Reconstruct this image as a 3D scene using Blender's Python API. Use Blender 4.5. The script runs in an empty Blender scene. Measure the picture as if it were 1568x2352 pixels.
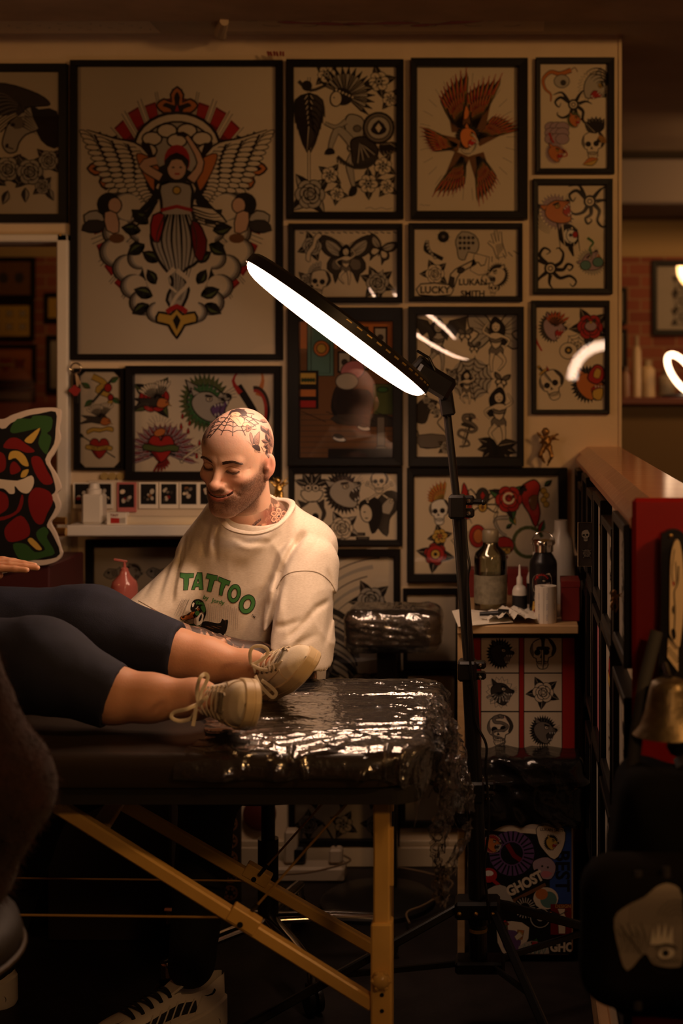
import bpy, math, random
import numpy as np
from mathutils import Vector, Matrix, Quaternion
from mathutils.geometry import tessellate_polygon
from mathutils.bvhtree import BVHTree
random.seed(7); np.random.seed(7)
S = bpy.context.scene
COL = S.collection
PI = math.pi
# ---------------------------------------------------------------- camera, world, light, exposure
CX, CY, F, CAMZ = 1170.0, 880.0, 50/36*2352, 1.356
def W(px, py, Y):                     # a point of the photograph carried out to depth Y (metres)
    return Vector(((px-CX)/F*Y, Y, CAMZ-(py-CY)/F*Y))
cam = bpy.data.objects.new('camera', bpy.data.cameras.new('camera')); COL.objects.link(cam)
cam.location = (0, 0, CAMZ); cam.rotation_euler = (PI/2, 0, 0)
cd = cam.data; cd.sensor_fit = 'VERTICAL'; cd.sensor_height = 36; cd.lens = 50
cd.shift_x = (784-CX)/2352; cd.shift_y = -(1176-CY)/2352
cd.dof.use_dof = True; cd.dof.focus_distance = 2.92; cd.dof.aperture_fstop = 2.8
cd.clip_start = 0.05
S.camera = cam
wd = bpy.data.worlds.new('World'); S.world = wd; wd.use_nodes = True
wd.node_tree.nodes['Background'].inputs[0].default_value = (1.0, .42, .16, 1)
wd.node_tree.nodes['Background'].inputs[1].default_value = 0.010
S.view_settings.view_transform = 'Standard'; S.view_settings.look = 'None'
S.view_settings.gamma = 1; S.view_settings.exposure = 0.0; S.view_settings.use_curve_mapping = False
try:
    S.cycles.max_bounces = 10; S.cycles.transparent_max_bounces = 24; S.cycles.sample_clamp_indirect = 3.0
    S.cycles.caustics_reflective = False; S.cycles.caustics_refractive = False
except Exception: pass
def area(name, loc, target, size, power, color):
    l = bpy.data.lights.new(name, 'AREA'); l.shape = 'DISK'; l.size = size; l.energy = power; l.color = color
    o = bpy.data.objects.new(name, l); COL.objects.link(o); o.location = loc
    o.rotation_euler = (Vector(target)-Vector(loc)).to_track_quat('-Z', 'Y').to_euler()
    return o
WARM = (1.0, .50, .175)
area('added_fill_light', (-2.6, 1.7, 2.28), (-1.3, 4.0, .9), .30, 3.8, WARM)  # three unseen warm lights at ceiling height, added as fill
area('added_fill_light', (1.52, 1.3, 2.28), (.15, 3.9, 1.4), .30, 20.0, WARM)
area('added_fill_light', (.85, -.6, 2.28), (-.4, 2.6, .3), .30, 12.0, WARM)
area('back_room_light', (1.2, 5.2, 2.28), (.9, 6.4, .9), .3, 7.0, (1, .5, .2))
area('back_room_light', (-1.6, 5.3, 2.28), (-1.6, 6.4, 1.1), .3, 3.5, (1, .5, .2))
RING_STRENGTH = 22.0
# ---------------------------------------------------------------- materials
MATS = {}
def mat(name, col, rough=.6, metal=0.0, spec=.5, vary=0.0, vscale=20.0, bump=0.0, bscale=60.0, col2=None, stretch=None, coat=0.0, sss=0.0, attr=None, emit=0.0, sheen=0.0):
    if name in MATS: return MATS[name]
    m = bpy.data.materials.new(name); m.use_nodes = True; nt = m.node_tree; b = nt.nodes['Principled BSDF']
    b.inputs['Base Color'].default_value = (*col, 1); b.inputs['Roughness'].default_value = rough
    b.inputs['Metallic'].default_value = metal; b.inputs['Specular IOR Level'].default_value = spec
    if coat: b.inputs['Coat Weight'].default_value = coat; b.inputs['Coat Roughness'].default_value = .12
    if sheen: b.inputs['Sheen Weight'].default_value = sheen
    if sss:
        b.inputs['Subsurface Weight'].default_value = sss; b.inputs['Subsurface Radius'].default_value = (1, .35, .18); b.inputs['Subsurface Scale'].default_value = .008
    if emit: b.inputs['Emission Color'].default_value = (*col, 1); b.inputs['Emission Strength'].default_value = emit
    co = nt.nodes.new('ShaderNodeTexCoord'); mp = nt.nodes.new('ShaderNodeMapping'); nt.links.new(co.outputs['Object'], mp.inputs[0])
    if stretch: mp.inputs['Scale'].default_value = stretch
    src = None
    if attr:
        a = nt.nodes.new('ShaderNodeVertexColor'); a.layer_name = attr; src = a.outputs[0]
    if vary or col2:
        n = nt.nodes.new('ShaderNodeTexNoise'); n.inputs['Scale'].default_value = vscale; n.inputs['Detail'].default_value = 5
        nt.links.new(mp.outputs[0], n.inputs['Vector'])
        mx = nt.nodes.new('ShaderNodeMixRGB'); mx.blend_type = 'MIX'
        c2 = col2 if col2 else tuple(c*(1-vary) for c in col)
        rp = nt.nodes.new('ShaderNodeValToRGB'); rp.color_ramp.elements[0].position = .35; rp.color_ramp.elements[1].position = .65
        nt.links.new(n.outputs[0], rp.inputs[0]); nt.links.new(rp.outputs[0], mx.inputs[0])
        mx.inputs[2].default_value = (*c2, 1)
        if src is not None:
            mx.blend_type = 'MULTIPLY'; mx.inputs[2].default_value = (1-vary, 1-vary, 1-vary, 1); nt.links.new(src, mx.inputs[1])
        else: mx.inputs[1].default_value = (*col, 1)
        src = mx.outputs[0]
    if src is not None: nt.links.new(src, b.inputs['Base Color'])
    if bump:
        n = nt.nodes.new('ShaderNodeTexNoise'); n.inputs['Scale'].default_value = bscale; n.inputs['Detail'].default_value = 4
        nt.links.new(mp.outputs[0], n.inputs['Vector'])
        bp = nt.nodes.new('ShaderNodeBump'); bp.inputs['Strength'].default_value = bump; bp.inputs['Distance'].default_value = .004
        nt.links.new(n.outputs[0], bp.inputs['Height']); nt.links.new(bp.outputs[0], b.inputs['Normal'])
    MATS[name] = m; return m
def film(name, base=.06, rough=.06, tint=(1, 1, 1), bump=0.0, bscale=60, gl=1.0, haze=0.0):
    m = bpy.data.materials.new(name); m.use_nodes = True; nt = m.node_tree; nt.nodes.clear()
    out = nt.nodes.new('ShaderNodeOutputMaterial'); mx = nt.nodes.new('ShaderNodeMixShader')
    tr = nt.nodes.new('ShaderNodeBsdfTransparent'); tr.inputs[0].default_value = (*tint, 1)
    g = nt.nodes.new('ShaderNodeBsdfGlossy'); g.inputs['Roughness'].default_value = rough
    fr = nt.nodes.new('ShaderNodeFresnel'); fr.inputs[0].default_value = 1.5
    ma = nt.nodes.new('ShaderNodeMath'); ma.operation = 'MULTIPLY_ADD'; ma.inputs[1].default_value = gl; ma.inputs[2].default_value = base
    nt.links.new(fr.outputs[0], ma.inputs[0]); nt.links.new(ma.outputs[0], mx.inputs[0])
    nt.links.new(g.outputs[0], mx.inputs[2]); nt.links.new(mx.outputs[0], out.inputs[0])
    if haze:
        hz = nt.nodes.new('ShaderNodeMixShader'); hz.inputs[0].default_value = haze; df = nt.nodes.new('ShaderNodeBsdfTranslucent'); d2 = nt.nodes.new('ShaderNodeBsdfDiffuse'); h2 = nt.nodes.new('ShaderNodeMixShader')
        df.inputs[0].default_value = d2.inputs[0].default_value = (.85, .82, .80, 1); nt.links.new(df.outputs[0], h2.inputs[1]); nt.links.new(d2.outputs[0], h2.inputs[2]); nt.links.new(tr.outputs[0], hz.inputs[1]); nt.links.new(h2.outputs[0], hz.inputs[2]); nt.links.new(hz.outputs[0], mx.inputs[1])
    else: nt.links.new(tr.outputs[0], mx.inputs[1])
    if bump:
        co = nt.nodes.new('ShaderNodeTexCoord'); n = nt.nodes.new('ShaderNodeTexNoise'); n.inputs['Scale'].default_value = bscale; n.inputs['Detail'].default_value = 3
        nt.links.new(co.outputs['Object'], n.inputs['Vector'])
        bp = nt.nodes.new('ShaderNodeBump'); bp.inputs['Strength'].default_value = bump; bp.inputs['Distance'].default_value = .01
        nt.links.new(n.outputs[0], bp.inputs['Height']); nt.links.new(bp.outputs[0], g.inputs['Normal']); nt.links.new(bp.outputs[0], fr.inputs['Normal'])
    MATS[name] = m; return m
M_wall = mat('cream_wall_paint', (.78, .62, .42), .75, vary=.08, vscale=6, bump=.15, bscale=90)
M_ceil = mat('ceiling_paint', (.62, .52, .38), .8, vary=.12, vscale=4)
M_white = mat('white_gloss_paint', (.80, .76, .68), .4, vary=.05, vscale=9)
M_frame = mat('black_frame_paint', (.006, .005, .005), .45, spec=.2)
M_black = mat('black_plastic', (.010, .009, .009), .35, spec=.4)
M_blackm = mat('black_metal', (.012, .012, .012), .28, spec=.5)
M_chrome = mat('chrome', (.75, .72, .68), .12, metal=1.0)
M_brass = mat('brass', (.80, .52, .16), .3, metal=1.0, bump=.3, bscale=80)
M_glass = film('picture_glass', .012, .015, gl=.9)
M_wrap = film('clear_plastic_wrap', .22, .13, (.93, .93, .93), bump=.35, bscale=55, gl=1.2, haze=.035)
M_wrap2 = film('crumpled_plastic_wrap', .20, .14, (.96, .95, .94), bump=.5, bscale=80, gl=1.0, haze=.09)
# ---------------------------------------------------------------- object helpers
def tag(o, label=None, cat=None, group=None, kind=None):
    if label: o['label'] = label
    if cat: o['category'] = cat
    if group: o['group'] = group
    if kind: o['kind'] = kind
    return o
def empty(name, loc, label, cat, group=None):
    o = bpy.data.objects.new(name, None); COL.objects.link(o); o.location = loc; o.empty_display_size = .05
    return tag(o, label, cat, group)
def mk(name, V, Fc, mats, parent=None, smooth=False, mi=None, col=None, sharp=None):
    me = bpy.data.meshes.new(name); me.from_pydata([tuple(v) for v in V] if not isinstance(V, np.ndarray) else V.tolist(), [], Fc if not isinstance(Fc, np.ndarray) else Fc.tolist())
    if not isinstance(mats, (list, tuple)): mats = [mats]
    for m in mats: me.materials.append(m)
    if mi is not None: me.polygons.foreach_set('material_index', np.array(mi, dtype=np.int32))
    if smooth: me.polygons.foreach_set('use_smooth', np.ones(len(me.polygons), dtype=bool))
    if col is not None:
        a = me.color_attributes.new('Col', 'FLOAT_COLOR', 'POINT'); c = np.ones((len(V), 4), dtype=np.float32); c[:, :3] = col; a.data.foreach_set('color', c.ravel())
    me.update(); me.validate()
    if smooth and sharp:
        try: me.set_sharp_from_angle(angle=math.radians(sharp))
        except Exception: pass
    o = bpy.data.objects.new(name, me); COL.objects.link(o)
    if parent is not None:
        o.parent = parent
        p = parent; L = Matrix()
        chain = []
        while p is not None: chain.append(p.matrix_basis.copy()); p = p.parent
        for c in chain: L = c @ L
        o.matrix_basis = L.inverted()          # vertices are given in world space
    return o
class MB:
    def __init__(s): s.V = []; s.F = []; s.mi = []; s.cur = 0; s.R = None
    def add(s, V, Fc):
        n = len(s.V); s.V += [Vector(v) for v in V]; s.F += [tuple(i+n for i in f) for f in Fc]; s.mi += [s.cur]*len(Fc)
        return s
    def box(s, a, b, bev=.0, M=None):
        x0, y0, z0 = [min(a[i], b[i]) for i in range(3)]; x1, y1, z1 = [max(a[i], b[i]) for i in range(3)]
        if bev <= 0:
            V = [(x, y, z) for x in (x0, x1) for y in (y0, y1) for z in (z0, z1)]
            Fc = [(0, 1, 3, 2), (4, 6, 7, 5), (0, 4, 5, 1), (2, 3, 7, 6), (0, 2, 6, 4), (1, 5, 7, 3)]
        else:
            e = min(bev, (x1-x0)*.49, (y1-y0)*.49, (z1-z0)*.49); V = []; idx = {}
            X = (x0, x1); Yv = (y0, y1); Z = (z0, z1)
            for i in (0, 1):
                for j in (0, 1):
                    for k in (0, 1):
                        sx, sy, sz = (1, -1)[i], (1, -1)[j], (1, -1)[k]; c = (X[i], Yv[j], Z[k])
                        idx[i, j, k] = len(V); V += [(c[0], c[1]+sy*e, c[2]+sz*e), (c[0]+sx*e, c[1], c[2]+sz*e), (c[0]+sx*e, c[1]+sy*e, c[2])]
            I = idx; Fc = []
            for i in (0, 1): Fc.append([I[i, j, k]+0 for j, k in ((0, 0), (0, 1), (1, 1), (1, 0))])
            for j in (0, 1): Fc.append([I[i, j, k]+1 for i, k in ((0, 0), (0, 1), (1, 1), (1, 0))])
            for k in (0, 1): Fc.append([I[i, j, k]+2 for i, j in ((0, 0), (0, 1), (1, 1), (1, 0))])
            for i in (0, 1):
                for j in (0, 1): Fc.append([I[i, j, 0]+0, I[i, j, 1]+0, I[i, j, 1]+1, I[i, j, 0]+1])
                for k in (0, 1): Fc.append([I[i, 0, k]+0, I[i, 1, k]+0, I[i, 1, k]+2, I[i, 0, k]+2])
            for j in (0, 1):
                for k in (0, 1): Fc.append([I[0, j, k]+1, I[1, j, k]+1, I[1, j, k]+2, I[0, j, k]+2])
            for i in (0, 1):
                for j in (0, 1):
                    for k in (0, 1): Fc.append([I[i, j, k], I[i, j, k]+1, I[i, j, k]+2])
            cen = Vector(((x0+x1)/2, (y0+y1)/2, (z0+z1)/2)); F2 = []
            for f in Fc:
                p = [Vector(V[q]) for q in f]; n = (p[1]-p[0]).cross(p[2]-p[0]); m = sum(p, Vector())/len(p)
                F2.append(f if n.dot(m-cen) > 0 else f[::-1])
            Fc = F2
        if M is not None: V = [M @ Vector(v) for v in V]
        return s.add(V, Fc)
    def bar(s, a, b, w, d, bev=.002, roll=0.0, up=(0, 1, 0)):      # rectangular bar from a to b; d runs along 'up'
        a = Vector(a); b = Vector(b); x = (b-a).normalized(); u = Vector(up); u = (u-x*u.dot(x)).normalized(); w_ = x.cross(u)
        M = Matrix((x, u, w_)).transposed().to_4x4(); M.translation = a
        return s.box((0, -d/2, -w/2), ((b-a).length, d/2, w/2), bev, M)
    def tube(s, pts, r, n=10, flat=1.0, closed=False, up=None, cap=True):
        P = [Vector(p) for p in pts]; m = len(P); R = list(r) if isinstance(r, (list, tuple, np.ndarray)) else [r]*m
        T = []
        for i in range(m):
            a = P[(i-1) % m] if (i > 0 or closed) else P[0]; b = P[(i+1) % m] if (i < m-1 or closed) else P[-1]
            t = (b-a); T.append(t.normalized() if t.length > 1e-9 else Vector((0, 0, 1)))
        u = Vector(up) if up is not None else (Vector((0, 0, 1)) if abs(T[0].z) < .9 else Vector((1, 0, 0)))
        u = (u-T[0]*u.dot(T[0])).normalized(); V = []; Fc = []
        for i in range(m):
            if up is not None: u = Vector(up)
            u = u-T[i]*u.dot(T[i])
            u = u.normalized() if u.length > 1e-6 else T[i].orthogonal().normalized()
            w = T[i].cross(u)
            for k in range(n):
                a = 2*PI*k/n; V.append(P[i]+u*(math.cos(a)*R[i]*flat)+w*(math.sin(a)*R[i]))
        for i in range(m if closed else m-1):
            j = (i+1) % m
            for k in range(n):
                l = (k+1) % n; Fc.append((i*n+k, i*n+l, j*n+l, j*n+k))
        if not closed and cap: Fc.append(tuple(range(n))[::-1]); Fc.append(tuple((m-1)*n+k for k in range(n)))
        return s.add(V, Fc)
    def lathe(s, c, prof, n=28, axis=(0, 0, 1)):                    # prof = [(radius, height)...]
        c = Vector(c); q = Vector((0, 0, 1)).rotation_difference(Vector(axis)); V = []; Fc = []
        for r, h in prof:
            for k in range(n):
                a = 2*PI*k/n; V.append(c+q @ Vector((r*math.cos(a), r*math.sin(a), h)))
        for i in range(len(prof)-1):
            for k in range(n):
                l = (k+1) % n; Fc.append((i*n+k, i*n+l, (i+1)*n+l, (i+1)*n+k))
        Fc.append(tuple(range(n))[::-1]); Fc.append(tuple((len(prof)-1)*n+k for k in range(n)))
        return s.add(V, Fc)
    def ball(s, c, r, n=14, sc=(1, 1, 1)):
        V = []; Fc = []; m = n//2
        for i in range(m+1):
            th = PI*i/m
            for k in range(n): V.append((c[0]+r*sc[0]*math.sin(th)*math.cos(2*PI*k/n), c[1]+r*sc[1]*math.sin(th)*math.sin(2*PI*k/n), c[2]+r*sc[2]*math.cos(th)))
        for i in range(m):
            for k in range(n):
                l = (k+1) % n; Fc.append((i*n+k, (i+1)*n+k, (i+1)*n+l, i*n+l))
        return s.add(V, Fc)
    def prism(s, pts, y0, y1, axis='y'):                            # outline of (x, z) pairs given a thickness along y
        n = len(pts); V = [(x, y0, z) for x, z in pts]+[(x, y1, z) for x, z in pts]
        tr = tessellate_polygon([[Vector((x, z, 0)) for x, z in pts]]); Fc = [tuple(t) for t in tr]+[tuple(i+n for i in t[::-1]) for t in tr]
        Fc += [(i, (i+1) % n, n+(i+1) % n, n+i) for i in range(n)]
        return s.add(V, Fc)
    def out(s, name, mats, parent=None, smooth=False, sharp=35):
        return mk(name, s.V, s.F, mats, parent, smooth, s.mi, None, sharp)
def cr(pts, closed=False, n=6):                                     # Catmull-Rom through points
    P = [Vector(p) for p in pts]; m = len(P); out = []
    for i in range(m if closed else m-1):
        p0 = P[(i-1) % m] if (closed or i > 0) else P[0]; p1 = P[i]; p2 = P[(i+1) % m]; p3 = P[(i+2) % m] if (closed or i+2 < m) else P[-1]
        for k in range(n):
            t = k/n; out.append(.5*((2*p1)+(p2-p0)*t+(2*p0-5*p1+4*p2-p3)*t*t+(3*p1-p0-3*p2+p3)*t**3))
    if not closed: out.append(P[-1])
    return out
# ---------------------------------------------------------------- distance-field modelling
def smin(a, b, k):
    h = np.clip(.5+.5*(b-a)/k, 0, 1); return b*(1-h)+a*h-k*h*(1-h)
def smax(a, b, k): return -smin(-a, -b, k)
def cap(P, a, b, ra, rb):
    a = np.array(a, dtype=np.float32); b = np.array(b, dtype=np.float32); d = b-a; L = float(d@d)+1e-12
    t = np.clip(((P-a)@d)/L, 0, 1); return np.linalg.norm(P-a-t[:, None]*d, axis=1)-(ra+(rb-ra)*t)
def ell(P, c, r, R=None):
    q = P-np.array(c, dtype=np.float32)
    if R is not None: q = q@np.array(R, dtype=np.float32)
    r = np.array(r, dtype=np.float32); k0 = np.linalg.norm(q/r, axis=1); k1 = np.linalg.norm(q/(r*r), axis=1)+1e-9
    return k0*(k0-1)/k1
def segd(P, pts):
    d = None
    for a, b in zip(pts[:-1], pts[1:]):
        e = cap(P, a, b, 0, 0); d = e if d is None else np.minimum(d, e)
    return d
def sdf_mesh(f, lo, hi, h):
    lo = np.array(lo, dtype=np.float32); hi = np.array(hi, dtype=np.float32); N = np.ceil((hi-lo)/h).astype(int)+1
    ax = [lo[i]+np.arange(N[i], dtype=np.float32)*h for i in range(3)]
    val = np.empty(N, dtype=np.float32); YY, ZZ = np.meshgrid(ax[1], ax[2], indexing='ij')
    step = max(1, int(400000/(N[1]*N[2])))
    for i in range(0, N[0], step):
        xs = ax[0][i:i+step]; P = np.empty((len(xs), N[1], N[2], 3), dtype=np.float32)
        P[..., 0] = xs[:, None, None]; P[..., 1] = YY; P[..., 2] = ZZ
        val[i:i+step] = f(P.reshape(-1, 3)).reshape(len(xs), N[1], N[2])
    s = val < 0; c = np.zeros(N-1, dtype=np.int8)
    for i in (0, 1):
        for j in (0, 1):
            for k in (0, 1): c += s[i:N[0]-1+i, j:N[1]-1+j, k:N[2]-1+k]
    act = (c > 0) & (c < 8); I = np.argwhere(act); idx = -np.ones(N-1, dtype=np.int64); idx[act] = np.arange(len(I))
    acc = np.zeros((len(I), 3), dtype=np.float32); cnt = np.zeros(len(I), dtype=np.float32)
    co = [(i, j, k) for i in (0, 1) for j in (0, 1) for k in (0, 1)]
    for a in co:
        for d in range(3):
            if a[d] == 0:
                b = list(a); b[d] = 1
                va = val[I[:, 0]+a[0], I[:, 1]+a[1], I[:, 2]+a[2]]; vb = val[I[:, 0]+b[0], I[:, 1]+b[1], I[:, 2]+b[2]]
                m = (va < 0) != (vb < 0); t = np.where(m, va/(va-vb+1e-20), 0)
                p = np.tile(np.array(a, dtype=np.float32), (len(I), 1)); p[:, d] = t
                acc[m] += p[m]; cnt[m] += 1
    V = lo+(I+acc/cnt[:, None])*h; Fc = []
    for d in range(3):
        sl0 = [slice(None)]*3; sl1 = [slice(None)]*3; sl0[d] = slice(0, N[d]-1); sl1[d] = slice(1, N[d])
        ch = s[tuple(sl0)] != s[tuple(sl1)]; E = np.argwhere(ch); o = [q for q in range(3) if q != d]
        E = E[(E[:, o[0]] > 0) & (E[:, o[1]] > 0) & (E[:, o[0]] < N[o[0]]-1) & (E[:, o[1]] < N[o[1]]-1)]
        def ci(da, db):
            e = E.copy(); e[:, o[0]] += da; e[:, o[1]] += db; return idx[e[:, 0], e[:, 1], e[:, 2]]
        q = np.stack([ci(-1, -1), ci(0, -1), ci(0, 0), ci(-1, 0)], 1)
        flip = s[E[:, 0], E[:, 1], E[:, 2]]
        if d == 1: flip = ~flip
        q[~flip] = q[~flip][:, ::-1]; Fc.append(q)
    return V, np.concatenate(Fc)
def w3(px, py, Y): v = W(px, py, Y); return (v.x, v.y, v.z)
# ---------------------------------------------------------------- flat drawing (ink on paper, prints, tattoos)
INK = {'w': (.80, .68, .50), 'k': (.008, .007, .007), 'd': (.045, .038, .032), 'g': (.20, .17, .14), 'l': (.50, .45, .37), 'r': (.45, .025, .02), 'R': (.20, .01, .012), 'o': (.62, .20, .05),
       'y': (.66, .42, .08), 'G': (.05, .16, .05), 'n': (.10, .13, .04), 'b': (.03, .08, .32), 'p': (.16, .08, .22), 's': (.72, .45, .30), 'B': (.20, .09, .035), 't': (.12, .25, .22), 'P': (.62, .22, .26), 'v': (.45, .32, .36), 'W': (.88, .84, .76)}
IKEYS = list(INK)
def ink_mats():
    return [mat('ink_'+n, INK[k], .7, spec=.25) for k, n in zip(IKEYS, ['paper', 'black', 'charcoal', 'grey', 'light_grey', 'red', 'deep_red', 'orange', 'yellow', 'green', 'olive', 'blue', 'purple', 'peach', 'brown', 'teal', 'pink', 'mauve', 'white'])]
class Art:
    def __init__(s): s.V = []; s.F = []; s.mi = []; s.T = (0, 0, 1, 0, 1); s.z = 0; s.sub = False; s.lim = .05
    def at(s, x, y, sc=1, rot=0, fx=1): s.T = (x, y, sc, math.radians(rot), fx); s.z = 0; return s
    def tp(s, p):
        x, y, sc, r, fx = s.T; a = p[0]*fx*sc; b = p[1]*sc; return (x+a*math.cos(r)-b*math.sin(r), y+a*math.sin(r)+b*math.cos(r))
    def _add(s, P, tris, col):
        n = len(s.V); s.z += 1; s.V += [(p[0], p[1], s.z) for p in P]; s.F += [tuple(i+n for i in t) for t in tris]; s.mi += [IKEYS.index(col)]*len(tris)
    def poly(s, pts, col, ow=0, oc='k', sm=0, holes=None):
        if sm: pts = [(p.x, p.y) for p in cr([(q[0], q[1], 0) for q in pts], True, sm)]
        P = [s.tp(p) for p in pts]; loops = [P]+[[s.tp(p) for p in h] for h in (holes or [])]
        tr = tessellate_polygon([[Vector((a, b, 0)) for a, b in L] for L in loops]); s._add([p for L in loops for p in L], tr, col)
        if ow:
            s.line(list(pts)+[pts[0], pts[1]], ow, oc)
            for h in (holes or []): s.line(list(h)+[h[0]], ow, oc)
        return s
    def line(s, pts, w, col='k', w2=None, sm=0):
        if sm: pts = [(p.x, p.y) for p in cr([(q[0], q[1], 0) for q in pts], False, sm)]
        m = len(pts); P = []; w2 = w if w2 is None else w2
        for i in range(m):
            a = pts[max(i-1, 0)]; b = pts[min(i+1, m-1)]; dx, dy = b[0]-a[0], b[1]-a[1]; L = math.hypot(dx, dy)+1e-9
            ww = (w+(w2-w)*i/(m-1))/2; nx, ny = -dy/L*ww, dx/L*ww
            P += [s.tp((pts[i][0]+nx, pts[i][1]+ny)), s.tp((pts[i][0]-nx, pts[i][1]-ny))]
        s._add(P, [(2*i, 2*i+1, 2*i+3, 2*i+2) for i in range(m-1)], col); return s
    def el(s, x, y, rx, ry=None, rot=0, col='w', ow=0, oc='k', n=18, a0=0, a1=360):
        ry = rx if ry is None else ry; r = math.radians(rot); pts = []
        for k in range(n+(0 if a1-a0 == 360 else 1)):
            a = math.radians(a0+(a1-a0)*k/n); u, v = rx*math.cos(a), ry*math.sin(a); pts.append((x+u*math.cos(r)-v*math.sin(r), y+u*math.sin(r)+v*math.cos(r)))
        return s.poly(pts, col, ow, oc)
    def arc(s, x, y, rx, ry, a0, a1, w, col='k', w2=None, n=14):
        return s.line([(x+rx*math.cos(math.radians(a0+(a1-a0)*k/n)), y+ry*math.sin(math.radians(a0+(a1-a0)*k/n))) for k in range(n+1)], w, col, w2)
    def text(s, txt, x, y, size, col='k', rot=0, bold=0.0, sx=1.0):
        V, Fc = text_mesh(txt, bold); r = math.radians(rot)
        P = [s.tp((x+(v[0]*sx*math.cos(r)-v[1]*math.sin(r))*size, y+(v[0]*sx*math.sin(r)+v[1]*math.cos(r))*size)) for v in V]
        s._add(P, Fc, col); return s
TXT = {}
def text_mesh(txt, bold=0.0):
    if (txt, bold) in TXT: return TXT[txt, bold]
    c = bpy.data.curves.new('t', 'FONT'); c.body = txt; c.align_x = 'CENTER'; c.align_y = 'CENTER'; c.offset = bold; c.resolution_u = 3
    o = bpy.data.objects.new('t', c); COL.objects.link(o); dg = bpy.context.evaluated_depsgraph_get(); me = o.evaluated_get(dg).to_mesh()
    V = [(v.co.x, v.co.y) for v in me.vertices]; Fc = [tuple(p.vertices) for p in me.polygons]
    o.evaluated_get(dg).to_mesh_clear(); bpy.data.objects.remove(o); bpy.data.curves.remove(c); TXT[txt, bold] = (V, Fc); return V, Fc
# --- flash motifs, each drawn in about [-1, 1]
def leaf(A, x, y, ang, L, c='d', c2='k'):
    r = math.radians(ang); ux, uy = math.cos(r), math.sin(r); nx, ny = -uy, ux
    q = lambda t, w: (x+ux*L*t+nx*w*L, y+uy*L*t+ny*w*L)
    A.poly([q(0, 0), q(.25, .2), q(.5, .27), q(.75, .17), q(1.05, 0), q(.75, -.17), q(.5, -.27), q(.25, -.2)], c, .05)
    A.poly([q(0, 0), q(.25, -.2), q(.5, -.27), q(.75, -.17), q(1.05, 0)], c2)
    A.line([q(.1, 0), q(1, 0)], .03, 'w' if c in 'dk' else 'k', .01)
def rose(A, c='l', c2='d', lc='d', seed=1, leaves=4):
    R = random.Random(seed)
    for i in range(leaves): leaf(A, 0, 0, 45+i*360/leaves+R.uniform(-12, 12), 1.02, lc)
    for ring, (n, rr, pr) in enumerate(((6, .42, .30), (5, .26, .24), (3, .12, .17))):
        for i in range(n):
            a = 2*PI*i/n+ring*.5+R.uniform(-.1, .1); x, y = rr*math.cos(a), rr*math.sin(a)
            A.el(x, y, pr, pr*.8, math.degrees(a)+90, c, .04, n=12); A.el(x*.8, y*.8, pr*.7, pr*.45, math.degrees(a)+90, c2, 0, n=10)
    A.el(0, 0, .15, .15, 0, c, .04, n=10); A.arc(0, 0, .08, .08, 0, 300, .035, 'k')
def flower(A, c='w', cc='l', seed=1, lc='k'):
    R = random.Random(seed); o = R.uniform(0, 70)
    for i in range(4): leaf(A, 0, 0, o+36+i*90, 1.0, lc if lc != 'k' else 'd', 'k')
    for i in range(6):
        a = math.radians(o+i*60); A.el(.36*math.cos(a), .36*math.sin(a), .27, .25, 0, c, .045, n=12)
    for i in range(6):
        a = math.radians(o+i*60); A.line([(.14*math.cos(a), .14*math.sin(a)), (.45*math.cos(a), .45*math.sin(a))], .13, 'd', .01)
    A.el(0, 0, .2, .2, 0, cc, .05, n=12); A.el(0, 0, .09, .09, 0, 'k', n=8)
def skull(A, c='w', seed=0, jaw=True):
    A.poly([(-.1, .95), (-.6, .7), (-.78, .2), (-.6, -.2), (-.42, -.3), (-.35, -.55), (.25, -.55), (.35, -.25), (.62, -.1), (.8, .3), (.6, .75), (.3, .95)], c, .06, sm=3)
    A.poly([(.3, .95), (.6, .75), (.8, .3), (.62, -.1), (.5, -.05), (.58, .35), (.4, .7)], 'd', sm=3)
    A.poly([(-.6, .7), (-.78, .2), (-.6, -.2), (-.55, .1), (-.62, .3)], 'g', sm=2)
    A.el(-.34, .08, .2, .19, 0, 'k', n=12); A.el(.2, .12, .2, .2, 0, 'k', n=12); A.poly([(-.13, -.05), (-.2, -.28), (-.03, -.25), (.03, -.3)], 'k')
    if jaw:
        A.poly([(-.36, -.5), (-.3, -.85), (-.05, -.95), (.25, -.85), (.3, -.5)], c, .05, sm=2)
        for i in range(6): A.line([(-.3+i*.11, -.42), (-.28+i*.105, -.74)], .03, 'k')
        A.line([(-.34, -.58), (0, -.62), (.28, -.57)], .04, 'k')
def wing(A, n=9, L=1.0, a0=20, a1=95, c='w', tip=None, base='k', W_=.11, rows=2):
    for row in range(rows):
        for i in range(n):
            t = i/(n-1); a = math.radians(a0+(a1-a0)*t); l = L*(1-.42*t)*(1-.36*row); x0, y0 = .07*i/n, .10*i/n
            ux, uy = math.cos(a), math.sin(a); nx, ny = -uy, ux; w = W_*(1-.15*row)
            q = lambda s, o: (x0+ux*l*s+nx*o, y0+uy*l*s+ny*o)
            A.poly([q(.1, -w*.3), q(.6, -w*.55), q(.92, -w*.45), q(1.02, 0), q(.92, w*.45), q(.6, w*.55), q(.1, w*.3)], c, .022)
            A.poly([q(.1, -w*.25), q(.62, -w*.3), q(.72, 0), q(.62, w*.3), q(.1, w*.25)], base)
            if tip: A.line([q(.7, 0), q(1.12, w*.2)], w*.5, tip, .01)
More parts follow.
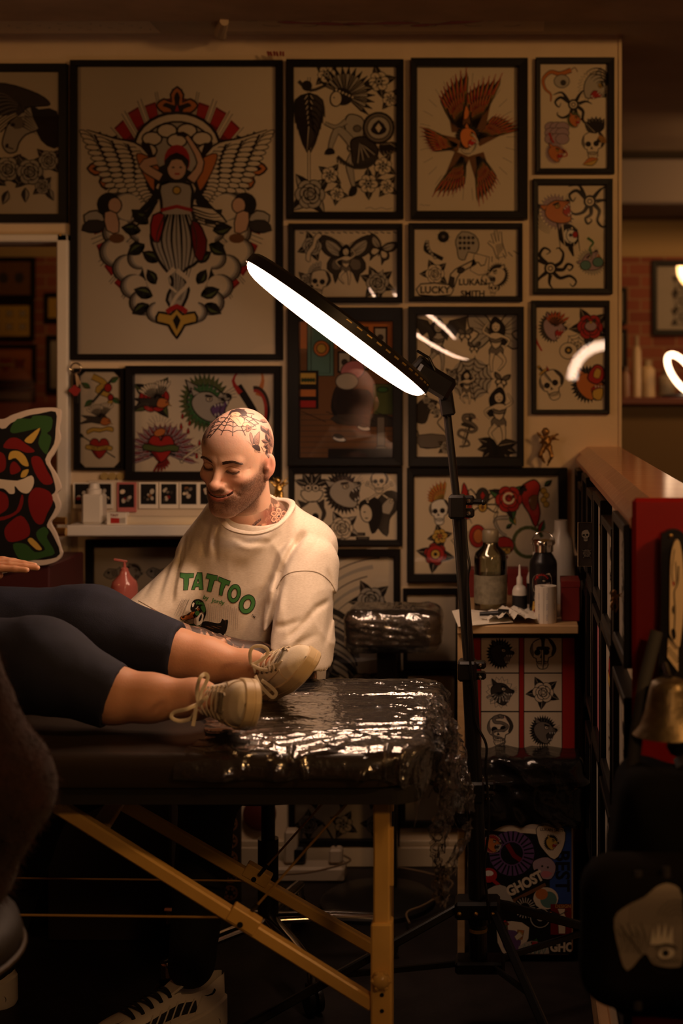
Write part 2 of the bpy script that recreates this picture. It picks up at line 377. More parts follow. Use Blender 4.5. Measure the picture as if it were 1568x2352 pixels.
def swallow(A, c='k', b='o'):
    A.poly([(.35, -.05), (.05, -.35), (-.35, -.45), (-.95, -.85), (-.6, -.4), (-1, -.35), (-.3, -.1), (0, .15), (.25, .15)], 'd', .04, sm=2)
    for sx, ro in ((1, 60), (-1, 10)):
        T = A.T; z = A.z
        x, y, sc, r, fx = T; A.T = (*A.tp((.05, 0)), sc*.95, r+math.radians(ro)*fx if sx > 0 else r+math.radians(ro)*fx, fx*sx); wing(A, 8, 1, 15, 80, 'w', base='k', W_=.13, rows=1); A.T = T
    A.poly([(.1, -.3), (.4, -.28), (.58, -.05), (.42, .12), (.1, .05)], b, .04, sm=3); A.el(.45, 0, .04, .04, 0, 'k', n=8); A.poly([(.55, -.02), (.72, -.08), (.55, -.1)], 'y', .02)
def butterfly(A, c='g', body=True, c2='w'):
    for s_ in (1, -1):
        A.poly([(0, .1), (.35*s_, .65), (.95*s_, .85), (.9*s_, .3), (.5*s_, .02)], 'd', .04, sm=3); A.poly([(.1*s_, .15), (.38*s_, .52), (.75*s_, .66), (.7*s_, .32), (.4*s_, .1)], c, sm=3)
        A.poly([(0, 0), (.6*s_, .0), (.72*s_, -.4), (.5*s_, -.6), (.42*s_, -.95), (.28*s_, -.6), (.1*s_, -.35)], 'd', .04, sm=2); A.poly([(.08*s_, -.05), (.48*s_, -.08), (.52*s_, -.38), (.25*s_, -.42)], c2, sm=2)
        for k in range(4): A.line([(.05*s_, .08), ((.85-.13*k)*s_, .7-.22*k)], .03, 'k', .01)
        A.line([(.02*s_, .2), (.12*s_, .5), (.28*s_, .62)], .02, 'k', sm=3)
    A.poly([(0, .3), (.06, .1), (.04, -.4), (0, -.5), (-.04, -.4), (-.06, .1)], 'k')
def beast(A, mane='k', face='l', mouth='r', spikes=22, seed=0):
    pts = []
    for i in range(spikes*2):
        a = math.radians(40+i*290/(spikes*2)); r = (.95 if i % 2 else .74); pts.append((r*math.cos(a)*.9+.02, r*math.sin(a)))
    pts = [(math.cos(math.radians(20+i*(280/(spikes*2-1))))*(.98 if i % 2 else .76)*.88, math.sin(math.radians(20+i*(280/(spikes*2-1))))*(.98 if i % 2 else .76)) for i in range(spikes*2)]
    A.poly(pts+[(.1, -.2)], mane, .03)
    for i in range(14):
        a = math.radians(50+i*16); A.line([(.5*math.cos(a), .5*math.sin(a)), (.8*math.cos(a)*.88, .8*math.sin(a))], .03, 'g', .005)
    A.poly([(-.55, .25), (-.2, .55), (.3, .5), (.62, .2), (.85, .12), (.82, -.05), (.45, -.08), (.3, -.2), (.42, -.6), (.2, -.8), (-.2, -.6), (-.5, -.2)], face, .05, sm=3)
    A.poly([(.8, -.05), (.4, -.1), (.2, -.25), (.3, -.55), (.5, -.6), (.62, -.3)], mouth, .04, sm=2)
    for x in (.38, .52, .66): A.poly([(x, -.07), (x+.05, -.24), (x+.09, -.07)], 'W', .015)
    for x in (.32, .45): A.poly([(x, -.56), (x+.06, -.4), (x+.1, -.56)], 'W', .015)
    A.el(.22, .2, .13, .1, -15, 'y' if mouth == 'r' else 'w', .04, n=10); A.el(.24, .2, .04, .06, 0, 'k', n=8)
    A.poly([(.05, .34), (.42, .26), (.4, .34), (.1, .44)], 'k'); A.poly([(-.45, .45), (-.5, .85), (-.12, .55)], face, .05); A.poly([(.7, .12), (.86, .14), (.86, .0), (.75, .02)], 'k')
    for k in range(4): A.line([(.6, .05+.04*k), (1.05, .12*k)], .014, 'k')
def heart(A, c='r', banner='y', txt=None):
    A.poly([(0, -.85), (-.55, -.25), (-.68, .2), (-.45, .55), (-.12, .5), (0, .28), (.12, .5), (.45, .55), (.68, .2), (.55, -.25)], c, .06, sm=3)
    A.poly([(0, -.85), (-.55, -.25), (-.68, .2), (-.5, .15), (-.35, -.2)], 'R', sm=2)
    A.poly([(-.9, .12), (-.4, .05), (0, .0), (.5, .08), (.92, .0), (.85, -.28), (.4, -.22), (0, -.3), (-.45, -.25), (-.95, -.16)], banner, .05, sm=2)
    if txt: A.text(txt, 0, -.12, .24, 'k', 0, .01)
def dagger(A, c='l', h='r'):
    A.poly([(-.1, .3), (.1, .3), (.08, -.6), (0, -.98), (-.08, -.6)], c, .04); A.poly([(0, .3), (.1, .3), (.08, -.6), (0, -.98)], 'd')
    A.poly([(-.4, .3), (-.3, .42), (.3, .42), (.4, .3), (.3, .26), (-.3, .26)], h, .04, sm=2); A.poly([(-.08, .42), (.08, .42), (.1, .8), (-.1, .8)], 'd', .03); A.el(0, .88, .12, .12, 0, h, .04, n=10)
def snake(A, c='g'):
    pts = [(-.2, -.9), (.3, -.7), (.1, -.45), (-.4, -.3), (-.35, 0), (.25, .05), (.45, .3), (.1, .5), (-.3, .55), (-.35, .8), (0, .9)]
    A.line(pts, .1, 'k', .26, sm=5); A.line(pts, .05, c, .19, sm=5); A.el(.06, .9, .2, .12, -20, c, .04, n=12); A.el(.12, .93, .03, .03, 0, 'k', n=6); A.line([(.2, .85), (.42, .78)], .02, 'r')
def spider(A, c='d'):
    for s_ in (1, -1):
        for k in range(4):
            y = .45-.22*k; A.line([(.1*s_, .1-.06*k), (.55*s_, y+.25-.14*k), (.72*s_, y-.15), (.5*s_, y-.5-.06*k)], .075, 'k', .03, sm=3)
    A.el(0, .35, .3, .4, 0, 'd', .05); A.poly([(0, .6), (.12, .4), (0, .2), (-.12, .4)], 'r', .02); A.el(0, -.12, .2, .24, 0, 'y', .05); A.poly([(0, .02), (.1, -.14), (0, -.3), (-.1, -.14)], 'B')
def web(A, n=9, rings=4, R=.95, fill=True):
    if fill: A.el(0, 0, R*.9, R*.9, 0, 'l', 0, n=n*2)
    for i in range(n):
        a = 2*PI*i/n; A.line([(0, 0), (R*math.cos(a), R*math.sin(a))], .03, 'k')
        for k in range(1, rings+1):
            r = R*k/rings*.92; b = a+2*PI/n; m = (a+b)/2; A.line([(r*math.cos(a), r*math.sin(a)), (r*.8*math.cos(m), r*.8*math.sin(m)), (r*math.cos(b), r*math.sin(b))], .04, 'k', sm=3)
def tribal(A):
    A.el(0, .2, .3, .3, 0, 'k', n=16); A.el(0, .2, .2, .2, 0, 'w', n=14); A.el(0, .2, .13, .13, 0, 'k', n=12); A.el(0, .2, .08, .08, 0, 'w', n=10)
    for pts in ([(-.2, .35), (-.6, .7), (-.95, .5), (-.8, .2), (-.65, .4)], [(.2, .4), (.5, .75), (.9, .95)], [(-.1, 0), (-.3, -.3), (-.7, -.4), (-.95, -.2), (-.9, -.05)],
                [(.05, -.05), (.05, -.4), (-.2, -.6), (-.1, -.85), (.1, -.7), (0, -.6)], [(.2, .05), (.45, -.25), (.35, -.7), (.6, -1), (.85, -.85), (.7, -.7)], [(-.25, .45), (-.5, .95), (-1, .9)], [(.3, .2), (.7, .25), (1, .05)]):
        A.line(pts, .2, 'k', .03, sm=4)
def lady(A, hair='k', c='w', wings=False, dress='g'):
    if wings:
        for s_ in (1, -1):
            T = A.T; x, y, sc, r, fx = T; A.T = (*A.tp((.08*s_, .35)), sc*.95, r+math.radians(8 if s_*fx > 0 else -8), fx*s_); 
            A.poly([(0, 0), (.3, .55), (.95, .7), (.9, .1), (.5, -.1), (.75, -.5), (.45, -.65), (.05, -.2)], 'l', .05, sm=3)
            for k in range(5): A.line([(.05, .02), (.85-.08*k, .62-.26*k)], .05, 'd', .01)
            A.T = T
    A.poly([(-.2, .75), (-.34, .5), (-.3, .2), (-.42, 0), (-.2, -.05), (-.1, .3), (.1, .3), (.2, .5), (.14, .78), (0, .9)], hair, .03, sm=3)
    A.poly([(-.1, .36), (-.26, .25), (-.2, 0), (-.14, -.15), (-.25, -.35), (.2, -.38), (.1, -.15), (.18, .05), (.22, .28), (.1, .36)], c, .04, sm=3)
    A.poly([(-.2, -.1), (-.27, -.36), (.22, -.38), (.14, -.1), (0, -.2)], dress, .03, sm=2); A.poly([(-.2, .18), (0, .12), (.2, .18), (.14, .03), (-.16, .03)], dress, .03, sm=2)
    A.line([(-.12, -.35), (-.32, -.62), (-.1, -.95)], .2, 'k', .08, sm=3); A.line([(-.12, -.35), (-.32, -.62), (-.1, -.93)], .15, c, .04, sm=3)
    A.line([(.1, -.35), (.15, -.65), (.12, -1)], .2, 'k', .08, sm=3); A.line([(.1, -.35), (.15, -.65), (.12, -.98)], .15, c, .04, sm=3)
    A.line([(-.2, .25), (-.48, .1), (-.3, -.15)], .12, 'k', .07, sm=3); A.line([(-.2, .25), (-.48, .1), (-.3, -.15)], .08, c, .04, sm=3)
    A.line([(.18, .25), (.42, .42), (.25, .7)], .12, 'k', .07, sm=3); A.line([(.18, .25), (.42, .42), (.25, .7)], .08, c, .04, sm=3)
    A.el(-.02, .56, .15, .18, 0, c, .035); A.el(-.07, .57, .02, .015, 0, 'k', n=6); A.el(.05, .57, .02, .015, 0, 'k', n=6); A.line([(-.05, .48), (.04, .48)], .025, 'r' if c == 's' else 'k'); A.poly([(-.18, .62), (0, .72), (.14, .6), (.1, .78), (-.08, .82)], hair)
def bowl(A):
    A.poly([(-.6, -.2), (-.45, -.7), (0, -.85), (.45, -.7), (.6, -.2)], 'w', .06, sm=2)
    for x, y in ((-.4, .1), (0, .2), (.4, .1), (-.2, -.05), (.22, -.05)): A.el(x, y, .2, .2, 0, 'w', .05, n=10); A.el(x, y, .09, .09, 0, 'd', n=8)
    for a in (20, 60, 90, 120, 160): leaf(A, .3*math.cos(math.radians(a)), .15, a, .7, 'd')
def bones(A):
    for s_ in (1, -1):
        A.line([(-.8*s_, .3), (.8*s_, -.8)], .16, 'k'); A.line([(-.8*s_, .3), (.8*s_, -.8)], .1, 'w')
        for x, y in ((-.85*s_, .25), (-.78*s_, .4), (.85*s_, -.75), (.78*s_, -.9)): A.el(x, y, .09, .09, 0, 'w', .04, n=8)
def hand_m(A):
    A.poly([(-.3, -.8), (-.35, -.1), (-.6, .3), (-.45, .38), (-.22, .15), (-.25, .8), (-.1, .82), (-.05, .2), (.02, .95), (.16, .95), (.12, .2), (.3, .8), (.42, .75), (.3, .1), (.35, -.8)], 'w', .05, sm=1)
    for i in range(10): A.line([(-.2+.05*i, -.7+.04*i), (-.15+.05*i, .05)], .02, 'd')
def ribbon(A, txt='', c='w'):
    A.poly([(-1, -.1), (-.5, .12), (.1, .05), (.6, .2), (1, .1), (.95, -.22), (.5, -.1), (0, -.25), (-.5, -.18), (-.95, -.4)], c, .05, sm=2)
    if txt: A.text(txt, 0, -.06, .28, 'k', 3, .015)
def drop(A, x, y, s, c='r'): A.poly([(x, y+s), (x+.3*s, y), (x, y-.3*s), (x-.3*s, y)], c, s*.12, sm=2)
def bigwing(A, c='w', tip=None, n=11, L=1.1):                       # broad eagle/angel wing, feathers hanging in three rows
    for row, (l0, wd, cc) in enumerate(((1.0, .12, c), (.66, .11, c), (.36, .10, 'l'))):
        for i in range(n):
            t = i/(n-1); x = .08+L*.95*t**1.0; y = .25+.55*t-.05*row*t; l = (l0*(1-.45*t))*.95; a = math.radians(-78+58*t)
            ux, uy = math.cos(a), math.sin(a); nx, ny = -uy, ux; q = lambda s, o: (x+ux*l*s+nx*o, y+uy*l*s+ny*o)
            A.poly([q(0, -wd*.4), q(.8, -wd*.5), q(1, 0), q(.8, wd*.5), q(0, wd*.4)], cc, .02); A.poly([q(0, -wd*.3), q(.55, -wd*.25), q(.66, 0), q(.55, wd*.25), q(0, wd*.3)], 'k')
            if tip: A.line([q(.75, 0), q(1.15, .02)], wd*.4, tip, .01)
    A.line([(.0, .1), (.3, .42), (.8, .72), (1.25, .86)], .09, 'k', .03, sm=4); A.line([(.0, .1), (.3, .42), (.8, .72), (1.25, .86)], .05, c, .015, sm=4)
# ---------------------------------------------------------------- the room
YW = 4.0
def struct(o): o['kind'] = 'structure'; return o
xl = W(150, 0, YW).x; xr = W(1424, 0, YW).x; ztop = 2.335; zo_top = W(0, 555, YW).z
b = MB()
b.box((xl, YW, 0), (xr, YW+.12, ztop)); b.box((-3.2, YW, zo_top), (xl, YW+.12, ztop)); b.box((-3.2, YW, 0), (xl, YW+.12, W(0, 1340, YW).z))
struct(b.out('wall_back', M_wall))
M_floor = mat('dark_vinyl_floor', (.018, .013, .012), .55, vary=.4, vscale=14, bump=.2, bscale=40, spec=.3)
struct(MB().box((-3.2, -1.6, -.05), (3.2, 6.5, 0)).out('floor', M_floor))
struct(MB().box((-3.2, -1.6, ztop), (3.2, 6.5, ztop+.05)).out('ceiling', M_ceil))
struct(MB().box((-3.2, 2.0, ztop-.028), (3.2, W(0, 30, 3.74).y, ztop), .004).out('trim_1', mat('ceiling_batten_paint', (.60, .42, .27), .7, vary=.2, vscale=8)))
b = MB(); b.box((-3.2, 2.0, ztop-.034), (3.2, 2.9, ztop-.028)); struct(b.out('trim_2', mat('batten_edge_paint', (.35, .12, .07), .7)))
struct(MB().box((-3.3, -1.6, 0), (-3.2, 6.5, ztop)).out('wall_left', mat('red_brown_wall', (.28, .10, .06), .8)))
struct(MB().box((3.2, -1.6, 0), (3.3, 6.5, ztop)).out('wall_right', mat('dim_wall', (.30, .18, .10), .8)))
struct(MB().box((-3.2, -1.7, 0), (3.2, -1.6, ztop)).out('wall_front', mat('dim_wall2', (.25, .14, .08), .8)))
# baseboard
M_base = mat('baseboard_paint', (.62, .50, .33), .5, vary=.1, vscale=10)
bz = W(0, 1937, YW-.02).z
b = MB(); b.box((xl, YW-.018, 0), (xr-.12, YW, bz-.012), .003); b.box((xl, YW-.012, bz-.014), (xr-.12, YW, bz+.006), .004); struct(b.out('baseboard_back', M_base))
# brick wall of the room behind
m = bpy.data.materials.new('painted_brick'); m.use_nodes = True; nt = m.node_tree; bs = nt.nodes['Principled BSDF']; bs.inputs['Roughness'].default_value = .85
co = nt.nodes.new('ShaderNodeTexCoord'); mp = nt.nodes.new('ShaderNodeMapping'); mp.inputs['Rotation'].default_value = (PI/2, 0, 0); br = nt.nodes.new('ShaderNodeTexBrick')
nt.links.new(co.outputs['Object'], mp.inputs[0]); nt.links.new(mp.outputs[0], br.inputs[0]); br.inputs['Scale'].default_value = 4.6
br.inputs['Color1'].default_value = (.30, .095, .05, 1); br.inputs['Color2'].default_value = (.22, .06, .035, 1); br.inputs['Mortar'].default_value = (.30, .17, .09, 1); nt.links.new(br.outputs[0], bs.inputs[0])
M_brick = m
YB = 6.5
struct(MB().box((-3.2, YB, 0), (3.2, YB+.1, W(0, 590, YB).z)).out('wall_far', M_brick))
struct(MB().box((-3.2, YB, W(0, 590, YB).z), (3.2, YB+.1, ztop)).out('wall_far_upper', mat('olive_cream_paint', (.42, .30, .14), .8)))
b = MB(); b.box((.31, YB-.5, W(0, 500, YB).z), (3.2, YB-.02, W(0, 372, YB-.4).z), .01); struct(b.out('trim_3', mat('grey_blue_beam_paint', (.20, .17, .15), .7)))
b = MB(); b.box((-3.2, YB-.05, W(0, 1000, YB).z), (3.2, YB, W(0, 925, YB).z), .004); struct(b.out('trim_4', mat('red_brown_rail', (.20, .05, .03), .5)))
b = MB(); b.box((.31, YB-.04, 0), (3.2, YB, W(0, 1000, YB).z)); struct(b.out('wall_far_panel', mat('olive_panel', (.30, .21, .09), .7)))
# opening frame on the left (interior window into the next room)
b = MB(); z1 = W(0, 540, YW).z; z2 = W(0, 1352, YW).z; x1 = W(164, 0, YW).x; x0 = W(138, 0, YW).x
b.box((x0, YW-.035, z2-.4), (x1, YW+.12, z1), .004); b.box((-3.2, YW-.035, W(0, 558, YW).z), (x1, YW+.12, z1), .004); b.box((-3.2, YW-.035, z2-.02), (x0, YW+.12, z2+.03), .004)
w = b.out('window_1', M_white); struct(w)
MB().ball((W(148, 0, YW).x, YW-.037, W(0, 543, YW).z), .004).out('screw', M_brass, w, True)
MB().box((-3.2, YW+.05, z2), (x0, YW+.054, z1)).out('window_pane', film('window_glass', .01, .03, (.93, .93, .9), gl=.6), w)
# corner bead at the wall's free end
b = MB(); b.box((xr-.006, YW-.006, 0), (xr+.004, YW+.12, ztop), .002); struct(b.out('trim_5', M_wall))

# partition between the two booths
PX0, PX1, PYN, PZ = W(1325, 0, YW).x, .312, 2.2, 1.178
M_red = mat('dark_red_gloss_paint', (.30, .010, .008), .38, vary=.15, vscale=5, spec=.35)
M_capw = mat('red_brown_varnished_wood', (.86, .42, .24), .36, col2=(.70, .30, .15), vscale=9, stretch=(1.2, 14, 1.2), coat=.5, bump=.12, bscale=40)
b = MB(); b.box((PX0+.012, PYN+.012, 0), (PX1-.012, YW, PZ-.03)); p = b.out('partition_wall', M_wall); struct(p)
b = MB(); b.box((PX0, PYN, .0), (PX1, PYN+.014, PZ-.0), .006); q = b.out('trim_6', M_red); struct(q)
b = MB()
prof = [(PX0+.028, PZ), (PX0+.006, PZ-.016), (PX0+.010, PZ-.020), (PX0-.004, PZ-.034), (PX0-.002, PZ-.048), (PX1+.004, PZ-.048), (PX1+.004, PZ-.02), (PX1-.004, PZ)]
n = len(prof); V = [(x, PYN+.012, z) for x, z in prof]+[(x, YW, z) for x, z in prof]
b.add(V, [tuple(range(n)), tuple(range(2*n-1, n-1, -1))]+[(i, i+n, (i+1) % n+n, (i+1) % n) for i in range(n)]); q = b.out('trim_7', M_capw); struct(q)
b = MB(); b.box((PX0-.012, PYN, 0), (PX0+.012, YW-.05, .085), .004); q = b.out('baseboard_right', mat('pale_wood_baseboard', (.55, .33, .16), .5, vary=.2, vscale=12)); struct(q)
# ---------------------------------------------------------------- framed flash sheets
YF = YW-.024
class Sheet:
    def __init__(s, w, h, paper='w'):
        s.A = Art(); s.w = w; s.h = h; s.A.poly([(-w/2, -h/2), (w/2, -h/2), (w/2, h/2), (-w/2, h/2)], paper); s.base = 2; s.ms = 1.0
    def m(s, fn, fx, fy, sc, rot=0, fl=1, dz=0, sy=None, **k):
        s.A.at((fx-.5)*s.w, (.5-fy)*s.h, sc*s.w*s.ms, rot, fl); s.A.z = s.base+dz; fn(s.A, **k); return s
    def out(s, name, O, X, Y, parent=None, step=1.6e-5, mats=None):
        O = Vector(O); X = Vector(X); Y = Vector(Y); N = X.cross(Y)
        V = [O+X*v[0]+Y*v[1]+N*(v[2]*step) for v in s.A.V]
        o = mk(name, V, s.A.F, ink_mats(), parent, False, s.A.mi); return o
def frame_mesh(w, h, bw, bh, d, name, parent, O, X, Y, m=M_frame, off=(0, 0)):
    N = X.cross(Y); ox, oy = off
    L = [((w/2, h/2), 0), ((w/2, h/2), d-.002), ((w/2-.002, h/2-.002), d), None, None]
    rings = [(w/2, h/2, 0, 0, 0), (w/2, h/2, d-.002, 0, 0), (w/2-.002, h/2-.002, d, 0, 0), (bw/2+.0015, bh/2+.0015, d-.001, ox, oy), (bw/2, bh/2, d-.003, ox, oy), (bw/2, bh/2, .004, ox, oy)]
    V = []; Fc = []
    for a, c, z, dx, dy in rings:
        for sx, sy in ((-1, -1), (1, -1), (1, 1), (-1, 1)): V.append(O+X*(sx*a+dx)+Y*(sy*c+dy)+N*z)
    for i in range(len(rings)-1):
        for k in range(4): Fc.append((i*4+k, i*4+(k+1) % 4, (i+1)*4+(k+1) % 4, (i+1)*4+k))
    Fc.append((3, 2, 1, 0))
    return mk(name, V, Fc, m, parent)
def wall_frame(o, i, draw, label, paper='w', d=.022, tilt=(0, 0), Y0=None, glass=True, cat='picture', m=M_frame, group=None, step=1.6e-5, mat_=None, nm='picture_frame', ms=1.0):
    Y0 = YW if Y0 is None else Y0; yf = Y0-d
    a = W(o[0], o[1], yf); c = W(o[2], o[3], yf); ia = W(i[0], i[1], yf); ic = W(i[2], i[3], yf)
    O = Vector(((a.x+c.x)/2, Y0, (a.z+c.z)/2)); w, h = c.x-a.x, a.z-c.z; bw, bh = ic.x-ia.x, ia.z-ic.z; off = ((ia.x+ic.x)/2-O.x, (ia.z+ic.z)/2-O.z)
    e = empty(nm, O+Vector((0, 0, -h/2)), label, cat, group); X, Y = Vector((1, 0, 0)), Vector((0, 0, 1))
    frame_mesh(w, h, bw, bh, d, 'frame', e, O, X, Y, m, off); Oi = O+X*off[0]+Y*off[1]
    if mat_:
        mw, mh = bw, bh; t = mat_[0]; S_ = Sheet(bw-2*t*bw, bh-2*t*bw*1.0, paper); MB().box((Oi.x-bw/2, Y0-.0050, Oi.z-bh/2), (Oi.x+bw/2, Y0-.003, Oi.z+bh/2)).out('mount', mat('mount_board_'+mat_[1], INK[mat_[1]], .7), e)
    else: S_ = Sheet(bw+.004, bh+.004, paper)
    S_.ms = ms; draw(S_); S_.out('print', Oi+Vector((0, -.0055, 0)), X, Y, e, step)
    if glass:
        q = Quaternion((1, 0, 0), math.radians(tilt[0])) @ Quaternion((0, 0, 1), math.radians(tilt[1])); g = []
        gy = -.0105-abs(math.sin(math.radians(tilt[0])))*bh/2-abs(math.sin(math.radians(tilt[1])))*bw/2
        for sy in (gy, gy-.002):
            for sx, sz in ((-1, -1), (1, -1), (1, 1), (-1, 1)): g.append(Oi+Vector((0, sy-.001, 0))+q @ Vector((sx*bw/2, 0, sz*bh/2)))
        mk('glass', g, [(4, 5, 6, 7), (3, 2, 1, 0), (0, 1, 5, 4), (1, 2, 6, 5), (2, 3, 7, 6), (3, 0, 4, 7)], M_glass, e)
    return e
def d_horse(S_):
    A = S_.A; u = S_.w
    S_.m(lambda A: A.poly([(-.9, .5), (-.5, .75), (.1, .85), (.9, .6), (1.2, .35), (.9, .3), (.5, .25), (.2, .1), (-.9, .1)], 'd', .03, sm=3), .48, .33, .36)
    for k in range(16): S_.m(lambda A: A.line([(-.6, .1), (.1, .35), (.75, .12)], .05, 'k' if k % 2 else 'g', .01, sm=4), .46+.012*k, .22+.012*k, .26, -18+2.5*k, dz=30+k*2)
    def head(A):
        A.poly([(-.5, .9), (-.1, .6), (.25, .35), (.4, 0), (.5, -.45), (.3, -.75), (0, -.7), (-.1, -.4), (-.35, -.1), (-.8, .1), (-1, .6)], 'l', .05, sm=3); A.poly([(-.5, .9), (-.8, .1), (-1, .6)], 'k', sm=2)
        A.poly([(-.2, .5), (.2, .38), (.05, .1), (-.3, .2)], 'g', sm=2); A.el(.12, .25, .09, .07, 0, 'k', n=9); A.el(.33, -.5, .06, .09, 20, 'k', n=8); A.poly([(-.3, .7), (-.1, 1.05), (0, .6)], 'd', .04); A.line([(.1, -.62), (.3, -.55)], .04, 'k')
        for k in range(7): A.line([(-.35+.02*k, .8-.1*k), (-.62-.02*k, .5-.1*k)], .04, 'k', .01)
    S_.m(head, .62, .42, .24, 0, -1, 60); S_.m(lambda A: A.poly([(-.2, .8), (1, .9), (1.1, -.9), (.2, -.6)], 'k', sm=3), .8, .4, .17, dz=20)
    for x, y, s in ((.55, .68, .16), (.74, .7, .17), (.9, .62, .13), (.4, .72, .15), (.85, .8, .1)): S_.m(rose, x, y, s, dz=200, seed=int(x*50))
    for x, y, a in ((.7, .84, -90), (.55, .86, -110), (.88, .84, -60), (1.0, .5, 70)): S_.m(lambda A: leaf(A, 0, 0, a, 1, 'l', 'd'), x, y-.03, .12, dz=180)
def d_angel(S_):
    A = S_.A; h = S_.h/S_.w; A.at(0, 0, S_.w*.5)               # local units: half width = 1, up to +-1.4
    A.z = 2; cy = .05
    def ray(a, r0, r1, wd, col): 
        ux, uy = math.cos(a), math.sin(a); nx, ny = -uy, ux
        A.poly([(ux*r0+nx*wd*r0*.5, cy+uy*r0*1.3+ny*wd*r0*.5), (ux*r1+nx*wd*r1*.62, cy+uy*r1*1.3+ny*wd*r1*.62), (ux*r1-nx*wd*r1*.62, cy+uy*r1*1.3-ny*wd*r1*.62), (ux*r0-nx*wd*r0*.5, cy+uy*r0*1.3-ny*wd*r0*.5)], col)
    for s_ in (1, -1):
        for a in (33, 47, 59, 71, 82, -12, -24, -36, -47, -58, -69, -80):
            r = math.radians(a if s_ > 0 else 180-a); up = a > 0; e = .86 if abs(a) < 60 else .83
            ray(r, .42, e, .115, 'k'); ray(r, .66, e, .115, 'R'); ray(r, .72, e-.015, .112, 'r')
            for dl in (-6, 6): ray(r+math.radians(dl)*.8, .45, .9, .006, 'd')
    for sx, x0, y0, ro in ((1, 0, 1.02, 0), (1, -.68, .42, 90), (1, .68, .42, -90)):                  # fleury crosses
        T = A.T; A.T = (*A.tp((x0, y0)), T[2]*.22, math.radians(ro), 1)
        A.poly([(0, 1), (.3, .65), (.25, .3), (.6, .45), (.95, .15), (.6, -.2), (.3, -.2), (.25, -.8), (-.25, -.8), (-.3, -.2), (-.6, -.2), (-.95, .15), (-.6, .45), (-.25, .3), (-.3, .65)], 'o', .09, sm=2)
        A.poly([(0, .78), (.14, .5), (.1, .15), (.5, .28), (.65, .1), (.3, -.02), (.12, -.6), (-.12, -.6), (-.3, -.02), (-.65, .1), (-.5, .28), (-.1, .15), (-.14, .5)], 'k', sm=2); A.poly([(0, .2), (.12, -.2), (0, -.6), (-.12, -.2)], 'r'); A.T = T
    A.el(0, .62, .43, .36, 0, 'w', .03, n=28); A.el(0, .60, .36, .29, 0, 'l', .02, n=26)
    for x, y in ((-.25, .72), (-.1, .8), (.1, .8), (.25, .72), (0, .7), (-.3, .6), (.3, .6)): A.el(x, y, .1, .07, 0, 'w', .018, n=12)
    A.el(0, .5, .13, .16, 0, 'r', 0, n=16)
    for s_ in (1, -1):
        T = A.T; A.T = (*A.tp((.10*s_, .12)), T[2]*.60, 0, s_)
        for bd in range(4):
            P = [(p_.x, p_.y) for p_ in cr([(1.30-.27*bd, 1.10-.06*bd, 0), (1.12-.24*bd, .70-.02*bd, 0), (.92-.17*bd, .25, 0), (.62-.12*bd, -.16+.05*bd, 0)], False, 5)]
            A.line([(x-.10, y-.02) for x, y in P], .20, 'k', .10); A.line([(x-.02, y) for x, y in P], .07, 'l', .04)
            for i, (x, y) in enumerate(P):
                A.el(x+.05*(1-i/18), y-.03, .13*(1-.02*i), .046, 12-i*2 if i > 2 else 30-6*i, 'w', .016, n=12)
        A.line([(.1, .3), (.45, .86), (.9, 1.0), (1.34, 1.14)], .10, 'k', .03, sm=4); A.line([(.1, .3), (.45, .84), (.9, .98), (1.34, 1.13)], .06, 'w', .015, sm=4)
        A.poly([(.0, .2), (.2, .62), (.5, .75), (.42, .45), (.2, .1)], 'o', .02, sm=3); A.T = T
    for s_ in (1, -1):                                               # clouds
        for x, y, r in ((.52, .02, .17), (.60, -.22, .15), (.62, -.42, .16), (.50, -.58, .15), (.44, -.76, .13), (.34, -.92, .14), (.2, -1.02, .11), (.36, -.2, .13), (.38, -.48, .12)):
            A.el(x*s_, y, r, r*.95, 0, 'k', n=18); A.el((x-.008)*s_, y, r*.95, r*.91, 0, 'g', n=18); A.el((x-.022)*s_, y+.008, r*.86, r*.83, 0, 'l', n=18); A.el((x-.034)*s_, y+.012, r*.78, r*.76, 0, 'w', n=18)
    A.poly([(-.34, -.1), (-.36, -.5), (-.2, -.95), (0, -1.05), (.2, -.95), (.36, -.5), (.34, -.1), (0, .2)], 'w', sm=3)
    for s_ in (1, -1):
        for x, y, a, l in ((.3, -.12, 40, .17), (.38, -.2, 10, .15), (.34, -.35, -30, .15), (.2, -.5, 30, .14), (.26, -.85, 20, .15), (.3, -.95, -30, .14), (-.1+.32, -.72, 60, .12)): leaf(A, x*s_, y, a if s_ > 0 else 180-a, l, 'G', 'n')
    for s_ in (1, -1):                                               # cherubs
        A.poly([(.72*s_, -.1), (.88*s_, -.16), (.93*s_, -.05), (.8*s_, .0)], 'l', .015, sm=2); A.el(.68*s_, .06, .12, .12, 0, 'k', n=14); A.el(.62*s_, .05, .07, .08, 0, 's', .012, n=12); A.poly([(.6*s_, -.03), (.72*s_, -.02), (.7*s_, -.2), (.58*s_, -.22)], 's', .012, sm=2)
        A.poly([(.78*s_, -.22), (.95*s_, -.2), (.88*s_, -.1), (.72*s_, -.12)], 'd', .012, sm=2); A.el(.6*s_, -.28, .08, .05, 0, 'B', n=10)
    # the figure
    A.poly([(-.12, .46), (-.22, .34), (-.24, .16), (-.40, -.02), (-.30, -.0), (-.14, .14), (.14, .14), (.30, .0), (.42, -.04), (.24, .18), (.16, .38)], 'k', sm=3); [A.line([(.2*s_, .1), (.3*s_, -.02-.03*j), (.42*s_, -.02-.07*j), (.46*s_, -.1-.05*j)], .035, 'k', .004, sm=3) for s_ in (1, -1) for j in range(3)]
    A.line([(-.16, .33), (-.34, .45), (-.2, .5)], .1, 'k', sm=3); A.line([(-.16, .33), (-.34, .45), (-.2, .5)], .075, 's', sm=3)
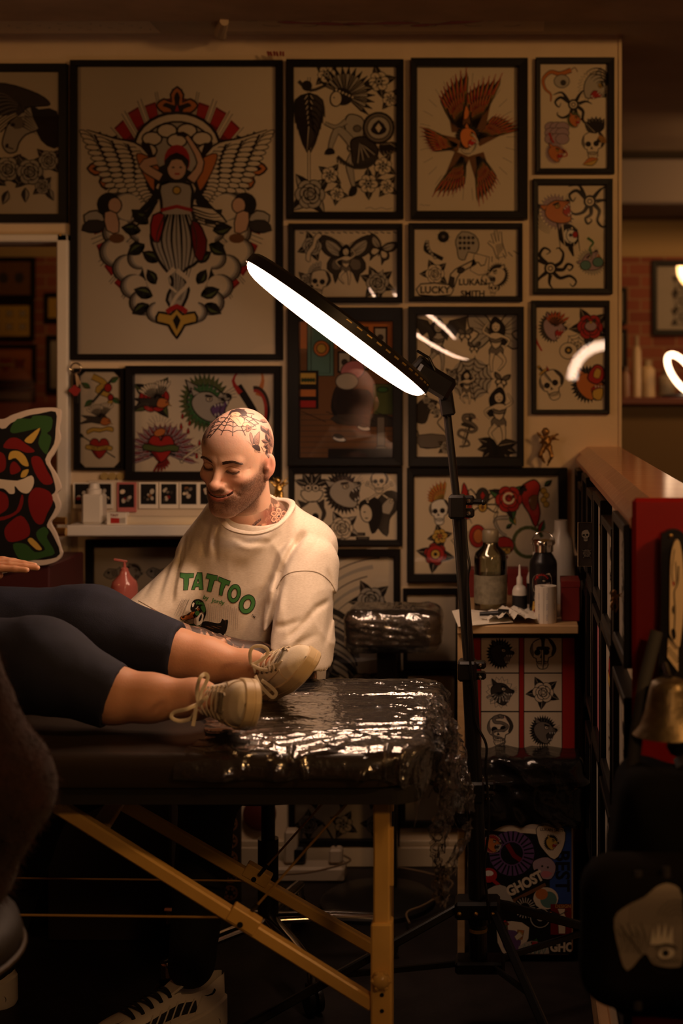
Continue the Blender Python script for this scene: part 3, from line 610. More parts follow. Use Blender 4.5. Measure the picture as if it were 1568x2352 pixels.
    A.line([(.14, .3), (.24, .48), (.10, .74), (.0, .76)], .11, 'k', .03, sm=3); A.line([(.14, .3), (.24, .48), (.10, .74)], .085, 's', .03, sm=3)
    A.poly([(-.22, .22), (-.1, .3), (.1, .3), (.2, .22), (.14, -.02), (.34, -.1), (.5, -.12), (.36, .02), (.16, .05)], 'w', .02, sm=2)
    A.poly([(-.16, .26), (.14, .26), (.15, 0), (.24, -.25), (.22, -.5), (.06, -.62), (.12, -.8), (.02, -1), (-.1, -.9), (-.04, -.7), (-.18, -.5), (-.26, -.25), (-.15, 0)], 'l', .03, sm=3)
    A.poly([(-.24, -.05), (-.12, -.05), (-.18, -.32), (-.26, -.25)], 'r', .015, sm=2); A.poly([(.2, -.1), (.3, -.3), (.26, -.5), (.18, -.45), (.14, -.15)], 'R', .015, sm=2); A.line([(-.16, .0), (0, .04), (.16, -.0)], .035, 'r')
    for k in range(9):
        x = -.17+.042*k; A.line([(x*.7, -.04), (x*1.2, -.3), (x*.7+.02, -.6), (x*.25, -.9)], .028 if k % 2 else .014, 'k' if k % 2 else 'd', .004, sm=4)
    for k in range(5): A.line([(.15, .02-.03*k), (.34, -.04-.03*k), (.46, -.02-.04*k)], .02, 'd', .003, sm=3)
    A.line([(0, -.6), (.12, -.72), (0, -.86), (-.06, -1.0), (.06, -1.04)], .05, 'w', .02, sm=4); A.line([(-.02, -.58), (-.12, -.7), (.0, -.82)], .05, 'w', .02, sm=4)
    A.el(-.0, .42, .1, .12, 0, 's', .015, n=14); A.poly([(-.12, .5), (0, .58), (.12, .5), (.1, .42), (.05, .5), (-.05, .5), (-.1, .4)], 'k', sm=2); A.el(-.035, .43, .015, .01, 0, 'k', n=6); A.el(.04, .43, .015, .01, 0, 'k', n=6); A.line([(-.02, .365), (.03, .365)], .018, 'r')
    A.el(0, .2, .04, .04, 0, 'y', .012, n=12)
    A.poly([(0, -1.28), (.08, -1.15), (.2, -1.12), (.18, -1.02), (.06, -1.04), (0, -.98), (-.06, -1.04), (-.18, -1.02), (-.2, -1.12), (-.08, -1.15)], 'y', .025, sm=2); A.poly([(0, -1.2), (.04, -1.1), (0, -1.04), (-.04, -1.1)], 'k'); A.line([(-.1, -1.02), (0, -.96), (.1, -1.02)], .05, 'r', sm=2)
def d_chief(S_):
    for x, y, s, k in ((.32, .05, .14, 1), (.82, .1, .16, 2), (.93, .22, .12, 3), (.35, .74, .13, 4), (.42, .87, .11, 5), (.72, .80, .15, 6), (.86, .68, .14, 7), (.9, .82, .12, 8)): S_.m(flower, x, y, s, seed=k)
    S_.m(rose, .16, .87, .22, seed=4, lc='l'); S_.m(lambda A: A.line([(0, 1), (0, -1)], .05, 'k'), .15, .5, .6); S_.m(lambda A: A.line([(0, 1), (0, -1)], .03, 'w'), .15, .5, .6, dz=5)
    for k in range(14): S_.m(lambda A: leaf(A, 0, 0, -90+(34-5*k if k < 7 else -34+5*(k-7)), 1, 'd', 'k'), .15, .18+.035*(k % 7), .26, dz=20+k*4)
    S_.m(lambda A: A.line([(-1, .2), (-.6, -.1), (.1, .1), (.9, -.2)], .12, 'd', .06, sm=4), .35, .14, .3, dz=10); S_.m(lambda A: A.el(0, 0, .8, .8, 0, 'k', .1), .13, .13, .06, dz=12)
    def fan(A):
        for i in range(15):
            a = math.radians(165-i*13.5); A.poly([(0, 0), (.75*math.cos(a-.08), .75*math.sin(a-.08)), (1.02*math.cos(a), 1.02*math.sin(a)), (.75*math.cos(a+.08), .75*math.sin(a+.08))], 'l' if i % 2 else 'g', .03); A.line([(.75*math.cos(a), .75*math.sin(a)), (1.02*math.cos(a), 1.02*math.sin(a))], .09, 'k', .03)
        A.el(-.1, -.05, .36, .3, 0, 'k'); A.el(-.28, -.18, .2, .26, 10, 'w', .04)
        for i in range(6): A.el(-.35+.12*i, .12-.02*i, .05, .05, 0, 'w', .02, n=8)
        A.el(-.36, -.16, .03, .03, 0, 'k', n=6)
    S_.m(fan, .5, .2, .28, -15, dz=100)
    def body(A):
        def limb(p, w0, w1): A.line(p, w0+.05, 'k', w1+.04, sm=4); A.line(p, w0, 'l', w1, sm=4)
        A.poly([(-.1, 1), (.35, .9), (.5, .5), (.4, .2), (.6, -.1), (-.1, -.3), (-.1, .1), (-.25, .6)], 'l', .04, sm=3)
        limb([(-.2, .75), (-.55, .55), (-.95, .7)], .16, .08); limb([(.1, -.1), (-.45, .45), (-.7, .0), (-.75, -.25)], .3, .1); limb([(.25, -.2), (-.05, -.75), (.0, -1.2), (.1, -1.65)], .34, .08)
        A.poly([(.0, .1), (.5, .2), (.95, -.25), (.7, -.75), (.1, -.8), (.0, -.3)], 'd', .05, sm=3)
        for i in range(9): A.line([(.3, .0), (.12+.1*i, -.78+.05*i)], .05, 'l' if i % 2 else 'k', .03)
        A.line([(-.5, -.5), (0, -.85), (.6, -.85), (.95, -.5)], .12, 'd', .08, sm=4)
        for i in range(14): A.line([(-.5+.1*i, -.55-.03*min(i, 13-i)*1.2), (-.48+.1*i, -.72-.03*min(i, 13-i)*1.2)], .03, 'k')
        A.el(.2, .5, .14, .12, 0, 'g', .03); A.poly([(-.85, -.2), (-.65, -.22), (-.6, -.4), (-.95, -.42)], 'k', sm=2); A.poly([(.0, -1.55), (.2, -1.6), (.15, -1.85), (-.1, -1.9)], 'k', sm=2)
    S_.m(body, .56, .52, .27, dz=200)
    def shield(A):
        A.el(0, 0, 1, 1, 0, 'k'); A.el(0, 0, .9, .9, 0, 'g', .05, n=24); A.el(0, 0, .7, .7, 0, 'l', .06, n=24); A.poly([(-.5, -.1), (0, .5), (.5, -.1), (.2, -.4), (-.2, -.4)], 'k', sm=2); A.poly([(-.2, 0), (0, .3), (.2, 0), (0, -.3)], 'w')
        for i in range(5): leaf(A, .2+.1*i, -.9, -80+12*i, .8, 'd', 'k')
    S_.m(shield, .82, .42, .155, dz=330); S_.m(lambda A: A.line([(-1, 0), (-.6, .1), (-.3, -.05), (.2, .08), (.6, -.05), (1, .06)], .04, 'g', sm=3), .82, .97, .13)
def d_eagle(S_):
    for i in range(30):
        a = 2*PI*i/30; S_.m(lambda A: A.line([(.75*math.cos(a), 1.0*math.sin(a)), (.95*math.cos(a), 1.25*math.sin(a))], .008, 'g'), .5, .48, .5)
    for x, y, s, ro in ((.57, .44, .56, 78), (.44, .44, .56, 99), (.58, .50, .44, 28), (.42, .54, .38, 168), (.58, .60, .46, -73), (.45, .60, .46, -112)):
        S_.m(lambda A: [(A.line([(0, 0), (.6, .0)], .34, 'B'), wing(A, 8, 1.0, -14+2*j, 17-2*j, 'y', tip='r', base='k', W_=.062, rows=1), setattr(A, 'T', (A.T[0], A.T[1], A.T[2]*.72, A.T[3], 1))) for j in range(3)], x, y, s, ro, 1, dz=int(ro*ro/60))
    S_.m(lambda A: beast(A, 'k', 'o', 'r'), .5, .48, .14, -25, dz=500); S_.m(lambda A: A.line([(.2, .6), (.6, .0), (.3, -.7), (-.2, -.8), (-.6, -.5)], .14, 'l', .05, sm=4), .52, .52, .13, dz=600)
    S_.m(lambda A: A.poly([(-.2, -.3), (0, 1), (.35, .4), (.2, -.2)], 'o', .05, sm=2), .48, .34, .1, dz=620); S_.m(lambda A: A.line([(-1, 0), (-.6, .2), (-.3, -.1), (.2, .1), (.6, -.1), (1, .1)], .08, 'g', sm=3), .08, .95, .05)
def d_tiger1(S_):
    def dragon(A):
        A.line([(.8, .8), (.2, .6), (-.3, .7), (-.7, .3), (-.6, -.2), (-.3, -.5), (-.3, -.9)], .3, 'k', .08, sm=4); A.line([(.8, .8), (.2, .6), (-.3, .7), (-.7, .3), (-.6, -.2), (-.3, -.5), (-.3, -.9)], .22, 'o', .05, sm=4); A.el(.3, .2, .42, .36, 0, 'l', .04); A.el(.38, .12, .16, .16, 0, 'd'); A.line([(.8, .8), (1, .95), (1.15, .7)], .05, 'B', sm=3)
    S_.m(dragon, .24, .2, .19); S_.m(lambda A: (beast(A, 'w', 'l', 'r'), [A.arc(-.1+.1*k, .2, .7-.1*k, .7-.1*k, 60, 200, .11, 'k', .02) for k in range(5)]), .8, .2, .19, -50); S_.m(tribal, .5, .42, .19, 10); S_.m(lambda A: beast(A, 'n', 'o', 'r'), .5, .53, .09, dz=90)
    for k in range(9): S_.m(lambda A: A.el(0, 0, 1, .8, 0, 'v', .08), .17+.08*(k % 3), .6+.055*(k//3), .07, dz=k*3)
    S_.m(lambda A: A.line([(-.5, .9), (-.2, .2), (.3, -.2), (.8, -.6), (.9, -.9), (.5, -1)], .16, 'r', .08, sm=3), .23, .76, .13, dz=60); S_.m(lambda A: beast(A, 'v', 'o', 'r'), .22, .84, .12, dz=80)
    S_.m(lambda A: skull(A), .78, .77, .15, dz=4); S_.m(lambda A: [leaf(A, 0, .6, 60+15*i, 1.1, 'd', 'k') for i in range(6)], .82, .74, .15); S_.m(lambda A: wing(A, 6, 1, 0, 60, 'y', 'o'), .82, .74, .12, dz=80); S_.m(lambda A: leaf(A, 0, 0, 200, 1, 'y', 'o'), .85, .9, .16, dz=60)
def d_tribal(S_):
    S_.m(lambda A: (beast(A, 'v', 'o', 'r'), [A.arc(-.3, 0, .6+.1*k, .8+.05*k, 100, 220, .06, 'k', .01) for k in range(4)]), .28, .26, .22, 40); S_.m(tribal, .76, .2, .24); S_.m(tribal, .25, .8, .24, 90, -1)
    def badge(A):
        A.el(-.2, .1, .62, .75, 20, 'k'); A.el(-.15, .05, .38, .5, 20, 'W', .06)
        for k in range(5): A.line([(-.9+.3*k, .9-.1*k), (-.7+.3*k, -.9)], .1, 'w' if k % 2 else 'k', .03)
        A.el(0, .05, .34, .42, 20, 'W', .05); A.el(.2, .15, .16, .2, 0, 'r', .03); A.el(-.08, .12, .1, .1, 0, 'd', .02); A.line([(-.1, -.6), (.1, -1.2)], .35, 'k', .1)
    S_.m(badge, .5, .5, .18, 0, dz=10); S_.m(lambda A: beast(A, 'l', 'v', 'o'), .78, .74, .17, 60); S_.m(lambda A: A.line([(-.2, 1), (.3, .6), (.0, .1), (.2, -.5)], .22, 'G', .1, sm=4), .76, .62, .13, dz=90)
    for x, y in ((.7, .77), (.88, .74)): S_.m(lambda A: A.el(0, 0, 1, .9, 0, 't', .12), x, y, .06, dz=120)
def d_rosecat(S_):
    S_.m(lambda A: (beast(A, 'd', 'v', 'r'), wing(A, 7, 1.1, 40, 140, 'o', 'r', 'k', .16, 1)), .24, .2, .17, -10); S_.m(lambda A: A.line([(-.9, .6), (-.9, -.2), (-.5, -1)], .2, 'r', .1, sm=3), .2, .28, .16)
    S_.m(lambda A: rose(A, 'r', 'R', 'd', 3, 5), .78, .2, .2); S_.m(lambda A: (A.el(0, -.1, .5, .4, 0, 'v', .05), A.poly([(-.4, .1), (-.4, .6), (-.1, .3)], 'd', .04), A.poly([(.4, .1), (.4, .6), (.1, .3)], 'd', .04), A.el(0, .2, .12, .12, 0, 'y', .03)), .79, .18, .12, dz=150)
    S_.m(lambda A: web(A, 7, 3, .9, False), .6, .38, .16, 30); S_.m(lambda A: (A.el(0, 0, .7, .65, 0, 'w', .06), A.el(.0, .05, .28, .28, 0, 'd', .05), A.el(0, .05, .13, .13, 0, 'y'), A.line([(.2, -.5), (.1, -1.4)], .08, 'r', .02)), .47, .43, .13, dz=60)
    S_.m(lambda A: (A.poly([(-.5, .1), (-.55, .7), (-.25, .4), (-.05, 1.3), (.2, .5), (.45, .8), (.5, .1)], 'r', .04, sm=2), A.poly([(-.3, .1), (-.3, .5), (-.05, .8), (.15, .35), (.3, .1)], 'o', sm=2), skull(A)), .24, .76, .16, 15); S_.m(lambda A: dagger(A, 'l', 'y'), .14, .66, .12, 40, dz=90)
    S_.m(lambda A: (beast(A, 'k', 'o', 'r'), A.poly([(.0, .3), (.35, .95), (.75, .9), (.9, .4), (.5, 0)], 'r', .06, sm=3), A.poly([(.3, .4), (.45, .8), (.7, .7), (.6, .3)], 'y', .03, sm=2), A.poly([(.3, -.3), (.8, -.2), (.7, -.8), (.3, -.7)], 'y', .05, sm=2)), .74, .75, .2)
def d_fairy6(S_):
    S_.m(lambda A: [A.line([(-.75+.1*k, .015*(k % 2)), (-.69+.1*k, -.01)], .02, 'g') for k in range(16)], .5, .05, .5); S_.m(lambda A: (rose(A, 'l', 'd', 'd', 5), ribbon(A)), .17, .25, .12, 60); S_.m(lambda A: lady(A, wings=False), .5, .5, .17, dz=150)
    S_.m(lambda A: butterfly(A, 'l', c2='g'), .5, .42, .215, dz=4); S_.m(lambda A: butterfly(A, 'l'), .83, .3, .12, -20)
    S_.m(skull, .24, .78, .11, -10, dz=100); S_.m(lambda A: wing(A, 7, 1.2, 80, 160, 'l', None, 'k', .2), .22, .72, .12, dz=4); S_.m(lambda A: flower(A, 'l'), .12, .74, .09, dz=60); S_.m(lambda A: rose(A, 'l', 'd', 'd', 8, 6), .8, .78, .14); S_.m(lambda A: (A.poly([(-.5, .2), (-.45, .75), (-.1, .4)], 'l', .05), A.poly([(.5, .2), (.45, .75), (.1, .4)], 'l', .05)), .8, .72, .1, dz=140)
def d_odds(S_):
    S_.m(lambda A: (A.line([(-.5, .2), (-.6, -.3), (-.1, -.6), (.5, -.9)], .25, 'k', sm=3), [A.el(-.5+.02*k*k, .2-.2*k, .13, .09, 30*k, 'l', .03, n=8) for k in range(6)]), .2, .24, .12); S_.m(lambda A: (A.el(0, 0, .8, .8, 0, 'k'), [A.line([(0, 0), (1.1*math.cos(k*.7), 1.1*math.sin(k*.7))], .12, 'k', .02) for k in range(9)], A.el(0, 0, .25, .25, 0, 'g', .06)), .28, .12, .055)
    S_.m(lambda A: (A.poly([(-.7, .3), (-.3, .9), (.5, .7), (.8, .1), (.6, -.5), (.1, -.4), (-.1, -.9), (-.5, -.8), (-.6, -.2)], 'l', .06, sm=2), [A.el(-.4+.27*(k % 4), .5-.33*(k//4), .1, .1, 0, 'd', .02, n=8) for k in range(11)]), .5, .25, .12)
    S_.m(lambda A: (hand_m(A), [A.line([(-.9+.35*k, -.6), (-1.1+.45*k, -.95)], .05, 'd') for k in range(6)]), .8, .24, .12, 15)
    S_.m(lambda A: (rose(A, 'w', 'g', 'd', 9, 5),), .2, .66, .11); S_.m(lambda A: (A.poly([(-1, -.3), (1, -.3), (.9, .35), (-.9, .4)], 'w', .08, sm=2), A.text('LUCKY', 0, 0, .6, 'k', 0, .03)), .2, .9, .12, dz=120)
    S_.m(lambda A: (A.poly([(-.2, .2), (.9, .75), (1, .5), (.1, 0), (-.1, -.3), (-.3, -.9), (-.65, -.8), (-.5, -.1)], 'w', .07), A.el(.1, .12, .22, .16, 25, 'd', .05), A.poly([(-.25, -.3), (-.3, -.9), (-.65, -.8), (-.5, -.2)], 'd')), .43, .64, .13)
    S_.m(lambda A: (A.poly([(-.6, .8), (.7, .8), (.9, -.6), (.2, -.9), (-.6, -.7)], 'w', .06, sm=1), A.line([(-.4, 0), (-.1, .15), (.2, -.1), (.5, .1)], .1, 'd')), .62, .52, .09, -15); S_.m(lambda A: (A.text('LUKAN', 0, .4, .6, 'k', 0, .03), A.text('SMITH', 0, -.4, .6, 'k', 0, .03)), .56, .87, .11)
    S_.m(lambda A: (beast(A, 'k', 'w', 'd'), A.line([(.6, -.6), (1.2, -.7), (1.2, -.1), (.9, 0)], .1, 'k', .04, sm=4)), .8, .68, .1, 0, -1); S_.m(skull, .76, .88, .055, -10)
def d_room(S_):
    A = S_.A; w, h = S_.w, S_.h; A.at(0, 0, 1); A.z = 2
    R = lambda x0, y0, x1, y1, c, ow=0: A.poly([((x0-.5)*w, (.5-y0)*h), ((x1-.5)*w, (.5-y0)*h), ((x1-.5)*w, (.5-y1)*h), ((x0-.5)*w, (.5-y1)*h)], c, ow)
    E = lambda x, y, r, ry, rot, c: A.el((x-.5)*w, (.5-y)*h, r*w, ry*w, rot, c, .0025)
    R(0, 0, 1, .66, 'B'); R(0, 0, 1, .2, 'o'); R(.08, .02, .36, .4, 't', .003); R(.12, .05, .32, .38, 't', .002); E(.23, .2, .085, .085, 0, 'o'); E(.23, .2, .05, .05, 0, 'y')
    for x, y in ((.40, .04), (.58, .04), (.40, .22), (.58, .2), (.78, .04)): R(x, y, x+.15, y+.16, 'k'); R(x+.02, y+.015, x+.13, y+.145, 'l'); E(x+.075, y+.08, .03, .03, 0, 'd')
    R(0, .36, .2, .64, 'k'); R(.01, .38, .17, .46, 'y'); R(.01, .5, .17, .55, 'o'); R(.01, .58, .17, .63, 'r')
    for k in range(5): E(.03+.03*k, .43, .011, .02, 0, 'G')
    R(0, .66, 1, 1, 'B')
    for k in range(8): R(0, .68+.04*k, 1, .684+.04*k, 'd')
    E(.56, .36, .13, .1, 20, 'P'); E(.5, .44, .12, .09, 0, 'l'); R(.78, .46, 1, .68, 'n', .002); E(.88, .5, .06, .03, 0, 'G')
    A.poly([((.38-.5)*w, .02*h), ((.45-.5)*w, -.0*h), ((.72-.5)*w, -.0*h), ((.78-.5)*w, -.1*h), ((.7-.5)*w, -.2*h), ((.4-.5)*w, -.2*h), ((.33-.5)*w, -.12*h)], 'k', sm=3)
    A.poly([(-.12*w, -.18*h), (.3*w, -.18*h), (.48*w, -.2*h), (.48*w, -.27*h), (-.1*w, -.25*h)], 'd', .002, sm=2); R(.82, .7, .9, .92, 'g', .002); E(.86, .93, .06, .03, 0, 'g')
    for x, y in ((.42, .86), (.68, .78)): E(x, y, .07, .028, -12, 'W'); E(x-.01, y-.02, .05, .02, -12, 'd')
    R(.3, .93, 1, 1, 'k')
    for k in range(26): A.line([((.02+.037*k-.5)*w, (.5-.66-.011*(k % 7))*h), ((.06+.037*k-.5)*w, (.5-.67-.011*(k % 7))*h)], .002, 'k')
def d_pinups(S_):
    S_.m(lambda A: (A.T, lady(A, 'd', 'l'), [A.poly([(.1*s, .3), (.4*s, .8), (1*s, .95), (.95*s, .35), (.75*s, .55), (.6*s, .25), (.4*s, .4), (.3*s, .1)], 'd', .04) for s in (1, -1)]), .22, .2, .23); S_.m(lambda A: butterfly(A, 'g'), .48, .14, .07); S_.m(lambda A: butterfly(A, 'g'), .57, .23, .055)
    S_.m(lambda A: lady(A, 'k', 'w', wings=True), .78, .2, .24, 0, -1); S_.m(web, .54, .45, .2); S_.m(lambda A: lady(A, 'k', 'w'), .5, .5, .15, dz=90); S_.m(lambda A: flower(A, 'l'), .35, .42, .07); S_.m(lambda A: butterfly(A, 'g'), .84, .46, .07, -10)
    S_.m(lambda A: lady(A, 'k', 'w'), .82, .7, .25); S_.m(lambda A: [leaf(A, 0, 0, 160+30*k, 1, 'd', 'k') for k in range(8)], .8, .92, .16, dz=120); S_.m(lambda A: (dagger(A, 'w', 'd'), snake(A)), .5, .82, .15, -15)
    S_.m(lambda A: (A.poly([(-.6, .8), (-.2, 1), (.3, .8), (.4, .3), (.2, .0), (.6, -.5), (.4, -.95), (-.5, -1), (-.6, -.4), (-.8, .1)], 'w', .05, sm=3), A.poly([(-.6, .8), (-.2, 1), (.2, .85), (-.1, .5), (-.3, 0), (-.7, .1)], 'd', .03, sm=3), A.poly([(-.6, -.5), (.5, -.5), (.45, -.95), (-.5, -1)], 'g', .03, sm=2), A.el(.12, .5, .03, .02, 0, 'k'), A.line([(.05, .25), (.2, .25)], .05, 'd')), .16, .76, .2)
    for k in range(3): S_.m(lambda A: flower(A, 'l', seed=k), .1+.05*k, .6+.04*k, .05, dz=100)
    S_.m(lambda A: rose(A, 'l', 'd', 'd', 2), .3, .93, .08)
def d_strip(S_):
    def r1(A): A.line([(-.5, .9), (.2, .5), (-.2, .1), (.6, -.3), (.3, -.9)], .4, 'k', .3, sm=4); A.line([(-.5, .9), (.2, .5), (-.2, .1), (.6, -.3), (.3, -.9)], .32, 'y', .22, sm=4); A.line([(-.5, -.6), (.6, .7)], .14, 'd'); A.el(.4, .25, .22, .25, 0, 'r', .05); A.el(.55, -.3, .16, .18, 0, 'r', .05)
    S_.m(r1, .5, .22, .33); [S_.m(lambda A: leaf(A, 0, 0, a, 1, 'n', 'G'), x, y, .2) for x, y, a in ((.25, .18, 150), (.7, .12, 30), (.75, .28, -30), (.3, .3, 220))]
    S_.m(swallow, .5, .48, .36, -25); S_.m(lambda A: ribbon(A, '', 'y'), .48, .6, .25, 0, 1, 80); S_.m(lambda A: heart(A, 'r', 'y', 'TRUE LOVE'), .46, .78, .27, dz=30); S_.m(lambda A: (A.line([(-1, .6), (1, -.7)], .08, 'd'), leaf(A, -1, .6, 150, .4, 'G')), .46, .78, .3)
def d_color4(S_):
    S_.m(lambda A: rose(A, 'r', 'R', 'n', 2, 4), .14, .25, .12); S_.m(lambda A: swallow(A, 'k', 'o'), .16, .26, .12, -20, dz=160)
    S_.m(lambda A: beast(A, 'n', 'l', 'p', 26), .50, .3, .16, 10, dz=30); S_.m(lambda A: beast(A, 'G', 'l', 'p', 20), .50, .32, .12, 10, dz=130); [S_.m(lambda A: drop(A, 0, 0, 1), x, y, .025) for x, y in ((.34, .45), (.33, .55), (.39, .52), (.46, .72), (.44, .85), (.38, .6))]
    S_.m(lambda A: (A.line([(-.5, .6), (0, -.2), (.4, -.9)], .3, 'k', .3), A.line([(.3, .2), (.5, .8), (.4, 1.3)], .25, 'o', .02, sm=3), A.line([(-.4, .3), (-.7, .8), (-.4, 1.3)], .22, 'r', .02, sm=3), A.arc(.2, -.4, .5, .9, -60, 100, .2, 'k'), A.arc(.2, -.4, .42, .8, -60, 100, .12, 'r')), .82, .28, .13)
    for s in (1, -1): S_.m(lambda A: wing(A, 10, 1.35, -20, 95, 'v', 'R', 'k', .18, 2), .2-.012*s, .78, .14, 0 if s < 0 else 0, s)
    S_.m(lambda A: heart(A, 'r', 'n'), .19, .74, .1, dz=120); S_.m(lambda A: A.el(0, 0, .8, .5, 20, 'o', .1), .18, .6, .04, dz=140); S_.m(lambda A: wing(A, 6, 1, -120, -60, 'R', 'r', 'k'), .2, .84, .1, dz=20); S_.m(bones, .44, .72, .1, dz=2)
    for i in range(9): S_.m(lambda A: A.line([(math.cos(.5+.27*i)*.5, math.sin(.5+.27*i)*.5), (math.cos(.5+.27*i), math.sin(.5+.27*i))], .02, 'd'), .18, .57, .08)
    S_.m(lambda A: rose(A, 'r', 'R', 'd', 6), .8, .78, .12)
def d_six(S_):
    S_.m(bowl, .17, .22, .13); S_.m(lambda A: beast(A, 'k', 'l', 'd', 24), .47, .3, .17, 25); S_.m(skull, .82, .15, .085, dz=40); S_.m(bones, .82, .24, .11); S_.m(lambda A: (skull(A), A.poly([(-.6, .6), (-.8, 1.05), (-.2, .85)], 'd', .05), A.poly([(.3, .85), (.7, 1.1), (.7, .6)], 'd', .05)), .17, .68, .13)
    S_.m(lambda A: rose(A, 'w', 'g', 'l', 3, 5), .46, .82, .13); S_.m(lambda A: (A.poly([(-.1, .4), (.4, .95), (.9, .8), (.8, .2), (.5, -.2), (.4, -.9), (-.1, -.3)], 'd', .05, sm=3), A.poly([(.1, .2), (.5, .7), (.7, .5), (.5, .0)], 'l', .03, sm=2), A.poly([(-.7, .5), (-.1, .7), (.2, .3), (.1, -.4), (-.2, -.8), (-.4, -.2), (-.7, .1)], 'k', .03, sm=3), A.el(-.45, .05, .25, .38, 10, 'w', .04), A.el(-.52, .1, .05, .03, 0, 'k'), A.line([(-.5, -.15), (-.38, -.16)], .05, 'k')), .8, .62, .18)
    S_.m(lambda A: (A.poly([(-1, -.25), (1, -.25), (1, .25), (-1, .25)], 'k'), A.line([(-.7, 0), (.7, 0)], .12, 'g')), .62, .91, .05); S_.m(lambda A: (A.poly([(-1, -.25), (1, -.25), (1, .25), (-1, .25)], 'k'), A.line([(-.7, 0), (.7, 0)], .12, 'g')), .66, .97, .05)
def d_color8(S_):
    S_.m(lambda A: wing(A, 9, 1.3, 60, 150, 'y', 'r', 'k', .2, 2), .19, .3, .085, 20); S_.m(skull, .18, .38, .065, dz=110, c='W'); S_.m(lambda A: (A.poly([(-.4, -1), (-.6, 0), (-.2, .3), (0, 1.2), (.4, .2), (.5, -.5), (.3, -1)], 'r', .06, sm=3), A.poly([(-.2, -.8), (-.3, 0), (.1, .3), (.2, -.6)], 'o', sm=3)), .345, .28, .08)
    S_.m(spider, .475, .3, .105); S_.m(lambda A: rose(A, 'r', 'R', 'G', 4, 3), .655, .25, .1); S_.m(lambda A: A.arc(0, 0, .7, .7, 0, 400, .3, 'w'), .655, .24, .035, dz=120); S_.m(lambda A: leaf(A, 0, 0, -60, 1, 'y', 'G'), .66, .4, .06)
    S_.m(lambda A: (A.poly([(-.7, .6), (-.1, 1), (.2, .7), (.1, .2), (.2, -.5), (.0, -1.1), (-.3, -.5), (-.6, 0)], 'r', .06, sm=3), A.poly([(-.3, .2), (.1, .3), (0, -.3), (-.2, -.3)], 'B', .03, sm=2), A.el(-.45, .55, .08, .08, 0, 'k'), [A.el(.35+.12*(k % 2), .5-.2*k, .14, .14, 0, 'y', .03, n=9) for k in range(4)], leaf(A, .4, .7, 40, .4, 'G')), .84, .28, .11)
    S_.m(lambda A: flower(A, 'y', 'o', 2), .18, .62, .06); S_.m(lambda A: (flower(A, 'r', 'y', 5), A.el(0, 0, .5, .5, 0, 'r', .05), A.el(0, 0, .25, .25, 0, 'y', .05), A.el(0, 0, .1, .1, 0, 'k')), .15, .8, .09, dz=10); S_.m(hand_m, .33, .7, .08, 5)
    S_.m(lambda A: (A.el(0, 0, .6, .8, 0, 'r', .06), A.el(.05, 0, .35, .5, 0, 'o', .05)), .44, .62, .07); S_.m(lambda A: (A.line([(.4, .9), (-.3, .8), (-.1, .2), (.3, -.1)], .24, 'k', .15, sm=4), A.line([(.4, .9), (-.3, .8), (-.1, .2), (.3, -.1)], .15, 'l', .1, sm=4), leaf(A, .3, .3, 40, .4, 'G')), .6, .6, .09); S_.m(lambda A: (A.el(0, .1, .62, .55, 0, 'r', .06), A.poly([(-.5, 0), (.5, 0), (.35, -.4), (-.3, -.4)], 'y', .05), A.text('LUCKY', 0, -.15, .33, 'k', 0, .02), A.el(0, -.6, .25, .14, 0, 'r', .04)), .62, .73, .08, dz=60)
    S_.m(lambda A: (A.arc(0, 0, .8, .8, 20, 300, .2, 'n'), leaf(A, .6, .5, 70, .7, 'r', 'G')), .79, .68, .09)
def d_dark(S_, sd=0):
    R = random.Random(sd)
    for k in range(5): S_.m((lambda A: (A.poly([(-.8, .0), (-.2, .5), (.5, .3), (.9, .5), (.8, 0), (.9, -.5), (.5, -.3), (-.2, -.5)], 'l', .06, sm=2), A.el(-.3, .15, .12, .12, 0, 'd', .03), [A.line([(0+.15*i, .3), (.05+.15*i, -.3)], .06, 'k') for i in range(4)])) if k % 2 == 0 else (lambda A: beast(A, 'd', 'l', 'g')), .17+.2*k, .26+.25*(k % 2)*0+.02*R.random(), .10, R.uniform(-20, 20))
    for k in range(4): S_.m(lambda A: rose(A, 'l', 'd', 'd', k), .2+.22*k, .72, .12)
def d_peacock(S_):
    for k in range(7): S_.m(lambda A: A.arc(0, 0, 1, .9, 100+5*k, 200-(k*31) % 40, .02 if k % 2 else .05, 'g' if k % 2 else 'l', .004), .95, .55+.02*k, .9-.055*k, -10)
    for k in range(9): S_.m(lambda A: A.arc(0, 0, .6, .35, 10, 170, .03 if k % 3 else .09, 'g' if k % 2 else 'd'), .3, .5+.05*k, .6, -15, dz=20)
    S_.m(lambda A: rose(A, 'l', 'd', 'd', 3, 5), .78, .3, .19, dz=60); S_.m(lambda A: rose(A, 'g', 'd', 'd', 3, 5), .3, .75, .2, dz=60); S_.m(lambda A: rose(A, 'g', 'd', 'd', 8, 5), .7, .88, .2, dz=60)
def d_small(S_, c='r', k=1): S_.m(lambda A: (leaf(A, 0, .2, 70, .8, 'G', 'n'), leaf(A, 0, 0, 150, .6, 'd'), leaf(A, 0, 0, -40, .6, 'd'), A.line([(0, .2), (-.1, -.9)], .05, 'd'), A.el(.05, .15, .22, .2, 0, c, .05)), .55, .5, .28, 10*k)
def d_plant(S_): S_.m(lambda A: (A.line([(0, 1.4), (-.1, .4), (.1, -.6), (.6, -.9)], .05, 'd', sm=3), [leaf(A, -.05, .8-.3*i, 30+120*(i % 2)-10*i, .6, 'g', 'B') for i in range(7)], A.el(.2, 0, .15, .15, 0, 'r', .03)), .45, .5, .3)
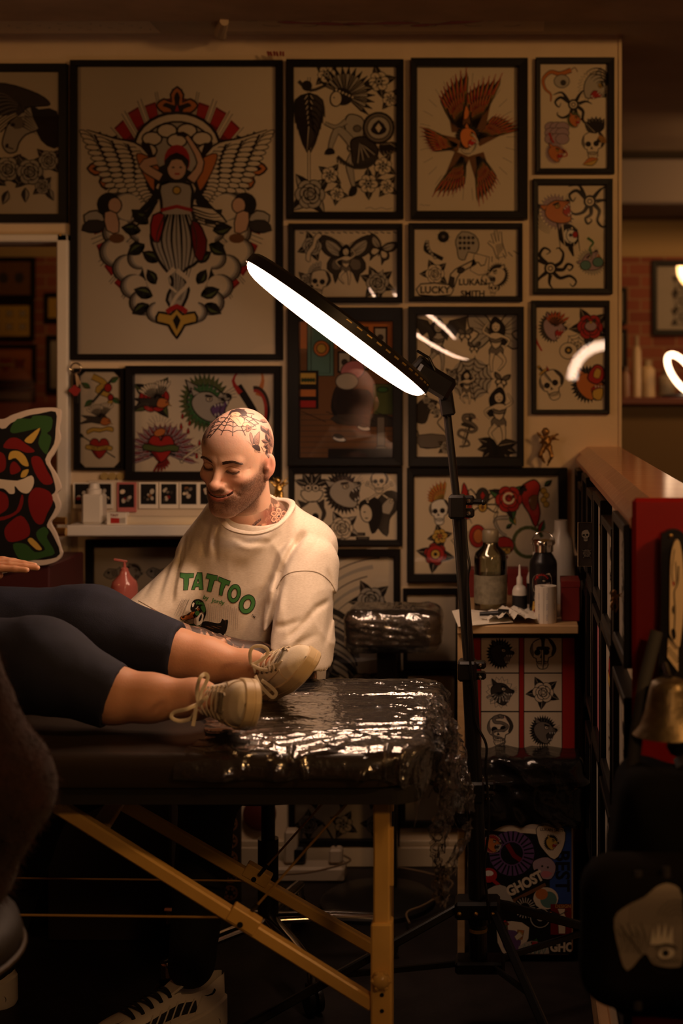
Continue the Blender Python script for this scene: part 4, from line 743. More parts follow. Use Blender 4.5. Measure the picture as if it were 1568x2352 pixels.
def d_floral(S_):
    R = random.Random(3)
    for i in range(3):
        for j in range(4): S_.m(rose if (i+j) % 2 else flower, .17+.32*i+R.uniform(-.03, .03), .13+.25*j, .15, R.uniform(0, 60), dz=i*5, seed=i*5+j)
    S_.m(lambda A: snake(A), .5, .5, .2, 0, 1, 200)
# outer rect, inner rect, drawing, label
wall_frame((-150, 145, 152, 510), (-132, 163, 133, 491), d_horse, 'black framed horse head print over roses, cut by the left edge')
wall_frame((160, 137, 648, 827), (175, 151, 632, 813), d_angel, 'largest black frame, tall print of a winged angel in red and black rays', tilt=(0, 0), step=0.8e-5)
wall_frame((657, 135, 926, 502), (673, 152, 910, 486), d_chief, 'black framed grey print of a dancer in a feather headdress with shield and flowers')
wall_frame((943, 132, 1212, 502), (957, 151, 1190, 484), d_eagle, 'black framed print of a roaring beast made of red tipped eagle wings', d=.03)
wall_frame((1230, 131, 1411, 398), (1241, 145, 1396, 386), d_tiger1, 'topmost narrow frame of the right column, tiger, skull and tribal knot in colour', ms=1.42)
wall_frame((1224, 410, 1407, 675), (1236, 424, 1391, 662), d_tribal, 'middle narrow frame of the right column with two black tribal swirls', ms=1.3)
wall_frame((1220, 690, 1400, 951), (1232, 704, 1389, 941), d_rosecat, 'bottom narrow frame of the right column, rose cat and flaming skull, above gold cherub', ms=1.42)
wall_frame((662, 513, 923, 695), (675, 526, 911, 682), d_fairy6, 'small landscape frame with a grey butterfly lady between skull and roses', tilt=(3.2, -1.6), d=.028, ms=1.2)
wall_frame((938, 512, 1200, 692), (951, 525, 1190, 680), d_odds, 'small landscape frame of odd grey sketches with revolver and block lettering', ms=1.25)
wall_frame((660, 706, 923, 1070), (686, 738, 901, 1052), d_room, 'black framed colour painting of a tattoo parlour interior with wooden floor', 'B', tilt=(3.2, -1.6), d=.036)
wall_frame((937, 704, 1203, 1072), (956, 723, 1187, 1050), d_pinups, 'black framed grey sheet of pinup fairies around a spider web lady', tilt=(3.2, -1.6), d=.036, ms=1.2)
e12 = wall_frame((168, 846, 285, 1080), (181, 853, 275, 1074), d_strip, 'narrow upright frame with clipped corners, swallow above a red true love heart', glass=True, ms=1.25)
a = W(181, 853, YW-.012); c = W(275, 1074, YW-.012); b = MB()
for sx, x in ((1, a.x), (-1, c.x)):
    for sz, z in ((-1, a.z), (1, c.z)): b.add([(x, YW-.0105, z), (x+sx*.018, YW-.0105, z), (x, YW-.0105, z+sz*.018), (x, YW-.0095, z), (x+sx*.018, YW-.0095, z), (x, YW-.0095, z+sz*.018)], [(0, 1, 2), (3, 5, 4), (0, 3, 4, 1), (1, 4, 5, 2), (2, 5, 3, 0)])
b.out('corner_mount', M_frame, e12)
wall_frame((287, 840, 644, 1103), (304, 858, 628, 1084), d_color4, 'wide black frame behind the bald man with thorny green beast and eagle heart in colour', d=.034, ms=1.35)
wall_frame((662, 1073, 923, 1254), (675, 1087, 911, 1241), d_six, 'landscape frame with grey wolf head, flower bowl and skull with crossbones', ms=1.3)
wall_frame((934, 1075, 1303, 1338), (950, 1092, 1282, 1320), d_color8, 'wide black frame behind the bottles with red rose, spider and winged skull in colour', d=.03, ms=1.42)
wall_frame((195, 1240, 470, 1500), (213, 1257, 455, 1485), d_dark, 'black frame under the white shelf with grey fish and beast sketches')
wall_frame((640, 1263, 918, 1640), (655, 1279, 903, 1622), d_peacock, 'large black frame half hidden behind the armrest, grey peacock feathers and rose', d=.03)
wall_frame((925, 1353, 1050, 1538), (934, 1366, 1046, 1520), lambda s: d_small(s, 'r', 1), 'small black frame right of the armrest, green stemmed red flower on plain paper')
wall_frame((922, 1542, 1052, 1712), (936, 1553, 1043, 1702), d_plant, 'small black frame behind the table end with a brown branch drawing')
wall_frame((918, 1718, 1056, 1903), (930, 1730, 1050, 1888), lambda s: d_small(s, 'B', -2), 'lowest small frame beside the desk leg with a faint brown flower')
wall_frame((662, 1640, 917, 1945), (675, 1655, 900, 1930), d_floral, 'black frame just above the baseboard packed with grey roses')
# posters lying on the ceiling
def ceiling_sheet(x0, x1, y0, y1, draw, label, cat='poster'):
    a = W(x0, y0, 1); z = ztop-.003; Ya = (z-CAMZ)*F/(CY-y0); Yb = (z-CAMZ)*F/(CY-y1); xa = (x0-CX)/F*Yb; xb = (x1-CX)/F*Yb
    S_ = Sheet(xb-xa, Yb-Ya, 'w'); draw(S_); o = S_.out('ceiling_poster', ((xa+xb)/2, (Ya+Yb)/2, z), (1, 0, 0), (0, -1, 0), None, 2e-5); tag(o, label, cat)
def d_c1(S_):
    for k in range(3): S_.m(lambda A: A.poly([(-.9, .0), (-.6, .12), (-.2, .02), (.2, .14), (.7, .06), (.9, -.05), (.3, -.14), (-.3, -.08), (-.7, -.13)], 'P', .02, sm=3), .3+.2*k, .5, .13, 12*k-8)
    for k in range(14): S_.m(lambda A: A.line([(-.5, .1), (-.1, -.12), (.4, .13)], .05, 'k', sm=3), .1+.062*k, .35+.3*(k % 2), .06, 15*(k % 5)-30)
def d_c2(S_):
    for k in range(24): S_.m(lambda A: A.line([(-.4, .1), (0, -.16), (.4, .1)], .08, 'k', sm=3), .04+.04*k, .3+.14*(k % 4), .035, 25*(k % 6)-50)
ceiling_sheet(515, 1248, 34, 72, d_c1, 'long curled poster with pink and black lettering stuck to the ceiling', 'poster')
ceiling_sheet(-60, 370, 45, 76, d_c2, 'black inked sheet stuck to the ceiling at the upper left', 'poster')
o = MB().tube([W(515, 38, 3.72)+Vector((0, 0, -.012)), W(505, 60, 3.85)+Vector((0, 0, -.02)), W(512, 74, 3.93)+Vector((0, 0, -.012))], [.012, .016, .01], 10).out('paper_roll', mat('old_paper', (.62, .48, .32), .7), None, True); tag(o, 'small rolled paper hanging from the ceiling beside the pink lettered poster', 'paper')
# frames hung along the partition, seen almost edge on
XP = PX0+.012
def side_frame(y0, y1, z0, z1, fn, label, d=.024, paper='w'):
    O = Vector((XP, (y0+y1)/2, (z0+z1)/2)); X, Y = Vector((0, -1, 0)), Vector((0, 0, 1)); w, h = y1-y0, z1-z0
    e = empty('picture_frame', (XP, (y0+y1)/2, z0), label, 'picture', 'small frames hung along the partition'); frame_mesh(w, h, w-.036, h-.036, d, 'frame', e, O, X, Y)
    S_ = Sheet(w-.034, h-.034, paper); fn(S_); S_.out('print', O+Vector((-d+.011, 0, 0)), X, Y, e)
def f1(S_): S_.m(beast, .5, .3, .3, mouth='d'); S_.m(lambda A: rose(A), .5, .75, .3)
def f2(S_): S_.m(skull, .5, .3, .3); S_.m(lambda A: flower(A), .5, .75, .3)
def f3(S_): S_.m(lambda A: heart(A, 'r', 'y'), .5, .3, .3); S_.m(lambda A: spider(A), .5, .75, .3)
k = 0; ys = [(2.22, 2.47), (2.50, 2.77), (2.80, 3.05), (3.08, 3.30), (3.33, 3.52), (3.55, 3.72), (3.75, 3.9)]
pos = ['nearest', 'second', 'third', 'fourth', 'fifth', 'sixth', 'last']
for ri, (z0, z1, rn) in enumerate(((.90, 1.115, 'upper'), (.60, .88, 'middle'), (.30, .575, 'lower'))):
    for ci, (y0, y1) in enumerate(ys):
        if ri == 2 and ci > 3: continue
        dz = (.02, -.015, .01, 0)[(ri+ci) % 4]; off = .03*ri*(1 if ci else 0)
        side_frame(y0+off, y1+off, z0+dz*.5, z1+dz, (f1, f2, f3)[k % 3], '%s black frame from the camera in the %s row along the partition' % (pos[ci], rn), paper='P' if (ri == 1 and ci == 2) else 'l'); k += 1
# ---------------------------------------------------------------- ring light on its tripod
def emis(name, col, st):
    m = bpy.data.materials.new(name); m.use_nodes = True; nt = m.node_tree; nt.nodes.clear(); o = nt.nodes.new('ShaderNodeOutputMaterial'); e = nt.nodes.new('ShaderNodeEmission')
    e.inputs[0].default_value = (*col, 1); e.inputs[1].default_value = st; nt.links.new(e.outputs[0], o.inputs[0]); return m
YR = 2.97
lamp = empty('ring_light', W(1098, 2330, 3.0), 'large glowing ring light tilted over the bald man on a black tripod stand', 'lamp')
C = W(776, 750, YR); u = Vector((.805, 0, -.593)).normalized(); tl = math.radians(5.1)
n0 = Vector((-.593, 0, -.805)).normalized(); N = (n0*math.cos(tl)+Vector((0, -1, 0))*math.sin(tl)).normalized(); v = N.cross(u).normalized()
def ring_mesh(C, u, v, N, ro, ri, prof):                       # prof = list of (t across the ring, height along N)
    b = MB(); n = 96; V = []; Fc = []; m = len(prof)
    for k in range(n):
        a = 2*PI*k/n; d = u*math.cos(a)+v*math.sin(a)
        for t, h in prof: V.append(C+d*(ri+(ro-ri)*t)+N*h)
    for k in range(n):
        l = (k+1) % n
        for j in range(m-1): Fc.append((k*m+j, k*m+j+1, l*m+j+1, l*m+j))
    return b.add(V, Fc)
M_ringE = emis('ring_glow', (1.0, .62, .41), RING_STRENGTH)
ro, ri = .227, .150
ring_mesh(C, u, v, N, ro, ri, [(math.sin(-PI/2+PI*i/10)*.5+.5, .004+.021*math.cos(-PI/2+PI*i/10)) for i in range(11)]).out('diffuser', M_ringE, lamp, True)
M_shell = mat('black_lamp_shell', (.012, .011, .010), .4)
ring_mesh(C, u, v, N, ro+.003, ri-.003, [(-.02, .006), (0, -.014), (.1, -.02), (.9, -.02), (1, -.014), (1.02, .006), (1.0, .004), (0, .004), (-.02, .006)]).out('housing', M_shell, lamp, True, 40)
b = MB(); b.cur = 0
for k in range(13):                                              # vents on the back of the housing, glow from inside painted as colour
    a = math.radians(-75+k*8); d = u*math.cos(a*.5)+v*math.sin(a*.5)
for k in range(12):
    a = math.radians(-62+6.2*k-20); d = u*math.cos(a)-v*math.sin(a); p = C+d*(ro+.0025)-N*.010; q = C+(u*math.cos(a+.055)-v*math.sin(a+.055))*(ro+.0025)-N*.010; b.tube([p, q], .0022, 6)
b.out('vent', mat('vent_glow_tone', (.55, .38, .12), .35, metal=.6), lamp)
# bracket from the ring to the pole
J = W(1024, 905, 3.0); R1 = C+u*(ro-.01)-N*.02
b = MB(); b.bar(R1-u*.03-N*.004, R1+u*.055-N*.012, .05, .05, .008); b.bar(W(952, 832, 2.98), W(990, 868, 2.99), .045, .042, .006); out1 = b
b.bar(W(975, 862, 2.99), W(1022, 900, 3.0), .028, .03, .005)
b.tube([W(958, 806, 2.96), W(985, 822, 2.95), W(998, 850, 2.95), W(1010, 878, 2.96)], .003, 8)
b.bar(W(1020, 888, 3.0), W(1030, 955, 3.0), .030, .034, .004); b.out('tilt_bracket', M_black, lamp)
b = MB(); b.lathe(W(1012, 905, 2.978), [(.0, .0), (.006, .0), (.006, .004), (0, .005)], 12, (0, -1, 0)); b.lathe(W(1018, 906, 2.978), [(.0, .0), (.004, .0), (.004, .004), (0, .005)], 12, (0, -1, 0)); b.out('bolt', M_chrome, lamp)
pole = [(W(1026, 945, 3.0), W(1052, 1185, 3.0), .0085), (W(1050, 1170, 3.0), W(1079, 1545, 3.0), .0125), (W(1077, 1530, 3.0), W(1092, 1825, 3.0), .016), (W(1091, 1815, 3.0), W(1099, 2215, 3.0), .0185)]
for a, c, r in pole: MB().tube([a, c], r, 16).out('pole_section', M_blackm, lamp, True, 40)
for (x, y, w, h, s_) in ((1050, 1163, .040, .050, 1), (1073, 1538, .044, .042, 0), (1088, 1815, .05, .045, 0)):
    p = W(x, y, 3.0); b = MB(); b.box((p.x-w*.45, p.y-.026, p.z-h/2), (p.x+w*.45, p.y+.024, p.z+h/2), .005); b.box((p.x+w*.3, p.y-.016, p.z+.004), (p.x+w*.9, p.y+.01, p.z+h/2-.002), .004); b.box((p.x+w*.3, p.y-.016, p.z-h/2+.002), (p.x+w*.9, p.y+.01, p.z-.004), .004)
    if s_: b.tube([(p.x+.02, p.y-.008, p.z+.012), (p.x+.05, p.y-.01, p.z+.010)], .006, 8); b.ball((p.x+.055, p.y-.01, p.z+.009), .006)
    cl = b.out('pole_clamp', M_black, lamp)
    b = MB(); [b.lathe((p.x+w*.6, p.y-.017, p.z+dz), [(0, 0), (.0045, 0), (.0045, .003), (0, .0045)], 10, (0, -1, 0)) for dz in (.013, -.013)]; b.out('screw', M_chrome, cl)
cab = [W(1068, 1190, 2.98), W(1072, 1260, 2.975), (W(1078, 1300, 2.97)), W(1074, 1340, 2.97), W(1078, 1500, 2.96), W(1088, 1600, 2.97), W(1093, 1660, 2.97), W(1116, 1710, 2.97), W(1115, 1760, 2.97), W(1120, 1830, 2.97), W(1122, 1900, 2.97), W(1112, 1990, 2.97), W(1118, 2060, 2.97), W(1124, 2120, 2.97)]
MB().tube(cr(cab), .0028, 7).out('power_cable', M_black, lamp, True)
p = W(1099, 2082, 3.0); b = MB(); b.box((p.x-.05, p.y-.03, p.z-.02), (p.x+.045, p.y+.03, p.z+.018), .006); b.lathe((p.x, p.y, p.z-.035), [(.022, 0), (.024, .015), (.024, .02)], 16); b.out('leg_hub', M_black, lamp)
b = MB(); [b.lathe((p.x+dx, p.y-.031, p.z-.004), [(0, 0), (.0045, 0), (.0045, .003), (0, .0045)], 10, (0, -1, 0)) for dx in (-.04, -.005, .03)]; b.out('bolt', M_brass, lamp)
MB().tube([W(1098, 2130, 3.0), W(1098, 2138, 3.0)], .0192, 16).out('warning_label', mat('yellow_label', (.50, .33, .07), .6), lamp)
p2 = W(1100, 2212, 3.0); b = MB(); b.box((p2.x-.05, p2.y-.03, p2.z-.014), (p2.x+.055, p2.y+.03, p2.z+.012), .005); b.out('leg_spreader', M_black, lamp)
for (top, ft, hubp) in ((Vector((p.x-.04, 3.0, p.z)), Vector((p.x-.62, 2.75, .012)), Vector((p2.x-.04, 3.0, p2.z))), (Vector((p.x+.03, 2.985, p.z)), Vector((p.x+.21, 2.55, .012)), Vector((p2.x+.03, 2.98, p2.z))), (Vector((p.x+.035, 3.02, p.z)), Vector((p.x+.55, 3.3, .012)), Vector((p2.x+.04, 3.02, p2.z)))):
    lg = MB(); lg.bar(top, ft, .018, .014, .003); l = lg.out('leg', M_black, lamp)
    MB().bar(hubp, top.lerp(ft, .42), .014, .008, .002).out('brace', M_blackm, lamp); MB().tube([ft+Vector((0, 0, -.010)), ft+Vector((0, 0, .012))], .013, 10).out('rubber_foot', M_black, l)
# second small ring light far behind, and an added arc shaped for the picture glass reflection
def small_ring(c, u, v, R, r, st, label, foot):
    e = empty('ring_light', (c.x, c.y, foot), label, 'lamp'); n = u.cross(v); pts = [c+u*(R*math.cos(2*PI*k/48))+v*(R*math.sin(2*PI*k/48)) for k in range(48)]
    MB().tube(pts, r, 10, closed=True).out('glow_tube', emis('warm_glow', (1.0, .62, .36), st), e, True); 
    MB().tube([p_+Vector((0, .0, 0))+Vector((0, 1, 0)).lerp(n, 0)*(r*1.0) for p_ in pts], r*.9, 8, closed=True).out('housing', M_shell, e, True)
    b = MB(); b.tube([c+Vector((0, .03, -R*.7)), (c.x, c.y+.03, foot+.0)], .009, 8); b.lathe((c.x, c.y+.03, foot), [(.09, 0), (.09, .01), (.02, .018)], 20); b.out('stand', M_black, e)
    return e
c = W(1566, 858, 6.1); d = Vector((.62, .2, -.78)).normalized(); d2 = Vector((.55, .45, .55)); d2 = (d2-d*d2.dot(d)).normalized()
e = empty('reflection_arc_light', (.58, -.5, 1.1), 'curved glowing tube light standing beside the camera, mirrored in the picture glass', 'lamp'); a_ = [Vector((.578+.205*math.cos(math.radians(t)), -.5, 1.377+.205*math.sin(math.radians(t)))) for t in range(92, 181, 8)]; MB().tube(a_, .028, 12).out('glow_tube', emis('warm_tube', (1.0, .66, .46), 16.0), e, True); b = MB(); b.tube([a_[-1], (.373, -.5, 0.0)], .012, 10); b.lathe((.373, -.5, 0), [(.12, 0), (.12, .012), (.02, .02)], 20); b.out('stand', M_black, e)
small_ring(c, d*1.0, d2*.5, .098, .013, 6.0, 'small glowing ring light in the room beyond the partition', W(0, 912, 6.2).z)
# ---------------------------------------------------------------- treatment table
ZT = .738; TX1 = W(1003, 0, 2.62).x; TX0 = -1.95; TY0, TY1 = 2.36, 2.965
M_vinyl = mat('black_vinyl_upholstery', (.026, .018, .013), .36, spec=.5, bump=.06, bscale=160)
M_wood = mat('honey_stained_beech', (.78, .50, .15), .32, col2=(.66, .39, .10), vscale=7, stretch=(1, 1, 1), coat=.25)
tb = empty('treatment_table', ((TX0+TX1)/2, 2.66, 0), 'black padded treatment table on honey coloured wooden legs, partly wrapped in clear film', 'table')
def rounded(x0, x1, y0, y1, R, n=9):
    P = []
    for cx, cy, a0 in ((x1-R, y1-R, 0), (x0+R, y1-R, 90), (x0+R, y0+R, 180), (x1-R, y0+R, 270)):
        for k in range(n+1): a = math.radians(a0+90*k/n); P.append((cx+R*math.cos(a), cy+R*math.sin(a)))
    return P
def slab(x0, x1, y0, y1, R, levels):                               # levels = (inset, z)
    b = MB(); V = []; m = 0
    for ins, z in levels:
        P = rounded(x0+ins, x1-ins, y0+ins, y1-ins, max(R-ins, .004)); m = len(P); V += [(x, y, z) for x, y in P]
    Fc = [(i*m+k, i*m+(k+1) % m, (i+1)*m+(k+1) % m, (i+1)*m+k) for i in range(len(levels)-1) for k in range(m)]
    Fc += [tuple(range(m))[::-1], tuple((len(levels)-1)*m+k for k in range(m))]; return b.add(V, Fc)
lv = [(.012, ZT-.058), (.002, ZT-.054), (0, ZT-.045)]+[(.020*(1-math.cos(t*PI/2/6)), ZT-.024+.024*math.sin(t*PI/2/6)) for t in range(7)]
slab(TX0, TX1, TY0, TY1, .105, lv).out('padded_top', M_vinyl, tb, True, 50)
b = slab(TX0+.02, TX1-.012, TY0+.012, TY1-.012, .05, [(0, ZT-.085), (0, ZT-.058)]); b.out('apron', mat('black_vinyl_underside', (.010, .008, .007), .6), tb)
XL = W(879, 0, 2.45).x
def tleg(x, y, w=.032):
    b = MB(); zt = ZT-.085; z1 = W(0, 2112, 2.45).z
    b.box((x-w/2+.001, y-.016, z1-.03), (x+w/2-.003, y+.016, zt), .003); l = b.out('leg', M_wood, tb)
    b = MB(); b.box((x-w/2-.003, y-.022, .02), (x+w/2+.001, y-.006, z1), .003); b.box((x-w/2-.003, y-.006, .02), (x+w/2+.001, y+.022, z1-.001), .003); b.out('leg_extension', M_wood, l)
    b = MB(); b.box((x+w/2-.004, y-.012, W(0, 2030, 2.45).z), (x+w/2+.003, y+.0, W(0, 1898, 2.45).z), .001); b.out('slide_rail', M_wood, l)
    b = MB(); b.box((x-w/2-.004, y-.02, 0), (x+w/2+.002, y+.02, .022), .003); b.out('foot_pad', M_black, l)
    return l
l1 = tleg(XL, 2.45); 
p = W(876, 2250, 2.42); b = MB(); b.ball((p.x, p.y-.004, p.z), .015, 18, (1, .8, 1)); [b.ball((p.x+.014*math.cos(k*PI/3), p.y-.006, p.z+.014*math.sin(k*PI/3)), .0045, 8) for k in range(6)]; b.out('height_knob', M_wood, l1, True)
for yy in (2285, 2322): q = W(877, yy, 2.427); MB().lathe(q, [(.0, .0), (.0036, 0), (.0036, .001), (0, .001)], 12, (0, -1, 0)).out('peg_hole', M_black, l1)
tleg(XL-.034, 2.875); tleg(TX0+.28, 2.45); tleg(TX0+.28, 2.875)
def brace(a, c, mid, Y, plate):
    A_, C_ = W(*a, Y), W(*c, Y); b = MB(); b.bar(A_, C_, .023, .022, .003); r = b.out('diagonal_brace', M_wood, tb)
    d = (C_-A_).normalized(); m_ = W(*mid, Y); up_ = Vector((d.z, 0, -d.x)); up_ = up_ if up_.z > 0 else -up_
    b = MB(); b.bar(m_-d*.028+up_*.002, m_+d*.028+up_*.002, .027, .026, .002); b.out('joint_plate', M_wood, r)
    MB().lathe(m_+Vector((-.004, -.0135, -.004)), [(0, 0), (.0052, 0), (.0052, .001), (0, .001)], 12, (0, -1, 0)).out('peg_hole', M_black, r)
    return r
brace((100, 1830), (858, 2306), (560, 2112), 2.45, 1); brace((150, 1770), (880, 2190), (590, 2010), 2.86, 1)
b = MB(); b.bar(W(222, 1912, 2.47), W(282, 1820, 2.84), .033, .012, .002, up=(0, .3, 1)); b.out('cross_slat', M_wood, tb)
M_cable = mat('brass_coated_cable', (.55, .33, .10), .35, metal=.5)
for pts, Y in (([(-200, 2099), (520, 2107), (558, 2104)], 2.45), ([(-200, 2014), (563, 2023)], 2.86), ([(572, 2100), (845, 1790)], 2.46), ([(596, 2008), (790, 1790)], 2.84)):
    MB().tube([W(x, y, Y) for x, y in pts], .0022, 8).out('support_cable', M_cable, tb, True)
for x, y, Y in ((582, 2088, 2.46), (605, 1998, 2.84)): MB().tube([W(x-10, y+12, Y), W(x+10, y-12, Y)], .0038, 8).out('cable_sleeve', M_blackm, tb)
# cling film over the foot end
rs = np.random.RandomState(3)
def vnoise(x, y, seed=0):
    def h(i, j): v_ = np.sin(i*127.1+j*311.7+seed*74.7)*43758.5453; return v_-np.floor(v_)
    xi, yi = np.floor(x), np.floor(y); fx, fy = x-xi, y-yi; fx = fx*fx*(3-2*fx); fy = fy*fy*(3-2*fy)
    return (h(xi, yi)*(1-fx)+h(xi+1, yi)*fx)*(1-fy)+(h(xi, yi+1)*(1-fx)+h(xi+1, yi+1)*fx)*fy
def ridge(x, y, seed=0): return 1-np.abs(2*vnoise(x, y, seed)-1)
XW0 = W(335, 0, 2.4).x
nx, ny = 330, 190
# path across the table: from the far underside over the top and down the near edge
tp = [(2.975, -.05), (2.972, -.03), (2.966, -.012), (2.950, .001), (2.93, .003)]+[(2.93-(.55*k/40), .003) for k in range(1, 40)]+[(2.378, .001), (2.364, -.008), (2.358, -.022), (2.356, -.034), (2.357, -.038)]
tp = np.array(tp); cl = np.r_[0, np.cumsum(np.hypot(*np.diff(tp, axis=0).T))]; tt = np.linspace(0, cl[-1], ny); py_ = np.interp(tt, cl, tp[:, 0]); pz_ = np.interp(tt, cl, tp[:, 1])
V = []; 
LX = TX1-XW0+.012+.055; xs = np.linspace(0, LX, nx)
XX = np.repeat(xs[:, None], ny, 1); TT = np.repeat(tt[None], nx, 0); Yg = np.repeat(py_[None], nx, 0); Zg = np.repeat(pz_[None], nx, 0)
Xg = XW0+XX
# slanting start of the film near the shoes, fold-over at the end, plan corner rounding
over = np.clip(Xg-(TX1-.018), 0, None); Xe = np.where(over > 0, TX1-.018+.022*np.sin(np.clip(over/.03, 0, PI/2)), Xg); drop_ = np.clip(over-.015, 0, None)
Zg = Zg-np.where(over > 0, .022*(1-np.cos(np.clip(over/.03, 0, PI/2)))+np.clip(over-.047, 0, None), 0)
R_ = .108; yc0, yc1 = TY0+R_, TY1-R_; xc = TX1-R_
dxc = np.clip(Xe-xc, 0, None)
far = np.clip(Yg-yc1, 0, None); near = np.clip(yc0-Yg, 0, None)
m_ = np.hypot(dxc, np.maximum(far, near)); sc = np.where(m_ > R_+.004, (R_+.004)/np.maximum(m_, 1e-6), 1); Xe = np.where(dxc > 0, xc+dxc*sc, Xe); Yg = np.where(far > 0, yc1+far*sc, np.where(near > 0, yc0-near*sc, Yg)); Zg = Zg-np.clip(m_-(R_+.004), 0, .05)*.8
top = np.clip(1-np.abs(Yg-2.66)/.36, 0, 1)
w1 = ridge(XX*2.2+TT*1, TT*24+XX*2.4+4.5*vnoise(XX*5, TT*7, 2), 1)**3; w2 = ridge(XX*6+TT*3, TT*54-XX*6+5*vnoise(XX*8, TT*9, 4), 3)**4; w3_ = ridge(XX*16-TT*12, XX*5+TT*60, 8)**6
w4 = ridge(XX*30+3*vnoise(XX*14, TT*12, 6), TT*14+XX*9, 9)**4
nearw = np.exp(-((Yg-2.375)/.035)**2); endw = np.clip((Xe-(TX1-.16))/.14, 0, 1)
hgt = (.0050*w1+.0026*w2+.0012*w3_)*(.6+.8*vnoise(XX*7, TT*7, 5))*(1-.6*nearw)*(1-.85*np.clip((2.372-Yg)/.01, 0, 1))+nearw*(.0095*w4-.001)+endw*.003*ridge(XX*20, TT*25, 12)**2
gy = np.gradient(Yg, axis=1); gz = np.gradient(Zg, axis=1); L_ = np.hypot(gy, gz)+1e-9; nyv, nzv = gz/L_, -gy/L_
dn = np.where(over > 0, 1, 0)*np.clip(over/.04, 0, 1)
Xf = Xe+hgt*dn*1.5; Yf = Yg+hgt*nyv*(1-.5*dn); Zf = ZT+Zg+.0012+hgt*nzv*(1-dn*.7)
Zf = Zf-np.where(np.abs(Yg-2.36) < .03, .006*vnoise(XX*18, TT*0, 7), 0)
V = np.stack([Xf, Yf, Zf], -1).reshape(-1, 3)
start = .0+.30*np.clip((TT-cl[-1]+.19)/.17, 0, 1)*0+.10*vnoise(TT*9, TT*0, 3)+.33*np.clip((.40-TT)/.4, 0, 1)*0
Fc = [(i*ny+j, i*ny+j+1, (i+1)*ny+j+1, (i+1)*ny+j) for i in range(nx-1) for j in range(ny-1) if XX[i, j] > start[i, j]]
wrap = mk('plastic_wrap', V, Fc, M_wrap, None, True); tag(wrap, 'clear wrinkled plastic wrap stretched over the foot end of the black table', 'plastic wrap')
# loose crumpled tail hanging from the end
nu, nv = 90, 200; U, Vv = np.meshgrid(np.linspace(0, 1, nu), np.linspace(0, 1, nv), indexing='ij')
yl = 1600+480*Vv; xc_ = np.interp(Vv, [0, .15, .45, .6, .8, 1], [985, 1015, 1045, 1040, 1018, 1010]); hw = np.interp(Vv, [0, .2, .5, .64, .8, 1], [30, 36, 44, 48, 28, 12])
xpx = xc_+(U*2-1)*hw*(1+.25*(vnoise(U*9, Vv*22, 1)-.5)); Yd = 2.52+.07*np.sin(U*5+Vv*9)+.08*ridge(U*9, Vv*16, 4)*(.3+Vv)+.05*vnoise(U*14, Vv*40, 6)-.10*Vv+.18*(U-.5)*(1-Vv)
Xt = (xpx-CX)/F*Yd+.012*(ridge(U*12, Vv*30, 9)-.5); Zt = CAMZ-(yl-CY)/F*Yd+.012*(ridge(U*16, Vv*34, 10)-.5)
V = np.stack([Xt, Yd, Zt], -1).reshape(-1, 3)
Fc = [(i*nv+j, i*nv+j+1, (i+1)*nv+j+1, (i+1)*nv+j) for i in range(nu-1) for j in range(nv-1) if not (Vv[i, j] > .55 and vnoise(np.array(U[i, j]*4), np.array(Vv[i, j]*9), 20) > .78)]
t = mk('plastic_wrap', V, Fc, M_wrap2, None, True); tag(t, 'crumpled torn tail of clear plastic wrap hanging off the right end of the table', 'plastic wrap')
# ---------------------------------------------------------------- desk against the wall and what stands on it
ZD = W(0, 1437, 3.36).z; DX0, DX1 = W(1050, 0, 3.36).x, W(1332, 0, 3.36).x-.004; DY0 = 3.36
M_ply = mat('pale_plywood', (.60, .40, .20), .5, col2=(.50, .32, .15), vscale=8, stretch=(1, 1, 6))
d = empty('desk', ((DX0+DX1)/2, 3.6, 0), 'pale plywood desk against the wall carrying bottles, flask and paper', 'desk')
b = MB(); b.box((DX0, DY0, ZD-.020), (DX1, 3.94, ZD), .002); b.out('desk_top', M_ply, d)
b = MB(); b.box((DX0, DY0+.01, .13), (DX0+.017, 3.93, ZD-.02), .001); b.out('side_panel', M_ply, d)
b = MB(); b.box((DX1-.017, DY0+.2, .0), (DX1, 3.93, ZD-.02), .001); b.out('side_panel', M_ply, d)
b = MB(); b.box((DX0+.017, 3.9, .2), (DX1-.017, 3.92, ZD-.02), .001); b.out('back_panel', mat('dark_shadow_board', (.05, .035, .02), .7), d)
b = MB(); b.box((DX0, DY0+.01, 0), (DX0+.017, DY0+.05, .13), .001); b.out('leg', M_ply, d)
# black board with the red flash print under the desk top
def d_red(S_):
    A = S_.A; A.at(0, 0, 1); w, h = S_.w, S_.h; A.z = 2
    A.poly([(-w*.49, -h/2), (w*.49, -h/2), (w*.49, h*.49), (w*.46, h*.5), (-w*.46, h*.5), (-w*.49, h*.49)], 'P'); A.poly([(-w*.49, -h/2), (w*.49, -h/2), (w*.49, h*.49), (-w*.49, h*.49)], 'r')
    fns = [lambda A: beast(A, 'k', 'd', 'g'), lambda A: (skull(A), dagger(A, 'w', 'd')), lambda A: (beast(A, 'w', 'd', 'g', 12), wing(A, 7, .9, 200, 330, 'l')), lambda A: rose(A, 'w', 'g', 'd', 3, 5), lambda A: (skull(A), snake(A)), lambda A: beast(A, 'k', 'g', 'd', 26), lambda A: beast(A, 'k', 'l', 'd'), lambda A: beast(A, 'k', 'd', 'd')]
    for i, f in enumerate(fns):
        x = (.28, .69)[i % 2]; y = .096+.213*(i//2)
        S_.m(lambda A: A.poly([(-1, -1), (1, -1), (1, 1), (-1, 1)], 'k'), x, y, .188 if 0 else .185, dz=2); S_.m(lambda A: A.poly([(-1, -1), (1, -1), (1, 1), (-1, 1)], 'w'), x, y, .178, dz=4); S_.m(f, x, y, .155, dz=8)
YP = 3.42
